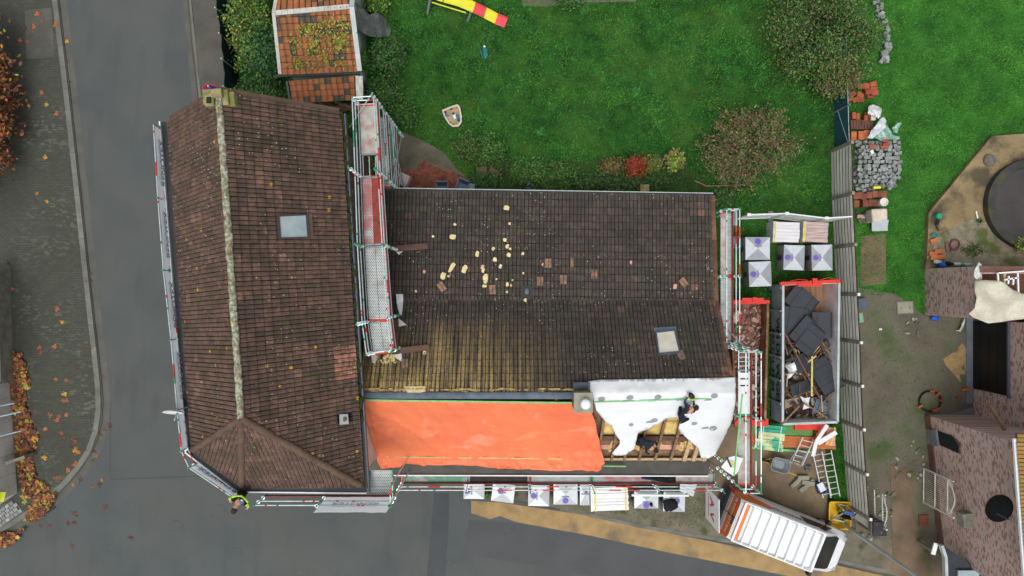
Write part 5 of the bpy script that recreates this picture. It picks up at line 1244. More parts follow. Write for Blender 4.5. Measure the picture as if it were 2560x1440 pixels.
tb = stack([(1898, 1060), (1963, 1067), (1955, 1131), (1891, 1122)], .75, .06, 'strapped bundle of mint and teal battens on top of the boards', ['wood_teal', 'wood_teal', 'wood_mint', 'wood_mint', 'wood_mint', 'wood_mint', 'wood_mint'], 7)
for s in (.18, .86): mb = MB(); mb.bar(W(lerp(1898, 1963, s), lerp(1060, 1067, s), .77), W(lerp(1891, 1955, s), lerp(1122, 1131, s), .77), .03, .02); mb.build('strap', 'white_plastic', tb)
stack([(2046, 1062), (2075, 1066), (2072, 1108), (2040, 1100)], .55, .06, 'short stack of orange boards against the skip end', ['wood_orange'], 4)
tp_ = stack([(2068, 1068), (2091, 1070), (2086, 1116), (2062, 1112)], .6, .06, 'small pink bundle with a yellow strap beside the fence', ['wood_pink'], 4)
mb = MB(); mb.bar(W(2087, 1068, .63), W(2076, 1114, .63), .05, .02); mb.build('strap', 'strap_yellow', tp_)
mb = MB(); mb.bar(W(1868, 1118, .12), W(2028, 1130, .12), .1, .08); tag(mb.build('batten', 'batten_green'), 'bright green batten along the yard side of the board stacks', 'batten')
P = [W(2068, 1062, 1.0), W(2040, 1105, .9), W(2034, 1120, .8), W(2032, 1140, .7)]
mb = MB(); mb.bar(P[0], P[1], .16, .06); mb.bar(P[1], P[3], .17, .06); tag(mb.build('gutter_pipe', 'white_plastic'), 'bent white plastic downpipe over the board stacks', 'pipe')
mb = MB(); mb.bar(W(2044, 1108, .8), W(2090, 1080, .85), .2, .1); tag(mb.build('plastic_profile', 'white_plastic'), 'short white plastic profile on the pink bundle', 'profile')
def ladder(a, b, w, n, label, mat='alu', z=(.3, .3), grp=None, cat='ladder'):
    a, b = W(*a, z[0]), W(*b, z[1]); d = (b - a).normalized(); s = d.cross(Vector((0, 0, 1))).normalized() * (w / 2); t = thing('ladder', label, cat, (a + b) / 2 - Vector((0, 0, .1)), 0, grp)
    for k in (-1, 1): mb = MB(); mb.bar(a + s * k, b + s * k, .035, .08); mb.build('stile', mat, t)
    for i in range(n):
        p = a.lerp(b, (i + .5) / n); mb = MB(); mb.tube(p - s, p + s, .018, 6); mb.build('rung', mat, t)
    return t
ladder((2066, 1128), (2088, 1242), .42, 8, 'white aluminium ladder section on top of the pile by the fence', z=(.45, .5))
ladder((2042, 1130), (2068, 1242), .4, 8, 'aluminium ladder section under the other, its edge beside the blue box', z=(.3, .3))
ladder((2020, 1096), (1992, 1160), .5, 5, 'grey aluminium step ladder lying over the orange boards', z=(.75, .35))
t = thing('step_frame', 'folded grey metal trestle beside the wheelbarrow', 'trestle', W(1996, 1150, .1))
for a, b in (((1974, 1150), (2000, 1166)), ((1990, 1128), (2016, 1132)), ((1982, 1140), (2008, 1146))): mb = MB(); mb.tube(W(*a, .5), W(*b, .5), .03, 6); mb.build('rung', 'galv_dark', t)
for a, b in (((1974, 1152), (1990, 1126)), ((2000, 1166), (2017, 1130))): mb = MB(); mb.bar(W(*a, .48), W(*b, .5), .04, .06); mb.build('stile', 'galv_dark', t)
# wheelbarrow
p = W(1949, 1162, .5); t = thing('wheelbarrow', 'grey steel wheelbarrow standing empty on the dirt', 'wheelbarrow', (p.x, p.y, .06), R(-15))
mb = MB(); o_, i_ = [], []
def rrect(x, y, r, z, n=4): return [(sx * (x - r) + r * math.cos(a), sy * (y - r) + r * math.sin(a), z) for sx, sy, a0 in ((1, 1, 0), (-1, 1, 90), (-1, -1, 180), (1, -1, 270)) for a in [R(a0 + 90 * i / n) for i in range(n + 1)]]
A, B_, C_, D_ = rrect(.44, .33, .2, .6), rrect(.41, .30, .18, .6), rrect(.27, .2, .12, .32), rrect(.25, .18, .1, .34)
mb.loft(C_, A, 0, True, False); mb.loft(B_[::-1], D_[::-1], 0, False, False); n = len(A); mb.add(A + B_, [(i, (i + 1) % n, n + (i + 1) % n, n + i) for i in range(n)]); mb.poly(D_); mb.build('tray', 'grey_plastic', t, True, smooth=False)
mb = MB(); mb.path([(-.62, .0, .2), (-.3, .2, .32), (.4, .24, .34), (.85, .26, .5)], .018, 6); mb.path([(-.62, 0, .2), (-.3, -.2, .32), (.4, -.24, .34), (.85, -.26, .5)], .018, 6); mb.path([(.2, .22, .33), (.3, .24, 0)], .018); mb.path([(.2, -.22, .33), (.3, -.24, 0)], .018); mb.build('frame', 'yellow_plastic', t, True)
mb = MB(); 
for k in range(16):
    a, b = 2 * math.pi * k / 16, 2 * math.pi * (k + 1) / 16; mb.tube((-.6 + .17 * math.cos(a), 0, .2 + .17 * math.sin(a)), (-.6 + .17 * math.cos(b), 0, .2 + .17 * math.sin(b)), .035, 6)
wh = mb.build('wheel', 'rubber', t, True)
# stones, crate, tub with steps
for i, (a, b, z) in enumerate((((1978, 1218), (2000, 1196), .2), ((1994, 1194), (2022, 1194), .22), ((2004, 1204), (2036, 1210), .24), ((1999, 1228), (2034, 1200), .14))):
    a, b = W(*a, z), W(*b, z); mb = MB(); mb.bar(a, b, .2, .16); tag(mb.build('stone_sill', 'cement', bevel=.03), 'rough grey stone block in the crossed heap on the dirt', 'stone', 'stone blocks heaped by the ladders')
mb = MB()
for k in range(4): mb.blob(W(2016 + 7 * (k % 2), 1174 - 7 * (k // 2), .12), (.2, .18, .3), k, 0, 9, .2)
mb.blob(W(2012, 1160, .2), (.12, .3, .1), .3, 0, 8, .3); tag(mb.build('rubble_bag', 'tarp_grey', smooth=True), 'dark grey plastic bag slumped beside the stone blocks', 'bag')
t = thing('storage_crate', 'small blue crate at the foot of the ladders', 'crate', W(2046, 1215, .06), R(20))
mb = MB(); mb.box((0, 0, .03), (.34, .5, .04)); mb.build('base', 'blue_plastic', t, True)
for d, c in (((.34, .03, .35), (0, .24, .2)), ((.34, .03, .35), (0, -.24, .2)), ((.03, .5, .35), (.16, 0, .2)), ((.03, .5, .35), (-.16, 0, .2))): mb = MB(); mb.box(c, d); mb.build('side', 'blue_plastic', t, True)
mb = MB(); mb.box((0, .05, .36), (.28, .4, .05), .1); mb.build('contents', 'alu', t, True)
p = W(2090, 1282, 0); t = thing('mortar_tub', 'yellow rectangular tub with blue steps standing in it', 'tub', (p.x, p.y, .06), R(-2))
A, B_, C_, D_ = rrect(.5, .62, .09, .35), rrect(.46, .58, .07, .35), rrect(.38, .5, .06, .0), rrect(.36, .48, .05, .03)
mb = MB(); mb.loft(C_, A, 0, True, False); mb.loft(B_[::-1], D_[::-1], 0, False, False); n = len(A); mb.add(A + B_, [(i, (i + 1) % n, n + (i + 1) % n, n + i) for i in range(n)]); mb.poly(D_); mb.build('shell', 'yellow_plastic', t, True)
mb = MB(); mb.path(A + [A[0]], .03, 6); mb.build('rim', 'yellow_plastic', t, True)
p = W(2097, 1280, .1); t = thing('work_platform', 'blue and silver folding work steps standing in the yellow tub', 'steps', (p.x, p.y, .1), R(-14))
mb = MB(); mb.box((0, .22, .86), (.5, .16, .05)); mb.build('top_step', 'blue_plastic', t, True); mb = MB(); mb.box((0, .0, .5), (.5, .2, .04)); mb.build('step', 'black_plastic', t, True)
for x in (-.26, .26):
    for y, y2 in ((.3, .42), (.14, -.42)): mb = MB(); mb.bar((x, y, .86), (x, y2, .0), .05, .05); mb.build('leg', 'alu', t, True)
for y in (-.36, .38): mb = MB(); mb.bar((-.26, y, .12), (.26, y, .12), .04, .04); mb.build('brace', 'alu', t, True)
mb = MB(); mb.box((0, .02, .66), (.48, .34, .015), 0, 0, Matrix.Rotation(R(-58), 4, 'X')); mb.build('side_panel', 'black_plastic', t, True)

# ---------------------------------------------------------------- van
rc = W(1837, 1298, 2.6); van = thing('van', 'white delivery van with orange rear and white roof rack parked on the verge', 'van', (rc.x, rc.y, .05), math.atan2(-84.6, 214))
def sec(x, zb, zs, zt, wb, ws, wt, r=.12):
    """cross section, bottom to roof"""
    return [(x, -wb, zb), (x, -ws, zb + .25), (x, -ws, zs), (x, -wt - .02, zt - r), (x, -wt + r, zt), (x, wt - r, zt), (x, wt + .02, zt - r), (x, ws, zs), (x, ws, zb + .25), (x, wb, zb)]
S = [sec(0, .45, 1.45, 2.5, .92, .99, .86), sec(.06, .38, 1.45, 2.57, .95, 1.0, .87), sec(.55, .36, 1.45, 2.6, .95, 1.01, .88), sec(2.2, .36, 1.45, 2.62, .95, 1.01, .88), sec(3.6, .36, 1.45, 2.6, .95, 1.01, .87), sec(3.85, .36, 1.42, 2.53, .95, 1.01, .84),
     sec(4.95, .34, 1.2, 1.48, .95, 1.0, .8, .06), sec(5.35, .34, 1.0, 1.28, .92, .97, .74, .08), sec(5.62, .34, .82, 1.05, .82, .88, .6, .1), sec(5.75, .38, .62, .82, .66, .72, .5, .08)]
body = MB(); n = 10; vs = [p for s_ in S for p in s_]; fs, ms = [], []
for k in range(len(S) - 1):
    for i in range(n):
        j = (i + 1) % n; fs.append((k * n + i, k * n + j, (k + 1) * n + j, (k + 1) * n + i))
        ms.append(1 if (k == 5 and i == 4) else 0)
fs.append(tuple(range(n))[::-1]); ms.append(2); fs.append(tuple((len(S) - 1) * n + i for i in range(n))); ms.append(0)
body.add(vs, fs, ms)
bo = body.build('body', ['white_body', 'white_body', 'orange_paint'], van, True, bevel=.03)
for p in bo.data.polygons: p.use_smooth = False
def vq(name, pts, mat, off=.0, par=van, th=.02):
    mb = MB(); P = [Vector(p) for p in pts]; nr = (P[1] - P[0]).cross(P[2] - P[0]).normalized(); mb.loft([p - nr * .03 for p in P], [p + nr * th for p in P]); return mb.build(name, mat, par, True)
ws = vq('windshield', [(3.95, -.7, 2.46), (4.9, -.76, 1.56), (4.9, .76, 1.56), (3.95, .7, 2.46)], 'glass_dark', th=.04)
mb = MB(); mb.bar((4.96, -.72, 1.53), (4.96, .72, 1.53), .1, .05); mb.build('wiper', 'black_plastic', van, True)
for s in (1, -1):
    pts = [(3.05, s * 1.0, 1.5), (4.6, s * .985, 1.45), (4.05, s * .92, 2.1), (3.1, s * .935, 2.2)]; vq('side_window', pts if s < 0 else pts[::-1], 'glass_dark')
    # wheels, mirrors, lamps
    for x in (1.15, 4.75):
        mb = MB(); mb.tube((x, s * .78, .33), (x, s * 1.0, .33), .34, 18); w_ = mb.build('wheel', 'rubber', van, True); mb = MB(); mb.tube((x, s * .98, .33), (x, s * 1.012, .33), .21, 14); mb.build('rim', 'alu', w_, True)
    mb = MB(); mb.box((4.3, s * 1.2, 1.55), (.14, .2, .34)); mb.bar((4.3, s * .98, 1.45), (4.3, s * 1.15, 1.45), .06, .05); mb.build('mirror', 'black_plastic', van, True, bevel=.03)
    mb = MB(); mb.box((5.52, s * .68, .98), (.22, .26, .14), s * -.3); mb.build('headlight', 'glass_sky', van, True, bevel=.03)
    mb = MB(); mb.box((-.01, s * .9, 1.3), (.06, .12, .5)); mb.build('tail_light', 'print_red', van, True)
    mb = MB(); mb.box((2.0, s * 1.015, .6), (2.6, .03, .12)); mb.build('side_moulding', 'black_plastic', van, True)
mb = MB(); mb.box((-.06, 0, .45), (.14, 1.9, .18)); mb.build('rear_bumper', 'navy_paint', van, True)
mb = MB(); mb.box((-.012, 0, .86), (.03, 1.86, .62)); rw = mb.build('rear_doors_lower', 'navy_paint', van, True)
mb = MB(); mb.box((-.018, 0, 1.36), (.03, 1.8, .36)); mb.build('rear_window', 'grey_body', van, True)
mb = MB(); mb.box((-.024, 0, 1.3), (.03, .02, 2.0)); mb.build('door_gap', 'black_plastic', van, True)
mb = MB(); mb.box((-.04, -.1, 2.46), (.08, .34, .1)); mb.build('brake_light', 'black_plastic', van, True, bevel=.02)
mb = MB(); text(mb, 'RENOTEX', (-.032, -.1, 1.98), (0, -1, 0), (0, 0, 1), .3); text(mb, 'R', (-.032, .72, 1.95), (0, -1, 0), (0, 0, 1), .36); mb.build('lettering', 'white_paint', van, True)
# orange swoosh and dark stripes on the left side, lettering
def side_patch(name, pts, mat, o=.0):
    mb = MB(); P = [Vector((x, lerp(1.012, .9, max(0, (z - 1.45) / 1.03)) + .014 + o, z)) for x, z in pts]; mb.poly(P); return mb.build(name, mat, van, True, solid=.0)
sw = side_patch('orange_swoosh', [(.03, 1.46), (.03, 2.45), (.3, 2.45), (.75, 2.32), (1.35, 2.3), (1.6, 2.05), (1.4, 1.8), (.95, 1.64), (.6, 1.46)], 'orange_paint')
mb = MB(); mb.add([(x, 1.024, z) for x, z in ((.03, .5), (.75, .5), (.55, 1.45), (.03, 1.45))], [(0, 1, 2, 3)[::-1]]); mb.build('lower_panel', 'orange_paint', van, True)
for k in range(4):
    mb = MB(); x = .1 + .17 * k; mb.add([(x, 1.03, .7), (x + .09, 1.03, .7), (x + .02, 1.03, 1.44), (x - .07, 1.03, 1.44)], [(3, 2, 1, 0)]); mb.build('dark_stripe', 'navy_paint', van, True)
mb = MB(); text(mb, 'RENOTEX', (2.3, .975, 1.92), (-1, 0, 0), Vector((0, -.12, 1)), .3, 0, 1.25); mb.build('lettering', 'print_navy' if 'print_navy' in _M else M('print_navy', C(50, 54, 70), .5, .1, 4) and 'print_navy', van, True)
mb = MB(); text(mb, 'R', (3.2, .99, 1.78), (-1, 0, 0), Vector((0, -.12, 1)), .22); mb.build('emblem', 'orange_paint', van, True)
mb = MB(); mb.box((.26, 0, 2.6), (.28, 1.6, .03)); mb.build('roof_stripe', 'orange_paint', van, True)
rk = MB(); zr = 2.72
for s in (-1, 1): rk.bar((.12, s * .86, zr), (3.75, s * .86, zr), .05, .06); rk.bar((.12, s * .86, zr - .07), (3.75, s * .86, zr - .07), .03, .1)
rko = rk.build('roof_rack', 'white_paint', van, True)
for k in range(10):
    x = lerp(.14, 3.74, k / 9); mb = MB(); mb.bar((x, -.86, zr + .01), (x, .86, zr + .01), .06 if k not in (0, 5, 9) else .1, .05); mb.build('crossbar', 'white_paint', rko, True)
mb = MB(); mb.lathe((3.95, .1, 2.52), [(.03, 0), (.03, .06), (.01, .08)], 8); mb.build('aerial', 'black_plastic', van, True)
mb = MB(); mb.box((5.71, 0, .52), (.1, 1.5, .24)); mb.build('front_bumper', 'black_plastic', van, True, bevel=.03)
vq('bonnet_panel', [(5.03, -.68, 1.45), (5.5, -.58, 1.16), (5.5, .58, 1.16), (5.03, .68, 1.45)], 'white_body', th=.03)
# ---------------------------------------------------------------- debris on the dark roof
def chunk(px, py, w, d, rz, label, mat='foam', group='pale foam chunks on the dark roof', h=None, th=.08):
    p = on_roof(px, py, .06) if h is None else W(px, py, h); k = (H - p.z) / F; mb = MB(); n = 9; sd = random.random() * 50
    ol = []
    for i in range(n):
        a = 2 * math.pi * i / n; ca, sa = math.cos(a), math.sin(a); s = 1 / max(abs(ca), abs(sa)) * .9 + .1 * noise.noise(Vector((ca * 2, sa * 2, sd))) * 3
        ol.append(Vector((ca * s * w * k / 2, sa * s * d * k / 2, 0)))
    Rz = Matrix.Rotation(-rz, 3, 'Z'); e = .01
    sl = Vector((0, 0, 1))
    lo = [Rz @ v for v in ol]; base = [p + v for v in lo]
    for v in base:
        if h is None: v.z = roof_h(v.x, v.y) + .045
    mb.loft(base, [v + Vector((random.uniform(-.01, .01), random.uniform(-.01, .01), th * random.uniform(.7, 1.2))) for v in base]); return tag(mb.build('foam_chunk', mat), label, 'foam', group)
lab = 'pale yellow foam chunk lying on the dark tiles'
for c in ((1266, 520, 15, 12, .2), (1131, 592, 19, 13, .1), (1137, 561, 8, 7, .6), (1083, 591, 7, 7, 0), (1262, 600, 11, 9, .3), (1268, 616, 9, 12, .2), (1272, 637, 12, 12, .3), (1275, 622, 7, 7, 0), (1233, 622, 8, 10, .5), (1237, 649, 11, 11, 0), (1251, 666, 8, 11, .4), (1274, 559, 6, 7, 0),
          (1193, 635, 10, 16, .2), (1130, 668, 11, 30, .5), (1161, 673, 14, 20, .5), (1108, 690, 13, 19, .15), (1214, 697, 14, 26, .05), (1208, 676, 8, 14, .3), (1211, 715, 12, 8, .1), (1040, 728, 6, 7, 0), (1307, 634, 7, 9, .3), (1268, 711, 8, 11, 0), (1267, 730, 6, 6, 0), (1241, 698, 5, 5, 0), (1308, 683, 6, 6, 0), (1313, 750, 9, 9, .2), (1278, 714, 5, 6, 0), (1281, 700, 5, 5, 0), (1061, 881, 8, 10, .2)):
    chunk(*c, lab)
for c in ((1206, 667, 10, 12, .2), (1121, 690, 8, 7, .4), (1061, 679, 7, 10, .3), (1356, 661, 5, 8, .2), (1577, 656, 5, 10, 0), (1687, 716, 10, 14, .3)): chunk(*c, 'small broken pink tile piece on the dark roof', 'wood_pink', 'broken tile pieces on the dark roof')
# loose tiles
lt = tile_mb(.29, .33); b0 = len(lt.f)
lt.add([(x, y, -.012) for x, y in ((0, 0), (.285, 0), (.285, .36), (0, .36))], [(3, 2, 1, 0)]); lt.add([(x, y, z) for x, y in ((0, 0), (0, .36)) for z in (-.012, .035)] , [(0, 1, 3, 2)]); lt.add([(.285, y, z) for y in (0, .36) for z in (-.012, .03)], [(0, 2, 3, 1)])
M('tile_loose', C(128, 104, 90), .8, .2, 5, fine=30, fv=.2, bmp=.3, rnd=.25, extra=lambda t, b, o: mix(t, math_(t, 'MULTIPLY', noise_fac(t, 5, .5, .65), .6), o, C(176, 116, 84)))
lme = lt.mesh('loose_tile', 'tile_loose')
def slope_mat(x, y):
    e = .05; n = Vector((-(roof_h(x + e, y) - roof_h(x - e, y)) / (2 * e), -(roof_h(x, y + e) - roof_h(x, y - e)) / (2 * e), 1)).normalized()
    u = Vector((-1, 0, 0)); v = n.cross(u).normalized(); return Matrix((u, v, n)).transposed().to_4x4()
for px, py, a, l in ((1104, 717, 35, 'loose ribbed tile turned askew below the foam chunks'), (1231, 724, 4, 'loose ribbed tile lying straight below the foam heap'), (1370, 658, 0, None), (1350, 703, 0, None), (1408, 699, 0, None), (1485, 685, 0, None), (1708, 706, 38, 'loose tile turned askew near the roof window'), (1012, 910, 5, 'loose dark tile at the end of the scaffold with a pale broken edge'), (1702, 889, 20, 'broken tile lodged below the roof window')):
    p = on_roof(px, py, .085); m = Matrix.Translation(p) @ slope_mat(p.x, p.y) @ Matrix.Rotation(R(a), 4, 'Z') @ Matrix.Translation((-.15, -.17, 0))
    o = inst('loose_tile', lme, m); tag(o, l or 'pale loose tile laid straight on the dark roof', 'roof tile', 'loose tiles on the dark roof')
p = on_roof(1430, 657, .08); m = Matrix.Translation(p) @ slope_mat(p.x, p.y); mb = MB(); mb.box((0, 0, .01), (.12, .36, .03)); mb.xf(m); tag(mb.build('tile_strip', 'tile_loose'), 'narrow half tile on the dark roof', 'roof tile', 'loose tiles on the dark roof')
t = thing('vent_tile', 'dark grey lead vent tile set in the dark roof', 'vent', on_roof(1317, 729, .03))
p = on_roof(1317, 729, .08); m = Matrix.Translation(p) @ slope_mat(p.x, p.y); mb = MB(); mb.box((0, 0, 0), (.42, .5, .04)); mb.xf(m); mb.build('flashing', 'gutter_black', t); mb = MB(); mb.lathe((0, 0, 0), [(.1, 0), (.09, .12), (.03, .16)], 12, sx=1, sy=1.4); mb.xf(m); mb.build('hood', 'lead', t)
# planks sticking out of the scaffold, white wedge boards, foam heap
for a, b, w_, z, lab in (((988, 622), (1069, 615), .25, None, 'wet brown plank on the dark roof, end under the scaffold'), ((985, 878), (1072, 868), .23, None, 'brown plank on the roof at the far end of the scaffold'), ((988, 800), (988, 885), .26, None, 'brown plank lying along the outer side of the scaffold')):
    A, B_ = on_roof(*a, .5 if a[0] == 988 and b[0] == 988 else .22), on_roof(*b, .32 if b[0] == 988 else .16); mb = MB(); mb.bar(A, B_, w_, .07); tag(mb.build('plank', 'plank_wet'), lab, 'plank', None)
for ol, lab in (([(990, 735), (1007, 735), (1008, 752), (1004, 788), (998, 784), (992, 760)], 'white insulation board offcut standing beside the scaffold'), ([(996, 795), (1016, 812), (996, 816)], 'white triangular board offcut under the scaffold'), ([(985, 882), (1003, 881), (1006, 904), (990, 895)], 'white board offcut with red print at the scaffold end'), ([(989, 628), (1007, 628), (997, 637)], 'small white board tip under the brown plank'), ([(928, 887), (941, 889), (938, 908), (930, 905)], 'white board piece under the scaffold end')):
    mb = cloth(ol, lambda x, y: on_roof(x, y, .14), 30); tag(mb.build('board_offcut', 'white_plastic', solid=.06), lab, 'board')
for k in range(16):
    x, y = random.uniform(935, 990), random.uniform(886, 904); chunk(x, y, random.uniform(6, 14), random.uniform(5, 12), random.random() * 3, 'foam crumb in the heap at the end of the scaffold', 'foam' if k % 3 else 'insulation', 'foam heap at the scaffold end')
chunk(983, 890, 14, 22, .6, 'slab of pale foam at the scaffold end', 'foam', None)
mb = MB()
p = on_roof(1037, 971, .1); tag(cloth([(1010, 966), (1063, 965), (1064, 978), (1050, 981), (1018, 980)], lambda x, y: on_roof(x, y, .12), 8, .03, 3, 2).build('foam_patch', 'foam', solid=.04), 'slab of yellow foam where ridge tiles are missing', 'foam')

# ---------------------------------------------------------------- people
def hand_chain(V, E, Rr, wrist, d, up):
    """palm and five finger chains"""
    d = d.normalized(); s = d.cross(up).normalized(); palm = wrist + d * .07; V.append(palm); Rr.append(.03); pi_ = len(V) - 1; E.append((wrist_i[0], pi_))
    for k, (o, L) in enumerate(((-.03, .07), (-.01, .085), (.012, .08), (.03, .065))):
        a = palm + s * o + d * .03; b = a + d * L - up * .03; V.extend([a, b]); Rr.extend([.011, .008]); E.extend([(pi_, len(V) - 2), (len(V) - 2, len(V) - 1)])
    a = wrist + d * .03 - s * .045; b = a + d * .045 - s * .015; V.extend([a, b]); Rr.extend([.012, .009]); E.extend([(wrist_i[0], len(V) - 2), (len(V) - 2, len(V) - 1)])
wrist_i = [0]
def person(label, J, mats, base):
    """J: joints in world space. One skinned body mesh; materials by nearest joint region; hair and clothing marks are children."""
    t = thing('person', label, 'person', base)
    V, Rr, E = [], [], []; I = {}
    def add(n, r): V.append(Vector(J[n])); Rr.append(r); I[n] = len(V) - 1
    for n, r in (('pelvis', .15), ('waist', .135), ('chest', .165), ('neck', .06), ('head0', .085), ('head1', .1), ('head2', .08)): add(n, r)
    E += [(0, 1), (1, 2), (2, 3), (3, 4), (4, 5), (5, 6)]
    for s in 'LR':
        for n, r in (('sh', .075), ('el', .05), ('wr', .033)): add(n + s, r)
        E += [(I['chest'], I['sh' + s]), (I['sh' + s], I['el' + s]), (I['el' + s], I['wr' + s])]
        for n, r in (('hip', .1), ('kn', .07), ('an', .048), ('toe', .04)): add(n + s, r)
        E += [(I['pelvis'], I['hip' + s]), (I['hip' + s], I['kn' + s]), (I['kn' + s], I['an' + s]), (I['an' + s], I['toe' + s])]
    nb = len(V)
    for s in 'LR':
        wrist_i[0] = I['wr' + s]; w = Vector(J['wr' + s]); hand_chain(V, E, Rr, w, w - Vector(J['el' + s]), Vector((0, 0, 1)))
    me = bpy.data.meshes.new('body'); o0 = Vector(base); me.from_pydata([v - o0 for v in V], E, []); o = bpy.data.objects.new('body', me); COL.objects.link(o); o.parent = t; WM[o] = WM[t]
    sk = o.modifiers.new('skin', 'SKIN'); sk.use_smooth_shade = True
    if not me.skin_vertices: me.skin_vertices.new()
    for i, d in enumerate(me.skin_vertices[0].data): d.radius = (Rr[i], Rr[i]); d.use_root = i == 0
    o.modifiers.new('sub', 'SUBSURF').levels = 1; o.modifiers['sub'].render_levels = 2
    dg = bpy.context.evaluated_depsgraph_get(); m2 = bpy.data.meshes.new_from_object(o.evaluated_get(dg)); o.modifiers.clear(); o.data = m2
    m2.materials.clear()
    for m in ('cloth_top', 'sleeve', 'trousers', 'skin', 'shoe'): m2.materials.append(MAT(mats[m]))
    seg = []
    names = {v: k for k, v in I.items()}
    for a, b in E:
        na, nb_ = names.get(a, 'hand'), names.get(b, 'hand')
        if nb_ == 'hand' or nb_.startswith('head') or nb_ == 'neck': c = 3
        elif nb_.startswith('el'): c = 1
        elif nb_.startswith('wr'): c = mats.get('fore', 1)
        elif nb_.startswith('toe'): c = 4
        elif nb_[:3] in ('hip', 'kn' + nb_[-1]) or nb_[:2] in ('kn', 'an'): c = 2
        else: c = 0
        seg.append((V[a] - o0, V[b] - o0, c))
    for p in m2.polygons:
        q = p.center; best = min(seg, key=lambda s: (q - (s[0] + (s[1] - s[0]) * max(0, min(1, (q - s[0]).dot(s[1] - s[0]) / max(1e-6, (s[1] - s[0]).length_squared))))).length)
        p.material_index = best[2]; p.use_smooth = True
    # head features
    h0, h1, h2 = Vector(J['head0']), Vector(J['head1']), Vector(J['head2']); up = (h2 - h0).normalized(); f = Vector(J['face']).normalized(); f = (f - up * f.dot(up)).normalized(); sd = up.cross(f)
    Bm = Matrix((sd, f, up)).transposed().to_4x4(); c = h1 + up * .02
    mb = MB(); g = bmesh.new(); bmesh.ops.create_icosphere(g, subdivisions=3, radius=1); vs = {}
    fs = []
    for v in g.verts: vs[v.index] = Matrix.Translation(c) @ Bm @ Vector((v.co.x * .092, v.co.y * .112 - .012, v.co.z * .125 + .012)) * 1
    keep = [fc for fc in g.faces if not (fc.calc_center_median().y > .25 and fc.calc_center_median().z < .62) and fc.calc_center_median().z > -.45]
    mb.add([vs[i] for i in range(len(vs))], [tuple(v.index for v in fc.verts) for fc in keep]); g.free(); mb.build('hair', mats['hair'], t, smooth=True, solid=.01)
    mb = MB()
    mb.blob(c + f * .105 - up * .02, (.03, .03, .04), 0, 0, 8, 0); mb.build('nose', 'skin', t)
    for s in (-1, 1):
        mb = MB(); mb.blob(c + sd * s * .092 - up * .02, (.02, .03, .055), 0, 0, 8, 0); mb.build('ear', 'skin', t); mb = MB(); mb.blob(c + sd * s * .033 + f * .094 + up * .012, (.022, .014, .014), 0, 0, 8, 0); mb.build('eye', 'black_cloth', t)
    mb = MB(); mb.bar(c + f * .098 - up * .07 - sd * .022, c + f * .098 - up * .07 + sd * .022, .008, .01); mb.build('mouth', 'hose', t)
    return t
# worker leaning out over the guard rail at the chamfered corner; feet on the hidden deck, head toward the street
def wp_(x, y, h): return W(x, y, h)
J = dict(pelvis=wp_(606, 1230, 7.45), waist=wp_(604, 1238, 7.62), chest=wp_(600, 1250, 7.85), neck=wp_(592, 1262, 8.02), head0=wp_(589, 1267, 8.08), head1=wp_(586, 1274, 8.1), head2=wp_(583, 1281, 8.14),
         shL=wp_(580, 1247, 7.86), elL=wp_(573, 1246, 7.62), wrL=wp_(575, 1252, 7.48), shR=wp_(616, 1260, 7.86), elR=wp_(622, 1266, 7.64), wrR=wp_(618, 1270, 7.5),
         hipL=wp_(598, 1230, 7.4), knL=wp_(599, 1230, 6.95), anL=wp_(600, 1227, 6.56), toeL=wp_(598, 1232, 6.52), hipR=wp_(614, 1233, 7.4), knR=wp_(614, 1233, 6.95), anR=wp_(614, 1229, 6.56), toeR=wp_(613, 1235, 6.52), face=(-.5, -.7, -.35))
p1 = person('worker in black and lime hi-vis vest leaning over the corner guard rail', J, dict(cloth_top='black_cloth', sleeve='hivis', fore=3, trousers='black_cloth', skin='skin', shoe='black_plastic', hair='hair_brown'), wp_(606, 1230, 6.5))
def strip(par, name, pts, w, mat):
    mb = MB(); mb.path(pts, w, 6); return mb.build(name, mat, par)
strip(p1, 'hivis_stripe', [wp_(580, 1243, 7.99), wp_(590, 1240, 8.02), wp_(604, 1240, 7.9), wp_(612, 1247, 8.0), wp_(620, 1256, 7.97)], .035, 'hivis')
mb = MB(); q = [wp_(x, y, 8.07) for x, y in ((602, 1248), (611, 1252), (607, 1262), (598, 1257))]; mb.loft([p - Vector((0, 0, .06)) for p in q], q); mb.build('back_print', 'blue_plastic', p1)
mb = MB(); text(mb, 'H', wp_(603, 1253, 8.09), (1, -.5, 0), (.4, .9, 0), .1); mb.build('back_letter', 'white_paint', p1)
# worker kneeling on the membrane with a circular saw
def rp(x, y, o): return on_roof(x, y, o)
J = dict(pelvis=rp(1702, 1045, .34), waist=rp(1708, 1036, .5), chest=rp(1722, 1024, .72), neck=rp(1735, 1018, .86), head0=rp(1738, 1018, .92), head1=rp(1740, 1018, 1.02), head2=rp(1743, 1018, 1.12),
         shL=rp(1716, 1012, .74), elL=rp(1711, 1003, .5), wrL=rp(1720, 993, .35), shR=rp(1736, 1028, .7), elR=rp(1735, 1010, .5), wrR=rp(1734, 1000, .34),
         hipL=rp(1700, 1036, .32), knL=rp(1701, 1016, .16), anL=rp(1698, 1032, .14), toeL=rp(1697, 1042, .12), hipR=rp(1706, 1052, .3), knR=rp(1722, 1046, .16), anR=rp(1706, 1056, .14), toeR=rp(1699, 1058, .12), face=(.2, .9, -.3))
p2 = person('worker in navy shirt kneeling on the white membrane with a saw', J, dict(cloth_top='navy_cloth', sleeve='sleeve_cloth', trousers='black_cloth', skin='skin', shoe='black_plastic', hair='hair_dark'), rp(1704, 1042, .1))
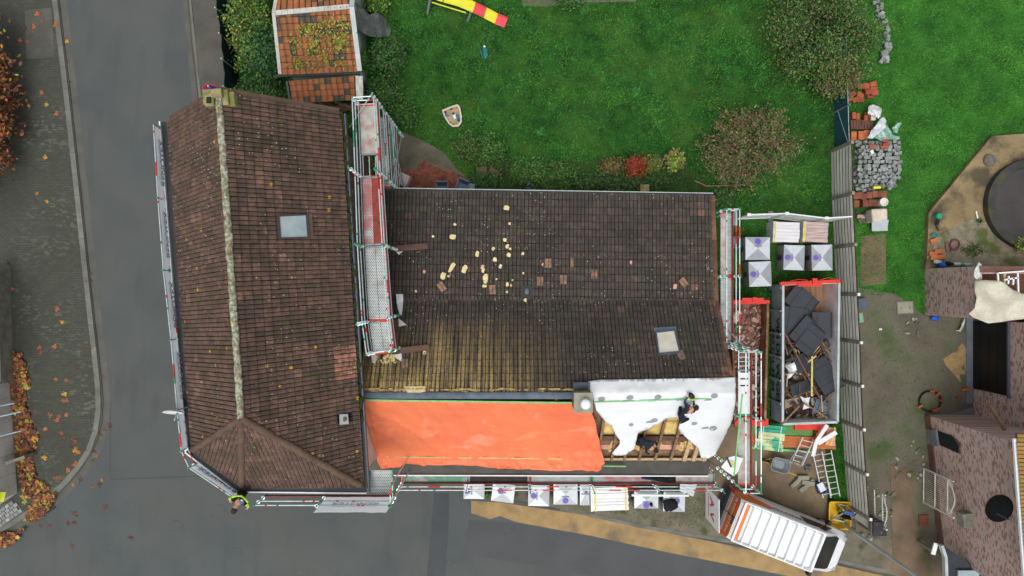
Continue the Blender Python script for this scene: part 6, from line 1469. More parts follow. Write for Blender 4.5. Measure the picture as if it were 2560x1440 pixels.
mb = MB(); q = [rp(x, y, .92) for x, y in ((1712, 1036), (1727, 1033), (1728, 1037), (1713, 1040))]; mb.loft([p - Vector((0, 0, .1)) for p in q], q); mb.build('back_print', 'white_paint', p2)
t = thing('circular_saw', 'white, black and lime circular saw held against the green batten', 'saw', rp(1723, 990, .13))
sp = rp(1722, 990, .2); mb = MB(); mb.box(sp, (.2, .32, .02), -.5); mb.build('base_plate', 'white_plastic', t)
mb = MB(); mb.blob(sp + Vector((.07, .02, .12)), (.3, .2, .2), -.6, 0, 9, .1); mb.build('motor', 'black_plastic', t, smooth=True); mb = MB(); mb.path([sp + Vector((.02, -.1, .1)), sp + Vector((.1, -.12, .22)), sp + Vector((.18, -.08, .12))], .035, 7); mb.build('handle', 'hivis', t)
mb = MB(); mb.tube(sp + Vector((-.06, .05, .06)), sp + Vector((-.075, .055, .06)), .1, 16); mb.build('blade_guard', 'alu', t); mb = MB(); mb.bar(sp + Vector((-.1, .18, .05)), sp + Vector((.02, .1, .12)), .015, .015); mb.build('fence_rod', 'black_plastic', t)
# worker stooping between the rafters
J = dict(pelvis=rp(1606, 1104, .45), waist=rp(1612, 1106, .6), chest=rp(1624, 1113, .72), neck=rp(1632, 1120, .78), head0=rp(1634, 1122, .8), head1=rp(1637, 1124, .84), head2=rp(1640, 1127, .9),
         shL=rp(1632, 1104, .7), elL=rp(1640, 1106, .45), wrL=rp(1642, 1114, .25), shR=rp(1615, 1120, .68), elR=rp(1616, 1131, .42), wrR=rp(1624, 1136, .22),
         hipL=rp(1605, 1098, .42), knL=rp(1598, 1098, .1), anL=rp(1597, 1110, -.12), toeL=rp(1600, 1116, -.14), hipR=rp(1604, 1110, .4), knR=rp(1600, 1112, .1), anR=rp(1606, 1120, -.12), toeR=rp(1610, 1124, -.14), face=(.5, -.7, -.6))
p3 = person('worker in dark clothes stooping among the open rafters', J, dict(cloth_top='navy_cloth', sleeve='navy_cloth', trousers='navy_cloth', skin='skin', shoe='black_plastic', hair='hair_dark'), rp(1606, 1104, -.15))
garment(1598, 1106, 10, 8, roof_h(*W(1598, 1106, 4.2).xy) + .2, 'black_cloth', 'dark jacket bundled on a rafter beside the stooping worker', 12)

# ---------------------------------------------------------------- satellite dish, road sign
p = W(434, 1025, 7.7); t = thing('satellite_dish', 'white satellite dish standing out from the street side gutter', 'satellite dish', (p.x + .25, p.y, 6.6))
mb = MB(); prof = [(0.02, .0), (.15, .01), (.28, .05), (.36, .1)]; mb.lathe((0, 0, 0), prof + [(r - .01, z + .012) for r, z in prof[::-1]], 20); mb.xf(Matrix.Translation(p) @ Matrix.Rotation(R(72), 4, 'X')); mb.build('dish', 'white_plastic', t, smooth=True)
mb = MB(); mb.tube(p + Vector((.05, -.02, 0)), (p.x + .25, p.y - .0, 6.75), .025, 7); mb.build('mast', 'galv', t); mb = MB(); mb.path([p + Vector((0, 0, -.3)), p + Vector((0, -.35, -.1))], .012, 5); mb.blob(p + Vector((0, -.36, -.08)), (.06, .1, .06), 0, 0, 8, 0); mb.build('feed_arm', 'galv', t)
p = W(530, 222, 2.3); t = thing('road_sign', 'round blue and red no parking sign on a post by the gable', 'road sign', (p.x, p.y, .1))
mb = MB(); mb.tube((p.x, p.y, .1), (p.x, p.y, 2.7), .03, 8); mb.build('post', 'galv', t)
T = Matrix.Translation((p.x, p.y - .04, 2.35)) @ Matrix.Rotation(R(6), 4, 'Z') @ Matrix.Rotation(R(68), 4, 'X')
for r, m, z in ((.36, 'paint_red', 0), (.29, 'print_navy', .008)): mb = MB(); mb.lathe((0, 0, z), [(r, 0), (r, .02)], 28); mb.xf(T); d_ = mb.build('plate' if z == 0 else 'blue_disc', 'sign_red' if m == 'paint_red' and 'sign_red' in _M else m if m != 'print_navy' else 'sign_blue' if 'sign_blue' in _M else M('sign_blue', C(52, 56, 140), .4, .05, 3) and 'sign_blue', t)
mb = MB(); mb.box((0, 0, .035), (.05, .58, .008), R(45)); mb.xf(T); mb.build('red_bar', 'paint_red', t)

# ---------------------------------------------------------------- street left: manholes, drain, wall, leaves
for px, py, r, lab in ((547, 1284, 23, 'round manhole cover in the asphalt below the leaning worker'), (439, 1322, 22, 'round manhole cover in the middle of the junction'), (588, 1390, 21, 'round manhole cover at the picture edge of the junction'), (1273, 1328, 20, 'faint round manhole cover beside the ochre strip')):
    p = W(px, py, 0); t = thing('manhole_cover', lab, 'manhole cover', (p.x, p.y, 0)); k = H / F
    mb = MB(); mb.lathe((p.x, p.y, .001), [(r * k * .97, 0), (r * k * .97, .005), (r * k * .93, .007)], 32); mb.build('frame', 'iron_cover', t); mb = MB(); mb.lathe((p.x, p.y, .004), [(r * k * .95, 0), (r * k * .95, .0065)], 32); mb.build('lid', 'asphalt' if px < 1000 else 'asphalt_new', t)
    for s in (-1, 1): mb = MB(); mb.box((p.x + s * r * k * .6, p.y + .1 * s, .011), (.04, .04, .004)); mb.build('lift_hole', 'iron_dark', t)
p = W(126, 1270, 0); t = thing('drain_grate', 'iron street drain grate in the gutter among leaves', 'drain', (p.x, p.y, .0), R(30))
mb = MB(); mb.box((0, 0, .006), (.5, .28, .006)); mb.build('pit', 'iron_dark', t, True)
for i in range(7): mb = MB(); mb.box((-.21 + .07 * i, 0, .014), (.03, .28, .012)); mb.build('bar', 'iron_cover', t, True)
# bright granite setts at the corner
cs_ = sheet('sett_strip', [(-60, 1290), (30, 1250), (62, 1278), (-10, 1325), (-60, 1345)], 'dirt_dark', .128, .02)
sm = MB(); sm.box((0, 0, .03), (.2, .15, .06)); sme = sm.mesh('sett', 'granite')
pp = [(p.x, p.y) for p in (W(x, y, .13) for x, y in [(-40, 1290), (30, 1251), (60, 1278), (-8, 1322), (-40, 1335)])]; o0 = W(0, 1290, .13)
for i in range(-9, 10):
    for j in range(-9, 10):
        q = Matrix.Rotation(R(35), 3, 'Z') @ Vector((i * .225 + (j % 2) * .11, j * .175, 0)) + o0
        if inside(q.x, q.y, pp): inst('sett', sme, Matrix.Translation((q.x, q.y, .118 + random.uniform(0, .01))) @ Matrix.Rotation(R(35) + random.uniform(-.06, .06), 4, 'Z'), cs_)
# boundary wall of pale blocks at the picture edge, with steel rails
gw = [(20, 900), (32, 1040), (40, 1180), (44, 1232), (0, 1262), (-200, 1300)]
gw = [W(x, y, .1) for x, y in gw]; t = thing('boundary_wall', 'pale concrete block wall at the street corner with grey steel rails', 'wall', gw[2])
for a, b in zip(gw[:-1], gw[1:]):
    d = (b - a).normalized(); n = Vector((d.y, -d.x, 0)); n = n if n.x < 0 and True else -n
    if (a - gw[4]).length < .01: n = Vector((-d.y, d.x, 0)); n = n if n.y > 0 else -n
    nb = max(1, round((b - a).length / .9))
    for r in range(4):
        for i in range(nb):
            p, q = a.lerp(b, i / nb) + d * .006, a.lerp(b, (i + 1) / nb) - d * .006; mb = MB(); mb.prism([p, q, q + n * .28, p + n * .28], .1 + r * .5, .1 + (r + 1) * .5 - .008); mb.build('block', 'wall_concrete', t)
for a, b in (((-40, 1022), (36, 1008)), ((-40, 1050), (52, 1029)), ((-40, 1100), (54, 1077))): mb = MB(); mb.tube(W(*a, 1.6), W(*b, 1.2), .04, 8); tag(mb.build('steel_rail', 'steel_tube'), 'grey steel tube rail reaching over the footpath from the block wall', 'rail', 'steel rails at the block wall')
mb = MB(); mb.bar(W(30, 1153, .5), W(78, 1137, .5), .14, .9); tag(mb.build('low_board', 'fence_post'), 'low grey board standing across the leaf litter', 'board')
mb = MB(); p = W(5, 1242, 1.2); mb.box((p.x, p.y, 1.2), (.2, .45, .03), R(-15), 0, Matrix.Rotation(R(40), 4, 'Y')); sg = tag(mb.build('sign_plate', 'sign_yellow'), 'small yellow sign plate fixed on the block wall corner', 'sign')
t = thing('boundary_wall', 'low dark wall edge with a pale cap beside the footpath', 'wall', W(0, 800, .1)); mb = MB(); mb.bar(W(-14, 660, 1.0), W(-6, 960, 1.0), .2, 1.8); mb.build('wall', 'fence_post', t); mb = MB(); mb.bar(W(-16, 720, 1.95), W(-8, 955, 1.95), .3, .1); mb.build('cap', 'wall_concrete', t)
# leaf litter and single fallen leaves
def leaf_shape(s, lob=5):
    pts = []
    for i in range(lob * 2):
        a = 2 * math.pi * i / (lob * 2); r = s * (1 if i % 2 == 0 else .66) * (1.15 if i == 0 else 1); pts.append(Vector((r * math.cos(a), r * math.sin(a), .35 * s * (.5 - abs(math.sin(a * 1.5))))))
    return pts
LFM = []
for k, m_ in enumerate(('l_orange', 'l_litter', 'l_gold', 'l_litter2', 'l_litter', 'l_lime')):
    mb = MB(); P = leaf_shape(.13); mb.add([Vector((0, 0, .01))] + P, [(0, i + 1, (i + 1) % len(P) + 1) for i in range(len(P))]); mb.bar((-.2, 0, .01), (0, 0, .01), .008, .006); LFM.append(mb.mesh('fallen_leaf', m_))
for px, py, k in ((103, 230, 0), (116, 262, 2), (141, 283, 0), (113, 392, 2), (140, 60, 0), (92, 35, 0), (100, 36, 4), (63, 68, 3), (84, 67, 0), (81, 80, 1), (50, 100, 0), (68, 104, 0), (106, 53, 1), (48, 139, 2), (42, 198, 0), (92, 484, 0), (117, 504, 2), (31, 722, 0), (14, 742, 0), (22, 828, 0), (12, 770, 4), (155, 805, 2), (142, 772, 0), (98, 869, 0), (136, 866, 0), (101, 882, 4), (139, 948, 0), (166, 951, 1), (189, 919, 3), (160, 985, 2), (158, 1002, 1), (167, 1000, 4), (166, 1038, 0), (148, 1040, 1), (142, 1050, 0), (82, 1025, 3), (113, 1073, 0), (125, 1038, 1), (158, 1093, 3), (152, 1082, 1), (183, 1096, 3), (188, 1105, 1), (190, 1120, 4), (178, 1122, 3), (187, 1126, 2), (196, 1132, 0), (111, 1145, 2), (188, 1160, 0), (148, 1194, 4), (182, 1212, 0), (200, 1198, 3), (228, 1217, 1), (235, 1130, 3), (240, 1140, 1), (232, 1150, 3), (262, 1075, 3), (250, 1084, 3), (254, 1200, 0), (249, 1213, 3), (263, 1268, 3), (187, 1286, 3), (186, 1306, 3), (169, 1308, 3), (125, 1316, 3), (102, 1315, 3), (326, 1346, 3), (180, 1364, 3), (226, 683, 3), (227, 700, 3), (225, 870, 3), (254, 940, 3), (166, 104, 2), (168, 155, 3), (172, 205, 3), (60, 1255, 5), (62, 1300, 5), (124, 1241, 5), (57, 1243, 2), (250, 1065, 3), (273, 1065, 3), (170, 1175, 0), (140, 1195, 1), (30, 1360, 3), (12, 1345, 3), (20, 1310, 1)):
    z = .13 if inside(px, py, KI + [(-500, 1520), (-500, -120)]) else .012
    p = W(px, py, z); s = random.uniform(.75, 1.25); o = inst('fallen_leaf', LFM[k], Matrix.Translation(p) @ Matrix.Rotation(random.random() * 6.28, 4, 'Z') @ Matrix.Rotation(random.uniform(-.15, .15), 4, 'X') @ Matrix.Scale(s, 4))
    tag(o, {0: 'orange fallen leaf lying by itself on the street', 1: 'brown fallen leaf lying by itself on the street', 2: 'golden fallen leaf lying by itself on the street', 3: 'dark brown fallen leaf lying by itself on the street', 4: 'brown fallen leaf lying by itself on the street', 5: 'yellow-green fallen leaf lying by itself on the street'}[k], 'leaf', 'fallen leaves on the street')
def litter(poly, n, seed, z=.13):
    r = random.Random(seed); xs = [p[0] for p in poly]; ys = [p[1] for p in poly]; mb = MB(); c = 0
    while c < n:
        x, y = r.uniform(min(xs), max(xs)), r.uniform(min(ys), max(ys))
        if not inside(x, y, poly): continue
        p = W(x, y, z + r.uniform(.0, .09)); P = leaf_shape(r.uniform(.08, .15)); T = Matrix.Translation(p) @ Matrix.Rotation(r.random() * 6.28, 4, 'Z') @ Matrix.Rotation(r.uniform(-.6, .6), 4, 'X') @ Matrix.Rotation(r.uniform(-.5, .5), 4, 'Y')
        mb.add([T @ q for q in [Vector((0, 0, .01))] + P], [(0, i + 1, (i + 1) % len(P) + 1) for i in range(len(P))], r.choice((0, 0, 0, 1, 1, 1, 2, 3, 1, 0, 4) if r.random() < .9 else (3, 5))); c += 1
    return mb.build('leaf_litter', ['l_litter', 'l_litter2', 'l_orange', 'l_gold', 'l_rust', 'l_lime'])
tag(litter([(20, 880), (55, 885), (75, 960), (60, 1010), (80, 1060), (95, 1090), (78, 1150), (92, 1200), (125, 1215), (100, 1245), (60, 1240), (45, 1180), (35, 1050), (25, 960)], 800, 3), 'drift of brown plane leaves along the foot of the block wall', 'leaves', kind='stuff')
tag(litter([(75, 1265), (105, 1235), (140, 1230), (135, 1250), (110, 1285), (80, 1305), (65, 1295)], 260, 5), 'heap of brown leaves by the street drain', 'leaves', kind='stuff')
tag(litter([(-20, 1370), (-10, 1335), (30, 1335), (60, 1320), (40, 1350), (10, 1370)], 90, 6), 'brown leaves along the kerb at the street corner', 'leaves', kind='stuff')

# ---------------------------------------------------------------- trees and shrubs
t = shrub('plane_tree', 'autumn tree with orange and gold leaves at the edge of the footpath', 'tree', -70, 250, 112, 3.0, 8500, .105, ['l_litter', 'l_orange', 'l_gold', 'l_litter2', 'l_lime', 'l_rust'], [6, 4, 1.6, 6, .5, 2], 11, ry_px=300, clumps=200, cs=.17, trunk=.14, up=.6, z0=.1)
shrub('shrub', 'yellow-green shrub spilling over the green screen fence', 'shrub', 620, 60, 62, 2.6, 7000, .07, ['l_green', 'l_light', 'l_yellow', 'l_dark', 'l_olive'], [4, 4, 2, 2, 2], 12, ry_px=110, clumps=70, cs=.17)
shrub('shrub', 'blue-green feathery shrub between fence and red tiled shed', 'shrub', 668, 132, 52, 2.7, 5200, .07, ['l_blue', 'l_green', 'l_dark', 'l_light'], [4, 4, 3, 1], 13, ry_px=60, clumps=60, cs=.16)
shrub('shrub', 'dark ivy and weeds behind the street house gable', 'shrub', 645, 225, 68, 1.2, 4500, .06, ['l_dark', 'l_green', 'l_light'], [5, 4, 1], 14, ry_px=42, clumps=70, cs=.15)
shrub('shrub', 'round dark green laurel bush beside the shed wall', 'shrub', 966, 138, 47, 1.7, 5200, .055, ['l_dark', 'l_green', 'l_olive'], [4, 4, 1], 15, ry_px=48, clumps=70, cs=.13)
shrub('shrub', 'light green bush at the shed corner by the grey tarpaulin', 'shrub', 940, 2, 32, 1.4, 2600, .06, ['l_light', 'l_green', 'l_lime'], [4, 3, 1], 16, clumps=40, cs=.12)
shrub('climber', 'climbing plant on the pale green shed wall', 'climber', 905, 150, 10, 1.9, 1100, .06, ['l_green', 'l_light'], [3, 2], 17, ry_px=30, clumps=24, cs=.1)
shrub('shrub', 'loose weedy bushes below the laurel, by the scaffold foot', 'shrub', 960, 235, 52, .9, 4600, .05, ['l_green', 'l_dark', 'l_light', 'l_olive'], [4, 4, 2, 1], 18, ry_px=42, clumps=70, cs=.15)
shrub('shrub', 'low weeds between the scaffold and the lawn', 'shrub', 1015, 285, 36, .6, 2200, .05, ['l_green', 'l_dark', 'l_light'], [4, 3, 2], 19, ry_px=30, clumps=50, cs=.14)
shrub('tree', 'tangled olive-green tree over the wire fence and cobble heap', 'tree', 2055, 72, 165, 2.6, 21000, .06, ['l_olive', 'l_green', 'l_dark', 'l_light'], [5, 4, 5, 1], 20, ry_px=155, clumps=44, cs=.3, trunk=.1)
shrub('shrub', 'arching thin branched shrub hanging over the teal wire screen', 'shrub', 2095, 195, 62, 2.4, 3600, .06, ['l_olive', 'l_brown', 'l_green', 'l_light'], [5, 3, 2, 1], 21, ry_px=55, clumps=90, cs=.16, trunkm='twig')
shrub('tree', 'reddish brown autumn shrub tree on the lawn', 'tree', 1868, 366, 152, 2.1, 10500, .055, ['l_brown', 'l_pink', 'l_olive', 'l_green', 'l_rust'], [5, 2, 5, 4, .3], 22, ry_px=138, clumps=56, cs=.2, trunk=.07, trunkm='twig')
shrub('shrub', 'bright red leaved shrub in the flower bed', 'shrub', 1590, 414, 26, 1.2, 2200, .05, ['l_red', 'l_rust', 'l_brown'], [5, 2, 1], 23, ry_px=30, clumps=36, cs=.09)
shrub('shrub', 'brownish ornamental grass tuft beside the red shrub', 'shrub', 1530, 415, 30, .7, 1900, .06, ['l_olive', 'l_rust', 'l_green', 'l_brown'], [3, 1, 2, 3], 24, ry_px=22, clumps=30, cs=.12, up=.2)
shrub('shrub', 'green and gold low shrub between red shrub and hydrangea', 'shrub', 1634, 412, 22, .8, 1400, .05, ['l_olive', 'l_green', 'l_gold'], [4, 3, 1], 25, clumps=30, cs=.1)
hy = shrub('hydrangea', 'lime leaved hydrangea with pink flower heads in the bed', 'shrub', 1686, 402, 24, .9, 1200, .07, ['l_lime', 'l_light', 'l_green'], [4, 2, 1], 26, ry_px=28, clumps=26, cs=.09)
for px, py in ((1678, 384), (1692, 380), (1702, 388), (1708, 402), (1704, 416), (1668, 408), (1665, 390)):
    P = crown_pts(W(px, py, .85), (.09, .09, .06), 60, 12, .02, px); c = Vector(WM[hy].translation); me = leaves_mesh('flower_head', P - np.array(c), 1, .03, ['l_magenta', 'l_pink'], [4, 1], px); o = bpy.data.objects.new('flower_head', me); COL.objects.link(o); o.parent = hy; WM[o] = WM[hy]
shrub('ground_cover', 'leafy green ground cover along the house wall', 'plants', 1360, 435, 95, .5, 7500, .055, ['l_green', 'l_light', 'l_dark'], [4, 3, 3], 27, ry_px=36, clumps=160, cs=.13)
shrub('ground_cover', 'dark leafy ground cover under the gutter of the long house', 'plants', 1540, 455, 150, .45, 7500, .055, ['l_green', 'l_dark', 'l_olive'], [4, 4, 1], 28, ry_px=18, clumps=160, cs=.12)
shrub('rose_bush', 'thin rose bush with red flowers beside the concrete patio', 'shrub', 1168, 368, 34, .9, 2300, .05, ['l_green', 'l_dark', 'l_olive', 'l_red'], [4, 3, 2, .12], 29, ry_px=38, clumps=50, cs=.12)
shrub('shrub', 'green perennials between the rose and the folding chairs', 'shrub', 1225, 372, 40, .7, 3000, .05, ['l_green', 'l_light', 'l_dark'], [4, 3, 3], 30, ry_px=36, clumps=70, cs=.13)
shrub('shrub', 'weeds round the folded wooden chairs', 'shrub', 1215, 455, 40, .5, 2200, .05, ['l_green', 'l_dark'], [3, 4], 31, ry_px=22, clumps=50, cs=.12)
shrub('shrub', 'dense green weeds on the lawn strip by the gable scaffold', 'shrub', 1800, 500, 40, .4, 2200, .05, ['l_green', 'l_dark', 'l_light'], [4, 3, 1], 32, ry_px=24, clumps=60, cs=.13)
shrub('conifer', 'pale green conifer top at the far end of the lawn', 'shrub', 1420, -12, 40, 1.6, 3400, .06, ['l_light', 'l_green', 'l_blue'], [2, 4, 3], 33, ry_px=22, clumps=50, cs=.12)
shrub('shrub', 'yellow flowering weed behind the scaffold posts', 'shrub', 915, 402, 22, 1.6, 1500, .05, ['l_yellow', 'l_moss', 'l_green'], [4, 2, 2], 34, ry_px=38, clumps=36, cs=.12)
shrub('shrub', 'weed tuft between two wrapped pallets at the house front', 'shrub', 1221, 1234, 8, .4, 320, .05, ['l_green', 'l_lime'], [3, 1], 35, clumps=12, cs=.06)
tag(sheet('far_bed', [(1305, -60), (1305, 14), (1370, 16), (1470, 6), (1590, 4), (1590, -60)], 'dirt_dark', .05, .04))
# grass tussocks on the lawn
for px, py, lab in ((1355, 330, 'a'), (1630, 180, 'b'), (1590, 232, 'c'), (1830, 25, 'd'), (1205, 250, 'e'), (1460, 25, 'f'), (1225, 90, 'g')):
    p = W(px, py, .03); P = crown_pts((p.x, p.y, .1), (.22, .22, .08), 160, 10, .06, px); c = (p.x, p.y, .03)
    o = bpy.data.objects.new('grass_tussock', leaves_mesh('grass_tussock', P - np.array(c), .2, .13, ['grass_3', 'grass_2'], [3, 1], px, .12)); COL.objects.link(o); o.location = c; WM[o] = Matrix.Translation(c); tag(o, 'pale tuft of coarse grass standing out of the garden lawn', 'grass', 'coarse grass tufts on the lawn')

# ---------------------------------------------------------------- screen fences
t = thing('screen_fence', 'dark green screen fence along the street footpath', 'fence', W(575, 110, .1))
fp = [(575, -60), (581, 60), (590, 120), (596, 180), (600, 245)]
for (a, b) in zip(fp[:-1], fp[1:]):
    A, B_ = W(*a, .1), W(*b, .1); n = 6; mb = MB(); vs = []
    for i in range(n + 1):
        q = A.lerp(B_, i / n); w_ = .014 * math.sin(i * 1.3 + a[1])
        for z in (.1, 1.0, 1.85): vs.append((q.x + w_ * z, q.y, z))
    mb.add(vs, [(i * 3 + j, (i + 1) * 3 + j, (i + 1) * 3 + j + 1, i * 3 + j + 1) for i in range(n) for j in range(2)]); mb.build('screen', 'screen_green', t, solid=.02)
for p in fp: q = W(*p, .1); mb = MB(); mb.tube(q, q + Vector((0, 0, 1.95)), .03, 7); mb.build('post', 'galv', t)
q = W(590, 122, .1); mb = MB(); mb.tube(q + Vector((0, 0, 1.5)), q + Vector((.8, -.5, .1)), .03, 6); mb.build('stay', 'timber_old', t)
t = thing('wire_fence', 'teal wire mesh screen between garden and neighbour lawn', 'fence', W(2084, 250, 0))
A, B_ = W(2078, 110, 0), W(2086, 372, 0); mb = MB(); mb.loft([A, B_, B_ + Vector((.02, 0, 0)), A + Vector((.02, 0, 0))], [p + Vector((0, 0, 1.45)) for p in (A, B_, B_ + Vector((.02, 0, 0)), A + Vector((.02, 0, 0)))]); mb.build('mesh_panel', 'mesh_teal', t)
for s in (0, .33, .66, 1): q = A.lerp(B_, s); mb = MB(); mb.tube(q, q + Vector((0, 0, 1.6)), .035, 7); mb.build('post', 'fence_post', t)
mb = MB(); mb.tube(A + Vector((0, 0, 1.45)), B_ + Vector((0, 0, 1.45)), .012, 5); mb.build('top_wire', 'galv', t); mb = MB(); mb.tube(A.lerp(B_, .66) + Vector((-.03, 0, .5)), B_ + Vector((-.03, 0, 1.4)), .012, 5); mb.build('stay_wire', 'galv', t)
t = thing('plank_fence', 'weathered grey fence of stacked boards between concrete posts', 'fence', W(2095, 800, 0))
FB = [(2078, 378), (2080, 497), (2086, 618), (2091, 735), (2097, 848), (2100, 950), (2104, 1052), (2111, 1157), (2119, 1262)]
FBw = [W(x, y, .03) for x, y in FB]
for i, p in enumerate(FBw):
    mb = MB(); mb.box((p.x, p.y, 1.05), (.12, .14, 2.1)); po = mb.build('post', 'fence_post', t)
    if i > 2: mb = MB(); mb.box((p.x + .02, p.y, 2.12), (.1, .12, .06)); mb.build('cap', 'white_plastic', po)
for a, b in zip(FBw[:-1], FBw[1:]):
    d = (b - a).normalized(); mb = MB(); mb.loft([(a.x, a.y, .04), (b.x, b.y, .04), (b.x + .05, b.y, .04), (a.x + .05, a.y, .04)], [(a.x, a.y, 2.0), (b.x, b.y, 2.0), (b.x + .05, b.y, 2.0), (a.x + .05, a.y, 2.0)]); mb.build('dark_gap_backing', 'timber_dark', t)  # dark sheet added behind the boards to darken the gaps
    for k in range(7):
        z0, z1 = .06 + k * .285, .06 + (k + 1) * .285 - .1; mb = MB(); lx = .025 if k % 2 else 0; p, q = a + d * .08, b - d * .08
        mb.loft([(p.x - .022, p.y, z0), (q.x - .022, q.y, z0), (q.x - .005, q.y, z0), (p.x - .005, p.y, z0)], [(p.x - .016, p.y, z1), (q.x - .016, q.y, z1), (q.x - .005, q.y, z1), (p.x - .005, p.y, z1)]); mb.build('board', 'fence_board', t)
# white site fence
t = thing('site_fence', 'white mesh site fence panels closing the lawn behind the pallets', 'fence', W(1960, 560, 0))
for pa, pb in (((1836, 548), (1925, 545)), ((1925, 545), (2018, 556)), ((2018, 556), (2078, 552))):
    a, b = W(*pa, .03), W(*pb, .03); f = Vector((0, 0, 2.0)); mb = MB(); mb.tube(a, a + f, .03, 6); mb.tube(b, b + f, .03, 6); mb.tube(a + f, b + f, .035, 6); mb.tube(a + f * .08, b + f * .08, .03, 6); fr = mb.build('frame', 'white_paint', t)
    mb = MB(); n = 22
    for i in range(1, n): mb.bar(a.lerp(b, i / n), a.lerp(b, i / n) + f, .012, .012)
    for z in (.3, .6, .9, 1.2, 1.5, 1.8): mb.bar(a + f * (z / 2), b + f * (z / 2), .012, .012)
    mb.build('mesh', 'white_paint', fr); 
    for p in (a,): mb = MB(); mb.box(p + Vector((0, 0, 2.02)), (.16, .12, .1)); mb.build('clamp', 'white_plastic', t); mb = MB(); mb.box(p + Vector((0, 0, .06)), (.22, .6, .12)); mb.build('foot', 'grey_plastic', t)

# ---------------------------------------------------------------- garden things
t = thing('slide', 'yellow and red plastic garden slide on the lawn', 'slide', W(1180, 30, .03))
P = [(1080, -18, 1.25), (1110, -6, 1.2), (1150, 5, .95), (1185, 20, .72), (1212, 33, .42), (1240, 48, .2), (1265, 58, .16)]
PW = [W(x, y, h) for x, y, h in P]
def chute(i0, i1, m, nm):
    mb = MB()
    for a, b in zip(PW[i0:i1], PW[i0 + 1:i1 + 1]):
        d = (b - a).normalized(); s = Vector((-d.y, d.x, 0)).normalized(); w = .2
        A = [a - s * (w + .05) + Vector((0, 0, .1)), a - s * w, a + s * w, a + s * (w + .05) + Vector((0, 0, .1))]; B_ = [b - s * (w + .05) + Vector((0, 0, .1)), b - s * w, b + s * w, b + s * (w + .05) + Vector((0, 0, .1))]
        mb.add(A + B_, [(j, j + 1, 4 + j + 1, 4 + j) for j in range(3)])
    return mb.build(nm, m, t, solid=.03)
chute(0, 3, 'slide_yellow', 'upper_chute'); chute(3, 4, 'slide_red', 'joint_section'); chute(4, 5, 'slide_yellow', 'lower_chute'); chute(5, 6, 'slide_red', 'foot_section')
for a, b in ((PW[0] + Vector((0, .15, 0)), W(1069, 34, .03)), (PW[3] + Vector((-.1, -.1, 0)), W(1170, 52, .03))): mb = MB(); mb.bar(a, b, .09, .1); mb.build('leg', 'grey_plastic', t)
mb = MB(); mb.tube(W(1080, 6, .5), W(1165, 32, .5), .035, 7); mb.build('stay', 'slide_yellow', t)
# boat-shaped sandpit and toys
c = W(1131, 290, .2); t = thing('sandpit', 'boat shaped cream plastic sandpit on the lawn', 'sandpit', (c.x, c.y, .03))
ol = [(1106, 276), (1130, 266), (1144, 262), (1149, 268), (1153, 290), (1153, 305), (1146, 315), (1132, 316), (1122, 308), (1112, 292)]
q = [W(x, y, .24) for x, y in ol]; cc = sum(q, Vector()) / len(q); inn_ = [p.lerp(cc, .12) for p in q]; n = len(q)
lo = [Vector((p.x, p.y, .03)).lerp(Vector((cc.x, cc.y, .03)), .08) for p in q]; il = [Vector((p.x, p.y, .1)) for p in inn_]
if (q[1] - q[0]).cross(q[2] - q[1]).z < 0: q, inn_, lo, il = q[::-1], inn_[::-1], lo[::-1], il[::-1]
mb = MB(); mb.loft(lo, q, 0, True, False); mb.add(q + inn_, [(i, (i + 1) % n, n + (i + 1) % n, n + i) for i in range(n)]); mb.loft(il, inn_, 0, False, False); mb.build('shell', 'shell_cream', t); mb = MB(); mb.path(q + [q[0]], .03, 6); mb.build('rim', 'shell_cream', t)
mb = MB(); mb.poly([p + Vector((0, 0, .03)) for p in il]); mb.build('sand', 'sand', t)
M('toy_red', C(210, 60, 60), .5, .05); M('toy_blue', C(60, 130, 200), .5, .05); M('toy_purple', C(90, 60, 150), .5, .05); M('toy_yellow', C(225, 190, 80), .5, .05)
for px, py, m_, kind, lab in ((1113, 281, 'toy_red', 'b', 'red toy bucket in the boat sandpit'), (1116, 288, 'toy_blue', 'b', 'blue toy bucket beside the red one in the sandpit'), (1120, 289, 'shell_cream', 'b', 'cream toy mould in the sandpit'), (1134, 285, 'toy_purple', 'b', 'purple toy bucket in the sandpit'), (1137, 292, 'white_plastic', 'x', 'white toy box in the middle of the sandpit'), (1144, 293, 'teal_plastic', 'x', 'teal toy shovel in the sandpit'), (1147, 302, 'toy_blue', 'b', 'blue toy cup at the sandpit bow'), (1135, 310, 'toy_yellow', 'b', 'yellow toy mould at the sandpit bow'), (1126, 305, 'shell_cream', 'b', 'pale toy cup at the sandpit edge'), (1141, 266, 'toy_yellow', 'b', 'round pale lid at the sandpit stern'), (1128, 272, 'hose', 'b', 'dull pink toy ring in the sandpit')):
    p = W(px, py, .16); mb = MB()
    if kind == 'b': mb.lathe(p - Vector((0, 0, .05)), [(.04, 0), (.065, .13), (.055, .13), (.035, .02)], 12)
    else: mb.box(p + Vector((0, 0, .03)), (.13, .2, .08), .4); mb.box(p + Vector((.02, .1, .04)), (.03, .14, .03), .4)
    tag(mb.build('toy', m_), lab, 'toy')
t = thing('toy_stroller', 'small teal folded toy stroller lying on the lawn', 'toy', W(1210, 130, .05))
for a, b in (((1196, 112), (1208, 146)), ((1209, 100), (1214, 146)), ((1208, 146), (1216, 148)), ((1204, 130), (1216, 126))): mb = MB(); mb.tube(W(*a, .25), W(*b, .12), .02, 6); mb.build('rod', 'teal_plastic', t)
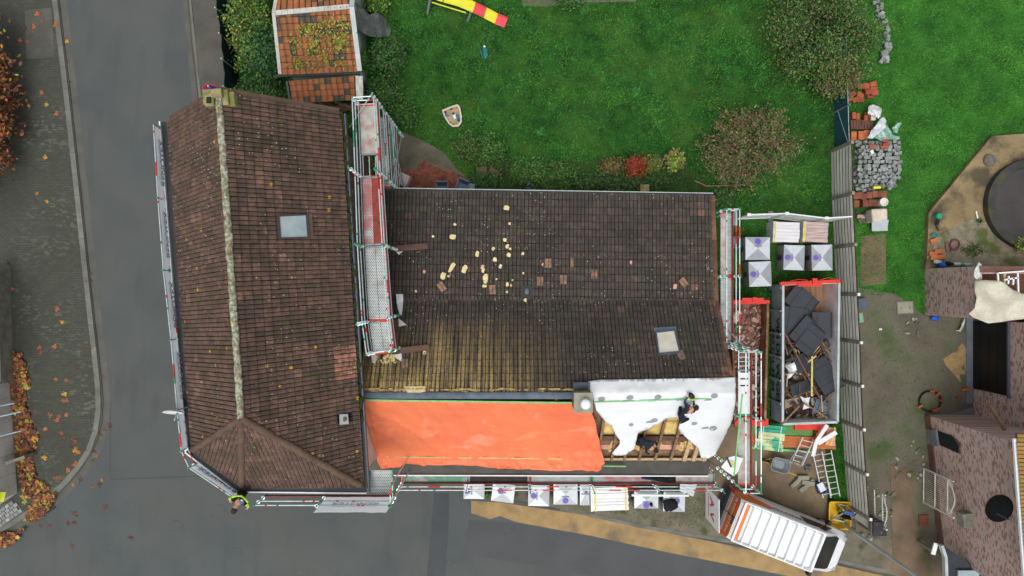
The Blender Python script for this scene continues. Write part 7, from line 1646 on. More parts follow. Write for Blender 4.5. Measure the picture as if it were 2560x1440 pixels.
mb = cloth([(1207, 118), (1214, 116), (1220, 138), (1214, 148), (1208, 140)], lambda x, y: W(x, y, .16), 8, .05, 3, 2); mb.build('fabric_seat', 'teal_plastic', t, solid=.01); mb = MB(); mb.blob(W(1211, 116, .2), (.12, .12, .08), 0, 0, 8, .1); mb.build('handle', 'white_plastic', t)
mb = MB(); mb.blob(W(1018, 296, .12), (.13, .13, .13), 0, 0, 9, .02); tag(mb.build('ball', 'hivis', smooth=True), 'small lime ball in the weeds by the scaffold', 'ball')
# blue garden chairs (partly under the roof edge)
def chair(px, py, rz, label, mat='blue_grey_plastic'):
    p = W(px, py, .43); t = thing('garden_chair', label, 'chair', (p.x, p.y, .06), R(rz), 'blue plastic garden chairs on the terrace')
    mb = MB(); mb.box((0, 0, .4), (.46, .46, .04)); mb.build('seat', mat, t, True, bevel=.02)
    for i in range(6): mb = MB(); mb.box((-.2 + .08 * i, .26 + .03, .62), (.06, .03, .45), 0, 0, Matrix.Rotation(R(-14), 4, 'X')); mb.build('back_slat', mat, t, True)
    mb = MB(); mb.bar((-.25, .36, .84), (.25, .36, .84), .05, .06); mb.build('back_rail', mat, t, True)
    for s in (-1, 1):
        mb = MB(); mb.bar((s * .25, -.2, .62), (s * .25, .3, .64), .06, .04); mb.build('armrest', mat, t, True)
        for y in (-.2, .2): mb = MB(); mb.bar((s * .22, y, .0), (s * .21, y * .95, .62 if y < 0 else .4), .05, .05); mb.build('leg', mat, t, True)
    return t
chair(1107, 477, 0, 'blue plastic garden chair with its back to the lawn, half under the gutter'); chair(1155, 471, -22, 'blue plastic garden chair turned askew beside the other')
mb = MB(); mb.box(W(1178, 473, .5), (.3, .5, .04), -.1); mb.box(W(1178, 473, .25), (.05, .05, .5)); mb.box(W(1172, 470, .25), (.05, .05, .5)); tag(mb.build('side_table', 'grey_plastic'), 'small grey plastic table beside the blue chairs', 'table')
mb = MB(); a = W(1008, 450, .5); mb.box((a.x, a.y, .35), (.5, .55, .6), R(-25)); tag(mb.build('storage_box', 'render_white', bevel=.02), 'pale box standing behind the scaffold on the terrace', 'box')
def wood_chair(px, py, rz, label, tilt):
    p = W(px, py, .3); t = thing('folding_chair', label, 'chair', (p.x, p.y, .05), R(rz), 'folded wooden chairs in the weeds')
    T = Matrix.Translation((0, 0, .25)) @ Matrix.Rotation(R(tilt), 4, 'X')
    for i in range(7): mb = MB(); mb.box((-.18 + .06 * i, 0, 0), (.05, .42, .02)); mb.xf(T); mb.build('slat', 'wood_chair', t, True)
    for s in (-1, 1): mb = MB(); mb.bar((s * .22, -.35, .02), (s * .22, .35, .4), .03, .05); mb.build('leg', 'wood_chair', t, True); mb = MB(); mb.bar((s * .2, .3, .0), (s * .2, -.3, .42), .03, .05); mb.build('leg', 'wood_chair', t, True)
wood_chair(1204, 428, 5, 'brown slatted wooden chair next to the patio edge', 10); wood_chair(1234, 432, -30, 'slatted wooden chair tipped over beside the other', 35)
mb = MB(); p = W(1325, 470, .5); mb.lathe((p.x, p.y, .05), [(.16, 0), (.19, .5), (.17, .5), (.15, .05)], 14); tag(mb.build('bucket', 'blue_grey_plastic'), 'pale blue bucket against the rear wall of the long house', 'bucket')
mb = MB(); p = W(1612, 470, .6); mb.box((p.x, p.y, .3), (.42, .34, .6)); tag(mb.build('planter', 'chimney_stone', bevel=.02), 'mossy stone planter at the rear wall under the gutter', 'planter')
mb = MB(); P = [W(x, y, .12) for x, y in ((1735, 452), (1765, 466), (1800, 465), (1860, 462))]
for a, b in zip(P[:-1], P[1:]): mb.bar(a, b, .05, .2)
tag(mb.build('bed_edging', 'timber_old'), 'low wooden edging board under the autumn shrub tree', 'edging')
mb = MB(); A, B_, C_, D_ = rrect(.2, .26, .05, .5), rrect(.18, .24, .04, .5), rrect(.16, .2, .03, 0), rrect(.15, .19, .03, .04)
mb.loft(C_, A, 0, True, False); mb.loft(B_[::-1], D_[::-1], 0, False, False); n = len(A); mb.add(A + B_, [(i, (i + 1) % n, n + (i + 1) % n, n + i) for i in range(n)]); mb.poly(D_); p = W(1841, 606, .5); mb.xf(Matrix.Translation((p.x, p.y, .04))); tag(mb.build('bin', 'grey_plastic'), 'small grey plastic tub between scaffold and wrapped pallet', 'tub')
# ---------------------------------------------------------------- red tiled shed
sh = thing('shed', 'garden shed with patchy red and grey tiles and pale green wall', 'shed', W(790, 60, 0))
RH, EH = 3.5, 2.6
r0, r1 = W(690, 34, RH), W(874, 18, RH); e0_, e1_ = W(706, 186, EH), W(894, 178, EH)
nrun = (r0 - e0_); n0 = r0 + Vector((-(e0_ - r0).x, nrun.y, EH - RH)); n1 = r1 + Vector((0, nrun.y, EH - RH))
for nm, ob in (('tile_red', True), ('tile_red_mesh', False)):
    tile_mat(nm, [(0, C(70, 74, 72)), (.2, C(64, 70, 72)), (.24, C(150, 98, 62)), (.6, C(172, 100, 64)), (1, C(188, 112, 78))], ob, .02, C(120, 110, 50), .45, C(118, 92, 58), .05, 0)
def srnd(c, rr): return rr.uniform(0, .2) if rr.random() < .22 else rr.uniform(.26, 1)
mb = MB(); w4 = [Vector((p.x, p.y, 0)) for p in (e0_, e1_, n1, n0)]; cc = sum(w4, Vector()) / 4; w4 = [p.lerp(cc, .06) for p in w4]
mb.prism([(p.x, p.y) for p in w4], 0, EH - .1); mb.build('wall', 'shed_wall', sh)
mb = MB(); gE = [Vector((w4[1].x, w4[1].y, EH - .12)), Vector((w4[2].x, w4[2].y, EH - .12)), Vector((lerp(w4[1].x, w4[2].x, .5), r1.y, RH - .12))]; mb.loft([p - Vector((.15, 0, 0)) for p in gE], gE); mb.build('gable', 'shed_wall', sh)
mb = MB()
for f in ([e0_, e1_, r1, r0], [n1, n0, r0, r1]): mb.loft([p + Vector((0, 0, -.12)) for p in f], [p + Vector((0, 0, -.02)) for p in f])
srf = mb.build('roof', 'timber_old', sh)
ft = flat_tile_mb(.255, .255); fme = ft.mesh('roof_tile', ['tile_red', 'joint_dirt_shade'])
lay([[e0_, e1_, r1, r0], [n1, n0, r0, r1]], .255, .255, fme, ft, srf, 'tile_red_mesh', 200, srnd)
n = 12
for i in range(n):
    a, b = r0.lerp(r1, i / n), r0.lerp(r1, (i + 1) / n); mb = MB(); mb.bar(a + Vector((.005, 0, .06)), b + Vector((-.005, 0, .06)), .2, .06); mb.build('ridge_tile', 'ridge_white' if 'ridge_white' in _M else M('ridge_white', C(190, 190, 182), .8, .12, 4, fine=20, fv=.15) and 'ridge_white', srf)
for a, b, w_ in ((e1_, r1, .2), (r1, n1, .2), (e0_, r0, .14), (r0, n0, .14)): mb = MB(); s = .1 if a.x > -8 else -.08; mb.bar(a + Vector((s, 0, .05)), b + Vector((s, 0, .05)), w_, .06); mb.build('verge_flashing', 'zinc' if a.x > -8 else 'ridge_white', srf)
mb = MB(); mb.bar(e0_ + Vector((-.3, -.06, -.06)), e1_ + Vector((.1, -.06, -.06)), .11, .1); mb.build('gutter', 'gutter_black', sh)
# lean-to
la, lb = W(723, 203, 2.45), W(886, 190, 2.45); lc, ld = W(903, 249, 2.1), W(732, 257, 2.1); lc = W(888, 249, 2.1)
ln = thing('lean_to', 'low red tiled lean-to roof against the shed with a grey side board', 'shed', W(810, 225, 0))
mb = MB(); mb.loft([p + Vector((0, 0, -.1)) for p in (ld, lc, lb, la)], [p + Vector((0, 0, -.02)) for p in (ld, lc, lb, la)]); lrf = mb.build('roof', 'timber_old', ln)
lay([[ld, lc, lb, la]], .255, .25, fme, ft, lrf, 'tile_red_mesh', 120, srnd)
mb = MB(); q = [lb + Vector((.05, 0, .04)), lc + Vector((.05, 0, .04)), lc + Vector((.35, 0, .0)), lb + Vector((.35, 0, .0))]; mb.loft([p - Vector((0, 0, .05)) for p in q], q); mb.build('side_board', 'fence_board', ln)
for p in (la, ld, lc, lb): mb = MB(); mb.bar((p.x, p.y, 0), (p.x, p.y, p.z - .08), .1, .1); mb.build('post', 'timber_old', ln)
mb = MB(); mb.bar(ld + Vector((-.1, 0, 0)), la + Vector((-.1, 0, 0)), .08, .1); mb.build('verge', 'frame_grey', ln)
for k in range(14):
    a = W(random.uniform(740, 880), random.uniform(262, 276), .4); an = random.uniform(-.6, .6); d = Vector((math.cos(an), math.sin(an), 0)) * random.uniform(.3, .8); mb = MB(); mb.bar(a - d, a + d + Vector((0, 0, random.uniform(-.1, .4))), .1, .05); tag(mb.build('stored_timber', random.choice(('timber_old', 'timber_brown', 'wood_chair'))), 'old timber stored under the lean-to roof', 'timber', 'stored timber under the lean-to')
# yellow climber leaves on the shed roof
P = []; rr = np.random.default_rng(4)
nS = (e1_ - e0_).cross(r0 - e0_).normalized()
cl = [(rr.uniform(708, 860), rr.uniform(48, 165)) for _ in range(26)]
for _ in range(900):
    x, y = cl[rr.integers(0, 26)]; p = plane_hit(x + rr.normal() * 11, y + rr.normal() * 9, e0_, nS, .1 + rr.uniform(0, .06)); P.append(p)
o = bpy.data.objects.new('creeper', leaves_mesh('creeper', np.array(P), 1.5, .06, ['l_yellow', 'l_olive', 'l_lime', 'l_gold'], [3, 3, 2, .6], 4)); COL.objects.link(o); tag(o, 'yellowing creeper leaves sprawled over the red shed roof', 'creeper'); WM[o] = Matrix.Identity(4)
mb = cloth([(882, 0), (905, 20), (925, 36), (948, 33), (965, 45), (977, 75), (972, 92), (945, 95), (920, 92), (893, 75), (888, 40)], lambda x, y: W(x, y, max(.15, 2.2 - (x - 885) / 40)), 6, .35, 2.2, 4)
tag(mb.build('tarpaulin', 'tarp_grey', smooth=True, solid=.01), 'crumpled dark grey tarpaulin hanging off the shed wall', 'tarpaulin')

# ---------------------------------------------------------------- heaps beyond the fence
cb = MB(); cb.box((0, 0, 0), (.155, .155, .15)); cb.v = [(x * random.uniform(.9, 1.08), y * random.uniform(.9, 1.08), z * random.uniform(.9, 1.05)) for x, y, z in cb.v]; cme = cb.mesh('cobble', 'granite')
heap = [(2140, 352), (2250, 352), (2256, 390), (2250, 440), (2235, 470), (2140, 478), (2135, 440)]
for lay_, (zz, sh_) in enumerate(((.14, 0), (.42, 8))):
    for i in range(12):
        for j in range(14):
            x, y = 2140 + i * 10.4 + random.uniform(-3, 3) + (j % 2) * 3, 356 + j * 9.8 + random.uniform(-3, 3)
            cx_, cy_ = 2196, 412
            if not inside(cx_ + (x - cx_) * (1 + sh_ / 45), cy_ + (y - cy_) * (1 + sh_ / 50), heap): continue
            if lay_ == 0 and inside(cx_ + (x - cx_) * 1.45, cy_ + (y - cy_) * 1.4, heap): continue
            p = W(x, y, zz); q = .3 if x > 2165 and y < 430 else .8
            o = inst('cobble', cme, Matrix.Translation(p + Vector((0, 0, random.uniform(-.02, .03)))) @ Matrix.Rotation(random.uniform(-q, q), 4, 'Z') @ Matrix.Rotation(random.uniform(-q, q) * .6, 4, 'X') @ Matrix.Rotation(random.uniform(-q, q) * .6, 4, 'Y'))
            tag(o, 'grey granite cobble in the stacked pile behind the plank fence', 'cobble', 'cobbles in the stacked pile')
for k in range(46):
    s = random.random(); x, y = lerp(2192, 2215, min(1, s * 1.6)) + random.uniform(-8, 10), lerp(0, 158, s); x -= 8 * max(0, s - .75) * 4
    o = inst('cobble', cme, Matrix.Translation(W(x, y, .1 + random.choice((0, .14)))) @ Matrix.Rotation(random.random() * 3, 4, 'Z') @ Matrix.Rotation(random.uniform(-.4, .4), 4, 'X')); tag(o, 'grey granite cobble in the long row under the olive tree', 'cobble', 'cobbles in the row under the tree')
# roof tile and brick stacks
def brickpile(cells, z, size, mat, label, group, name='brick', rz=0, jitter=.1):
    mb = MB(); mb.box((0, 0, 0), size); mb.v = [(x, y, zz) for x, y, zz in mb.v]; me = mb.mesh(name, mat)
    for x, y, *r in cells:
        o = inst(name, me, Matrix.Translation(W(x, y, z) + Vector((0, 0, (r[1] if len(r) > 1 else 0)))) @ Matrix.Rotation(rz + (r[0] if r else 0) + random.uniform(-jitter, jitter), 4, 'Z') @ Matrix.Rotation(random.uniform(-.08, .08), 4, 'X')); tag(o, label, name.replace('_', ' '), group)
brickpile([(2118, 205), (2133, 200), (2125, 218), (2150, 218, .2, .1), (2162, 216, 0, .1), (2178, 213, .1, .15), (2180, 226, 0, .12), (2165, 228, .1, .1), (2150, 238, -.2), (2175, 240, -.1), (2130, 236, .4), (2122, 248, .3), (2138, 250, .4), (2150, 250, .2), (2165, 234, 0, .22), (2180, 236, 0, .2)], .15, (.3, .22, .14), 'brick_red', 'orange roof tile in the loose heap by the wire screen', 'loose orange tiles by the wire screen', 'ridge_tile', 0, .25)
brickpile([(2133, 290), (2143, 292), (2163, 290), (2170, 290, 0, .1), (2160, 298, 0, .1), (2172, 298)], .18, (.16, .3, .2), 'brick_red', 'red brick standing in the row behind the plastic bags', 'red bricks behind the plastic bags')
brickpile([(2126 + 7 * i, 313) for i in range(8)], .22, (.11, .42, .3), 'timber_brown', 'dark roof tile on edge in the row by the screen', 'dark tiles on edge', 'roof_tile', 0, .03)
brickpile([(2131, 341), (2149, 340), (2163, 337)], .25, (.24, .38, .3), 'wood_orange', 'large orange clay block in the short row before the cobbles', 'orange clay blocks', 'clay_block', 0, .04)
brickpile([(2136, 490), (2146, 489), (2157, 492), (2170, 489), (2184, 486), (2198, 486), (2138, 510), (2160, 510), (2174, 508), (2188, 509), (2206, 487)], .25, (.24, .3, .3), 'red_brick_paver', 'weathered red clay block in the double row behind the fence', 'red clay blocks', 'clay_block', 0, .06)
brickpile([(2213, 352), (2215, 362), (2209, 368)], .6, (.3, .12, .1), 'brick_red', 'broken orange brick on top of the cobble pile', 'bricks on the cobble pile')
brickpile([(2181, 367)], .6, (.3, .14, .1), 'brick_red', 'small orange brick shard beside the white tile', None)
mb = MB(); mb.box(W(2180, 380, .62), (.14, .16, .04), .5); tag(mb.build('white_tile', 'white_plastic'), 'small white tile on the cobble pile', 'tile')
mb = MB(); mb.box(W(2182, 295, .5), (.2, .22, .12), 0); tag(mb.build('white_block', 'shell_cream'), 'cream block beside the plastic bags', 'block')
p = W(2192, 472, .6); mb = MB(); mb.tube(p - Vector((.17, -.05, 0)), p + Vector((.17, .07, 0)), .07, 10); tag(mb.build('plastic_bottle', 'slide_yellow', bevel=.02), 'lime yellow plastic bottle at the end of the cobble pile', 'bottle')
mb = MB(); mb.bar(W(2216, 462, .5), W(2245, 430, .55), .05, .03); tag(mb.build('metal_strip', 'galv_dark'), 'thin grey metal strip leaning over the cobbles', 'strip')
for ol, m_, h, lab in (([(2172, 265), (2185, 261), (2200, 268), (2204, 290), (2198, 296), (2182, 288), (2170, 284)], 'film_clear', .7, 'crumpled clear plastic bag over the red bricks'), ([(2168, 345), (2180, 325), (2195, 305), (2205, 292), (2217, 302), (2214, 318), (2195, 335), (2180, 347)], 'film_white', .75, 'long white plastic bag draped over the clay blocks'),
                     ([(2185, 345), (2205, 325), (2218, 308), (2228, 322), (2232, 335), (2248, 343), (2245, 350), (2225, 348), (2205, 352)], 'film_green', .6, 'greenish clear plastic sheet beside the white bag'), ([(2230, 320), (2240, 308), (2252, 310), (2244, 322), (2242, 334), (2232, 332)], 'film_green', .4, 'pointed corner of green plastic on the lawn edge')):
    mb = cloth(ol, lambda x, y: W(x, y, h), 5, .22, 3, 7); tag(mb.build('plastic_sheet', m_, smooth=True, solid=.008), lab, 'plastic sheet')
# sack, bucket, rubble
t = thing('big_bag', 'white woven big bag folded on the ground behind the fence', 'bag', W(2200, 548, .03))
mb = MB(); q = [W(x, y, .75) for x, y in ((2180, 522), (2221, 520), (2222, 552), (2184, 555))]; mb.prism([(p.x, p.y) for p in q], .03, .7); mb.build('bag_body', 'wood_pink' if False else 'sack_cloth' if 'sack_cloth' in _M else M('sack_cloth', C(206, 194, 180), .85, .1, 3, fine=30, fv=.12) and 'sack_cloth', t, bevel=.08)
mb = cloth([(2180, 555), (2222, 550), (2219, 577), (2180, 578)], lambda x, y: W(x, y, lerp(.7, .2, (y - 552) / 26)), 7, .06, 2, 3); mb.build('bag_flap', 'film_white', t, solid=.02)
p = W(2210, 505, .7); t = thing('bucket', 'white bucket standing on the red clay blocks', 'bucket', (p.x, p.y, .42)); mb = MB(); mb.lathe((p.x, p.y, .42), [(.15, 0), (.19, .3), (.17, .3), (.14, .08)], 18); mb.build('shell', 'white_plastic', t); mb = MB(); mb.lathe((p.x, p.y, .62), [(.16, 0), (.15, .02)], 18); mb.build('contents', 'shell_cream', t)
for k in range(10):
    mb = MB(); mb.blob(W(random.uniform(2140, 2172), random.uniform(528, 552), .15), (random.uniform(.15, .35), random.uniform(.12, .3), .15), random.random() * 3, 0, 8, .3); tag(mb.build('stone', random.choice(('rubble_b', 'granite_mossy', 'slate_panel'))), 'stone lump in the loose heap beside the big bag', 'stone', 'stones beside the big bag')
for px, py, w_, d_, m_, lab, hh in ((2156, 759, .46, .5, 'slate_crate' if 'slate_crate' in _M else M('slate_crate', C(82, 92, 106), .5, .15, 3) and 'slate_crate', 'grey-blue plastic crate lid against the plank fence', .25), (2152, 794, .22, .46, 'crate_mint' if 'crate_mint' in _M else M('crate_mint', C(130, 170, 140), .6, .1, 3) and 'crate_mint', 'small mint green plate beside the fence', .06), (2201, 823, .13, .1, 'white_plastic', 'small white scrap on the yard', .05)):
    p = W(px, py, hh); mb = MB(); mb.box((p.x, p.y, .03 + hh / 2), (w_, d_, hh), .15); mb.box((p.x, p.y, .03 + hh), (w_ * .8, d_ * .8, .03), .15); tag(mb.build('crate', m_, bevel=.02), lab, 'crate')
p = W(2262, 769, .05); t = thing('inspection_cover', 'square concrete inspection cover in the grass', 'cover', (p.x, p.y, .03)); mb = MB(); mb.box((p.x, p.y, .05), (.78, .6, .06), .05); mb.build('frame', 'concrete', t); mb = MB(); mb.box((p.x, p.y, .085), (.68, .5, .02), .05); mb.build('lid', 'cement', t)
for s in (-.2, .2): mb = MB(); mb.box((p.x + s, p.y, .098), (.05, .05, .012)); mb.build('lift_hole', 'timber_brown', t)
# tyre ring / garden hose on the yard
t = thing('fire_ring', 'dark hose ring laid round a patch of rubble with orange bricks', 'hose', W(2325, 1003, .04)); c = W(2325, 1003, .1); mb = MB(); mb.path([c + Vector((.5 * math.cos(a), .47 * math.sin(a), .02 * math.sin(3 * a))) for a in [2 * math.pi * i / 28 for i in range(29)]], .04, 7); mb.build('ring', 'rubber', t)
brickpile([(2300, 1016, .5), (2352, 1000, .2), (2345, 985, .9), (2330, 978, 0), (2344, 1022, .2), (2336, 1026, 0), (2410, 974, .1), (2418, 972, 1.2), (2398, 994, 0)], .1, (.22, .11, .1), 'brick_red', 'orange brick lying loose near the hose ring', 'loose bricks on the yard')
# path edge stones
for k in range(46):
    x, y = random.choice(((lerp(2255, 2240, random.random()), random.uniform(1115, 1215)), (random.uniform(2190, 2235), random.uniform(1215, 1290)), (random.uniform(2130, 2215), random.uniform(1330, 1358)), (random.uniform(2270, 2310), random.uniform(1090, 1210)), (random.uniform(2250, 2300), random.uniform(790, 850))))
    if 2125 < x < 2220 and y > 1325: y = 1330 + (x - 2125) * .28 + random.uniform(-5, 5)
    mb = MB(); mb.blob(W(x, y, .08), (random.uniform(.12, .3), random.uniform(.1, .2), .1), random.random() * 3, 0, 8, .25); tag(mb.build('stone', random.choice(('granite_mossy', 'cement'))), 'weathered stone half sunk along the yard path', 'stone', 'stones along the yard path')
mb = MB(); mb.box(W(2309, 1301, .07), (.44, .5, .06), .05); tag(mb.build('clay_slab', 'wood_orange' if False else 'red_brick_paver'), 'square red clay slab at the foot of the brick house', 'slab')

# ---------------------------------------------------------------- lamp post, iron gates, gate pillar
p = W(2110, 1311, .05); t = thing('lamp_post', 'tall galvanised street lamp post beside the van', 'lamp post', (p.x, p.y, .05)); mb = MB(); mb.tube(p, p + Vector((0, 0, 8.4)), .085, 12, 0, .055); mb.build('pole', 'zinc', t); mb = MB(); mb.lathe(p, [(.14, 0), (.12, .08), (.09, .1)], 12); mb.build('base', 'zinc', t)
mb = MB(); mb.tube(p + Vector((0, 0, 8.3)), p + Vector((-.3, -1.0, 8.6)), .045, 8); mb.build('arm', 'zinc', t); mb = MB(); mb.box(p + Vector((-.35, -1.2, 8.6)), (.25, .6, .12), -.2); mb.build('lamp_head', 'grey_plastic', t); mb = MB(); mb.box(p + Vector((.0, .0, .9)), (.16, .03, .3)); mb.build('hatch', 'galv_dark', t)
def gate(a, b, h, label, nb=16):
    a, b = Vector(a), Vector(b); t = thing('iron_gate', label, 'gate', a.lerp(b, .5)); d = b - a
    mb = MB(); mb.bar(a, a + Vector((0, 0, h)), .05, .05); mb.build('gate_post', 'iron_white', t); mb = MB(); mb.bar(b, b + Vector((0, 0, h * 1.02)), .06, .06); mb.build('gate_post', 'iron_white', t)
    for z in (.08, h * .42, h * .82): mb = MB(); mb.bar(a + Vector((0, 0, z)), b + Vector((0, 0, z)), .05, .04); mb.build('rail', 'iron_white', t)
    for i in range(1, nb):
        q = a + d * (i / nb); z1 = h * (.82 + .22 * math.sin(math.pi * i / nb)); mb = MB(); mb.tube(q + Vector((0, 0, .08)), q + Vector((0, 0, z1)), .011, 5); mb.tube(q + Vector((0, 0, z1)), q + Vector((0, 0, z1 + .12)), .022, 5, 0, .002); mb.build('bar', 'iron_white', t)
    mb = MB(); mb.path([a + d * (i / 14) + Vector((0, 0, h * (.84 + .2 * math.sin(math.pi * i / 14)))) for i in range(15)], .025, 6); mb.build('arched_rail', 'iron_white', t)
    for s in (.12, .88):
        c = a + d * s + Vector((0, 0, h * .9)); u = d.normalized(); mb = MB(); mb.path([c + u * (.16 * (1 - k / 22)) * math.cos(k * .6) + Vector((0, 0, .16 * (1 - k / 22) * math.sin(k * .6))) for k in range(20)], .012, 5); mb.build('scroll', 'iron_white', t)
    return t
gate(W(2307, 1170, .05), W(2306, 1254, .05), 2.3, 'white wrought iron gate leaf standing open against the brick house', 18); gate(W(2166, 1212, .05), W(2168, 1293, .05), 1.7, 'white wrought iron gate leaf standing open along the plank fence', 12)
p = W(2199, 1322, 1.5); t = thing('gate_pillar', 'brick gate pillar with a dark stone cap at the drive', 'pillar', (p.x, p.y, .05)); mb = MB(); mb.box((p.x, p.y, .75), (.5, .52, 1.4)); mb.build('shaft', 'brick_front', t); mb = MB(); mb.box((p.x, p.y, 1.5), (.6, .62, .1)); mb.build('cap', 'cap_stone', t, bevel=.01)
t = thing('low_wall', 'short brick wall from the gate pillar to the end of the plank fence', 'wall', W(2150, 1285, .05)); a, b = W(2114, 1272, .05), W(2180, 1318, .05); mb = MB(); mb.bar(a + Vector((0, 0, .45)), b + Vector((0, 0, .45)), .24, .9); mb.build('wall', 'brick_front', t); mb = MB(); mb.bar(a + Vector((0, 0, .93)), b + Vector((0, 0, .93)), .28, .06); mb.build('coping', 'fence_post', t)

# ---------------------------------------------------------------- neighbour's buildings (west faces toward the camera)
nb_ = thing('brick_house', 'tall weathered brick house with oval window beside the yard', 'house', W(2345, 1200, 0))
c0, c1 = W(2311, 1036, 0), W(2346, 1372, 0)
def wx(y): return lerp(c0.x, c1.x, (y - c0.y) / (c1.y - c0.y))
def wall_pt(px, py):
    """pixel -> point on the west face"""
    y = W(px, py, 2.0).y; 
    for _ in range(12):
        x = wx(y); D = x * F / (px - 1280); y = (720 - py) * D / F
    return Vector((wx(y), y, H - D))
dW = (c1 - c0).normalized(); nW = Vector((dW.y, -dW.x, 0)); nW = nW if nW.x < 0 else -nW
HW = 6.3
mb = MB(); mb.prism([c0, c1, c1 + Vector((7, -1.2, 0)), c0 + Vector((7, .0, 0))], 0, HW); wl_ = mb.build('wall', 'brick_neighbour', nb_)
mb = MB(); mb.prism([c0 + nW * .04, c1 + nW * .04, c1 + nW * -.05, c0 + nW * -.05], 0, .5); mb.build('plinth', 'brick_plinth' if 'brick_plinth' in _M else M('brick_plinth', C(112, 82, 72), .9, .2, 2, fine=20, fv=.2, bmp=.3) and 'brick_plinth', nb_)
def on_wall(name, outline, mat, off, th, parent):
    pts = [wall_pt(x, y) for x, y in outline]; mb = MB(); mb.loft([p + nW * (off - th) for p in pts], [p + nW * off for p in pts]); return mb.build(name, mat, parent)
aw = on_wall('arched_window', [(2345, 1077), (2350, 1112), (2396, 1133), (2399, 1124), (2398, 1112), (2390, 1098), (2378, 1088)], 'glass_dark', .02, .1, nb_)
on_wall('sill', [(2328, 1074), (2334, 1114), (2348, 1114), (2343, 1074)], 'blue_stone', .08, .1, aw)
on_wall('lintel_arch', [(2392, 1096), (2402, 1110), (2402, 1135), (2398, 1135), (2398, 1112), (2388, 1098)], 'brick_plinth', .03, .05, aw)
ov = on_wall('oval_window', ell(2499, 1271, 33, 36, .9, 24), 'garage_black', .03, .1, nb_); on_wall('pane', ell(2505, 1271, 25, 29, .9, 20), 'glass_dark', .045, .04, ov)
on_wall('glazing_bar', [(2494, 1285), (2524, 1300), (2525, 1297), (2495, 1282)], 'frame_grey', .06, .02, ov)
on_wall('plaster_patch', [(2312, 1070), (2330, 1074), (2334, 1108), (2316, 1112)], 'concrete', .055, .05, nb_)
pn = wall_pt(2428, 1298); mb = MB(); mb.box(pn + nW * .2 + Vector((0, 0, -.1)), (.45, .6, .5), math.atan2(dW.y, dW.x) + R(90)); mb.build('wall_box', 'fence_post', nb_, bevel=.02)
# roof corner with mossy tiles and downpipe
t0, t1 = W(2518, 1062, HW + .15), W(2592, 1225, HW + .15)
ra = [W(2516, 1092, HW + .1), W(2566, 1196, HW + .1)]; ra = [Vector((wx(-5.8) - .25, W(0, 1082, HW).y, HW + .1)), Vector((wx(-9.5) - .25, W(0, 1445, HW).y, HW + .1))]
mb = MB(); up_ = Vector((2.5, 0, 1.8)); mb.loft([ra[0] - Vector((0, 0, .1)), ra[1] - Vector((0, 0, .1)), ra[1] + up_ - Vector((0, 0, .1)), ra[0] + up_ - Vector((0, 0, .1))], [ra[0], ra[1], ra[1] + up_, ra[0] + up_]); nrf = mb.build('roof', 'timber_old', nb_)
tile_mat('tile_moss', [(0, C(150, 120, 50)), (.5, C(168, 136, 66)), (1, C(176, 110, 72))], True, .03, C(140, 130, 50), .3, C(110, 90, 50), 0, 0); tile_mat('tile_moss_mesh', [(0, C(150, 120, 50)), (.5, C(168, 136, 66)), (1, C(176, 110, 72))], False, .03, C(140, 130, 50), .3, C(110, 90, 50), 0, 0)
me_ = pr.mesh('roof_tile', ['tile_moss', 'joint_dirt_shade']); lay([[ra[0], ra[1], ra[1] + up_, ra[0] + up_]], TW, TE, me_, pr, nrf, 'tile_moss_mesh', 40, lambda c, r: r.random())
mb = MB(); a = ra[0] + Vector((-.05, -.2, -.05)); mb.bar(a, ra[1] + Vector((-.05, 0, -.05)), .14, .1); mb.build('gutter', 'white_paint', nb_)
mb = MB(); P = [wall_pt(2549, 1100) + nW * .15, wall_pt(2538, 1108) + nW * .12, wall_pt(2545, 1140) + nW * .1, wall_pt(2560, 1210) + nW * .1]; mb.path(P, .05, 8); mb.build('downpipe', 'hose', nb_)
mb = MB(); mb.bar(W(2472, 1008, 3.2), W(2512, 1074, 4.2), .12, .12); tag(mb.build('timber_prop', 'timber_old'), 'weathered timber prop against the corner of the brick house', 'timber')
# dark felt porch roof in the corner
t = thing('porch', 'small porch roof of dark felt with white edge beside the brick house', 'porch', W(2400, 1420, 0)); q = [W(x, y, 2.4) for x, y in ((2352, 1360), (2480, 1445), (2480, 1520), (2368, 1520), (2362, 1390))]; mb = MB(); mb.prism([(p.x, p.y) for p in q], 2.25, 2.4); mb.build('roof', 'roof_felt', t)
mb = MB(); a, b, c = W(2352, 1362, 2.45), W(2362, 1392, 2.45), W(2366, 1510, 2.45); mb.bar(a, b, .12, .22); mb.bar(b, c, .12, .22); mb.build('fascia', 'zinc', t); mb = MB(); mb.bar(W(2340, 1358, 2.2), W(2332, 1386, 2.2), .18, .06); mb.build('spout', 'white_paint', t)
for x, y in ((2362, 1400), (2470, 1500)): mb = MB(); q = W(x, y, 2.3); mb.bar((q.x + .1, q.y, 0), (q.x + .1, q.y, 2.25), .12, .12); mb.build('post', 'fence_post', t)
mb = MB(); mb.box(W(2420, 1440, 2.5), (.9, .5, .1)); mb.build('roof_light', 'glass_sky', t)
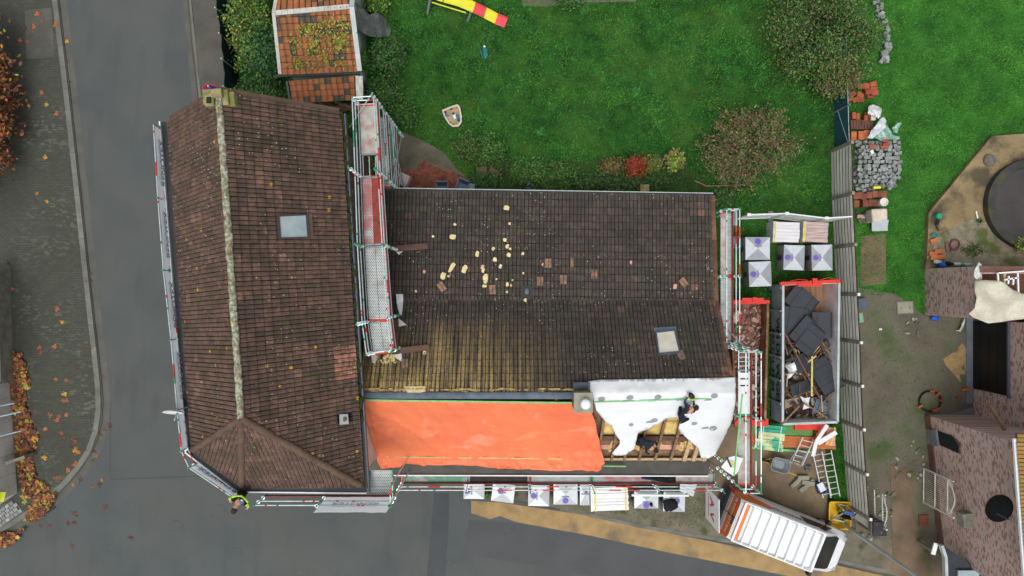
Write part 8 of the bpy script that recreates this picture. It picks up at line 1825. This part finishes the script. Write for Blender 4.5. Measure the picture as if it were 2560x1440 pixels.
# garage wing
g = thing('garage', 'brick garage wing with a black vertical panelled door', 'garage', W(2440, 930, 0)); y0, y1 = W(0, 798, 0).y, W(0, 1075, 0).y; gx = (2432 - 1280) * H / F
mb = MB(); mb.prism([(gx, y0), (gx, y1), (gx + 6, y1), (gx + 6, y0)], 0, 4.3); mb.build('wall', 'brick_neighbour', g)
dn, ds = -(803 - 720) * 31.8 / F, -(980 - 720) * 31.8 / F; dr = MB(); dr.prism([(gx - .03, dn), (gx - .03, ds), (gx + .05, ds), (gx + .05, dn)], .02, 2.32); do_ = dr.build('door', 'garage_black', g)
for i in range(4):
    mb = MB(); mb.prism([(gx - .05, lerp(dn, ds, .02)), (gx - .05, lerp(dn, ds, .98)), (gx, lerp(dn, ds, .98)), (gx, lerp(dn, ds, .02))], .04 + i * .57, .04 + i * .57 + .55); mb.build('panel', 'garage_black', do_)
mb = MB(); mb.prism([(gx - .35, dn + .25), (gx - .35, ds - .7), (gx - .02, ds - .7), (gx - .02, dn + .25)], .03, .09); mb.build('threshold', 'blue_stone', g)
mb = MB(); mb.bar((gx - .06, dn + .1, 2.45), (gx - .06, ds - .1, 2.45), .08, .1); mb.build('lintel', 'frame_grey', g)
q = [W(2400, 1035, .5), W(2432, 1020, .5)]; mb = MB(); mb.prism([W(2345, 1043, .1), W(2432, 1018, .1), W(2436, 1042, .1), W(2400, 1048, .1)], .03, .12); tag(mb.build('stone_slab', 'blue_stone'), 'blue stone slab between garage and brick house corner', 'slab')
# annex with torn sheet
an = thing('annex', 'unfinished brick annex with a flat torn sheet over its roof frame', 'building', W(2380, 730, 0)); HA = 3.6; y0, y1 = (720 - 672) * H / F, (720 - 788) * H / F; ax = (2311 - 1280) * H / F
mb = MB(); mb.prism([(ax, y0), (ax, y1), (ax + .3, y1), (ax + .3, y0)], 0, HA); mb.build('west_wall', 'brick_neighbour', an)
mb = MB(); mb.prism([(ax + .3, y0), (ax + 7, y0), (ax + 7, y0 - .3), (ax + .3, y0 - .3)], 0, HA - .01); mb.build('north_wall', 'brick_neighbour_x', an)
mb = MB(); mb.prism([(ax + .3, y1), (ax + 7, y1), (ax + 7, y1 + .3), (ax + .3, y1 + .3)], 0, HA - .01); mb.build('south_wall', 'brick_neighbour_x', an)
mb = MB(); mb.prism([(ax + .3, y0 - .3), (ax + 7, y0 - .3), (ax + 7, y1 + .3), (ax + .3, y1 + .3)], HA - .9, HA - .8); mb.build('ceiling', 'timber_brown', an)
mb = MB(); mb.bar((ax + .15, y0 - .12, HA + .06), (ax + 7, y0 - .12, HA + .06), .26, .1); mb.build('ring_beam', 'brick_plinth', an)
for i in range(4): mb = MB(); x = ax + 1.2 + i * 1.3; mb.bar((x, y0 - .3, HA - .02), (x, y1 + .3, HA - .02), .1, .16); mb.build('joist', 'timber_light', an)
t = thing('window_frame', 'white window frame lying over the open annex roof', 'window frame', W(2540, 690, HA + .1))
for a, b in (((2494, 683), (2560, 678)), ((2494, 683), (2496, 712)), ((2544, 680), (2546, 740)), ((2510, 700), (2545, 694)), ((2522, 690), (2520, 710)), ((2534, 694), (2532, 712))): mb = MB(); mb.bar(W(*a, HA + .2), W(*b, HA + .2), .06, .05); mb.build('bar', 'white_plastic', t)
mb = cloth([(2440, 702), (2462, 700), (2498, 702), (2530, 725), (2590, 745), (2600, 792), (2540, 800), (2490, 806), (2468, 808), (2440, 795), (2425, 785), (2438, 770), (2437, 730)], lambda x, y: W(x, y, HA + .2), 12, .22, 1.3, 6); tag(mb.build('roof_sheet', 'tarp_pale', smooth=True, solid=.01), 'dirty pale plastic sheet draped over the brick annex', 'tarpaulin')
mb = cloth([(2438, 668), (2448, 655), (2458, 660), (2452, 690), (2442, 702), (2434, 690)], lambda x, y: W(x, y, HA + .05), 6, .2, 2, 8); tag(mb.build('torn_film', 'film_clear', smooth=True, solid=.008), 'torn film strip at the annex corner', 'plastic sheet')
# terrace with round basin
tr = sheet('terrace', [(2480, 340), (2560, 334), (2900, 334), (2900, 665), (2440, 668), (2312, 672), (2318, 640), (2322, 532)], 'terrace', .3, .32)
sheet('terrace_gravel', [(2335, 595), (2400, 560), (2440, 545), (2480, 560), (2500, 600), (2560, 640), (2560, 664), (2330, 666)], 'gravel_pale', .312, .02)
t = thing('round_basin', 'round dark covered basin with a mossy rim on the terrace', 'basin', W(2568, 512, .3)); c = W(2568, 512, .3); mb = MB(); k = (H - .5) / F
mb.lathe((c.x, c.y, .3), [(112 * k, 0), (112 * k, .35), (94 * k, .38), (92 * k, .1)], 48, 0, False); mb.build('rim', 'pool_rim', t); mb = MB(); mb.lathe((c.x, c.y, .3), [(93 * k, .15), (92 * k, .2)], 48); mb.build('cover', 'pool_cover', t)
shrub('plant', 'light green weeds growing on the dark basin edge', 'plants', 2550, 608, 22, .9, 420, .06, ['l_lime', 'l_light'], [3, 2], 41, ry_px=14, clumps=16, cs=.09, base=tuple(W(2550, 608, .5)))
shrub('plant', 'mossy green weeds on the terrace gravel', 'plants', 2430, 625, 30, .5, 700, .045, ['l_moss', 'l_light', 'l_green'], [3, 1, 1], 42, ry_px=20, clumps=40, cs=.1, base=tuple(W(2430, 625, .31)))
shrub('plant', 'tuft of weeds beside the round basin', 'plants', 2447, 552, 14, .5, 260, .045, ['l_green', 'l_light'], [3, 1], 43, ry_px=7, clumps=14, cs=.06, base=tuple(W(2447, 552, .31)))
p = W(2476, 400, .4); mb = MB(); mb.lathe((p.x, p.y, .3), [(.27, 0), (.29, .06), (.26, .12), (.1, .14)], 20); tag(mb.build('round_stone', 'granite_mossy'), 'round grey stone disc on the terrace corner', 'stone')
t = thing('watering_can', 'green watering can with black stand on the terrace edge', 'watering can', W(2340, 542, .3)); mb = MB(); mb.lathe(W(2340, 541, .31), [(.13, 0), (.14, .26), (.1, .3)], 14); mb.build('body', 'green_plastic', t); mb = MB(); mb.tube(W(2343, 538, .42), W(2352, 540, .62), .025, 6); mb.build('spout', 'green_plastic', t); mb = MB(); mb.path([W(2342, 548, .5), W(2340, 562, .35), W(2346, 576, .35)], .03, 6); mb.path([W(2348, 550, .5), W(2345, 562, .35)], .03, 6); mb.build('stand', 'black_plastic', t)
mb = MB(); p = W(2335, 588, .35); mb.lathe(p, [(.12, 0), (.15, .05), (.05, .06)], 14, sx=1.1, sy=.7); tag(mb.build('dish', 'teal_plastic'), 'small teal dish on the terrace edge', 'dish')
t = thing('garden_hose', 'coiled dull red garden hose on the terrace', 'hose', W(2385, 612, .31)); c = W(2385, 612, .35); mb = MB(); mb.path([c + Vector(((.22 + .03 * math.sin(i * .7)) * math.cos(i * .35), (.24 + .03 * math.cos(i * .5)) * math.sin(i * .35), .02 + i * .0012)) for i in range(72)], .02, 5); mb.path([c + Vector((-.2 - .2 * math.sin(i * .3), -.1 + .25 * math.sin(i * .5), .0)) for i in range(14)], .018, 5); mb.build('coil', 'hose', t)
brickpile([(2332, 635), (2345, 628, .3), (2336, 645), (2352, 642, .1), (2334, 602, .2)], .38, (.34, .2, .12), 'wood_orange', 'orange clay tile on the terrace by the annex', 'clay tiles on the terrace', 'clay_tile', 0, .15)
for k, (px, py, m_, lab) in enumerate(((2354, 662, 'blue_bag' if 'blue_bag' in _M else M('blue_bag', C(40, 90, 200), .4, .12, 5) and 'blue_bag', 'blue plastic bag behind the brick annex'), (2343, 655, 'film_white', 'white scrap beside the blue bag'), (2392, 660, 'film_white', 'white plastic scrap behind the annex wall'), (2415, 661, 'film_green', 'greenish plastic film behind the annex wall'), (2372, 660, 'black_cloth', 'dark cloth scrap behind the annex wall'), (2336, 795, 'blue_bag', 'blue plastic bag at the annex corner'))):
    garment(px, py, 10 if k != 3 else 17, 5 if k not in (0, 5) else 7, .45 if k < 5 else .15, m_, lab, k + 20)
mb = MB(); mb.bar(W(2440, 528, .36), W(2444, 546, .36), .06, .04); tag(mb.build('white_stick', 'white_plastic'), 'short white plastic stick on the terrace', 'stick')
mb = cloth([(2400, 824), (2408, 800), (2412, 795), (2410, 818), (2402, 830), (2388, 826)], lambda x, y: W(x, y, .2), 5, .1, 3, 8); tag(mb.build('plastic_sheet', 'film_clear', solid=.008), 'pale plastic strip beside the garage door', 'plastic sheet')
mb = cloth([(2405, 858), (2416, 870), (2418, 925), (2412, 950), (2400, 955), (2385, 935), (2365, 915), (2358, 898), (2372, 888), (2390, 878)], lambda x, y: W(x, y, .04), 9, .05, 3, 4); M('sand_pile', C(164, 138, 94), .95, .15, 4, fine=30, fv=.2, bmp=.3); tag(mb.build('sand_heap', 'sand_pile', smooth=True), 'thin heap of yellow sand beside the garage', 'sand')
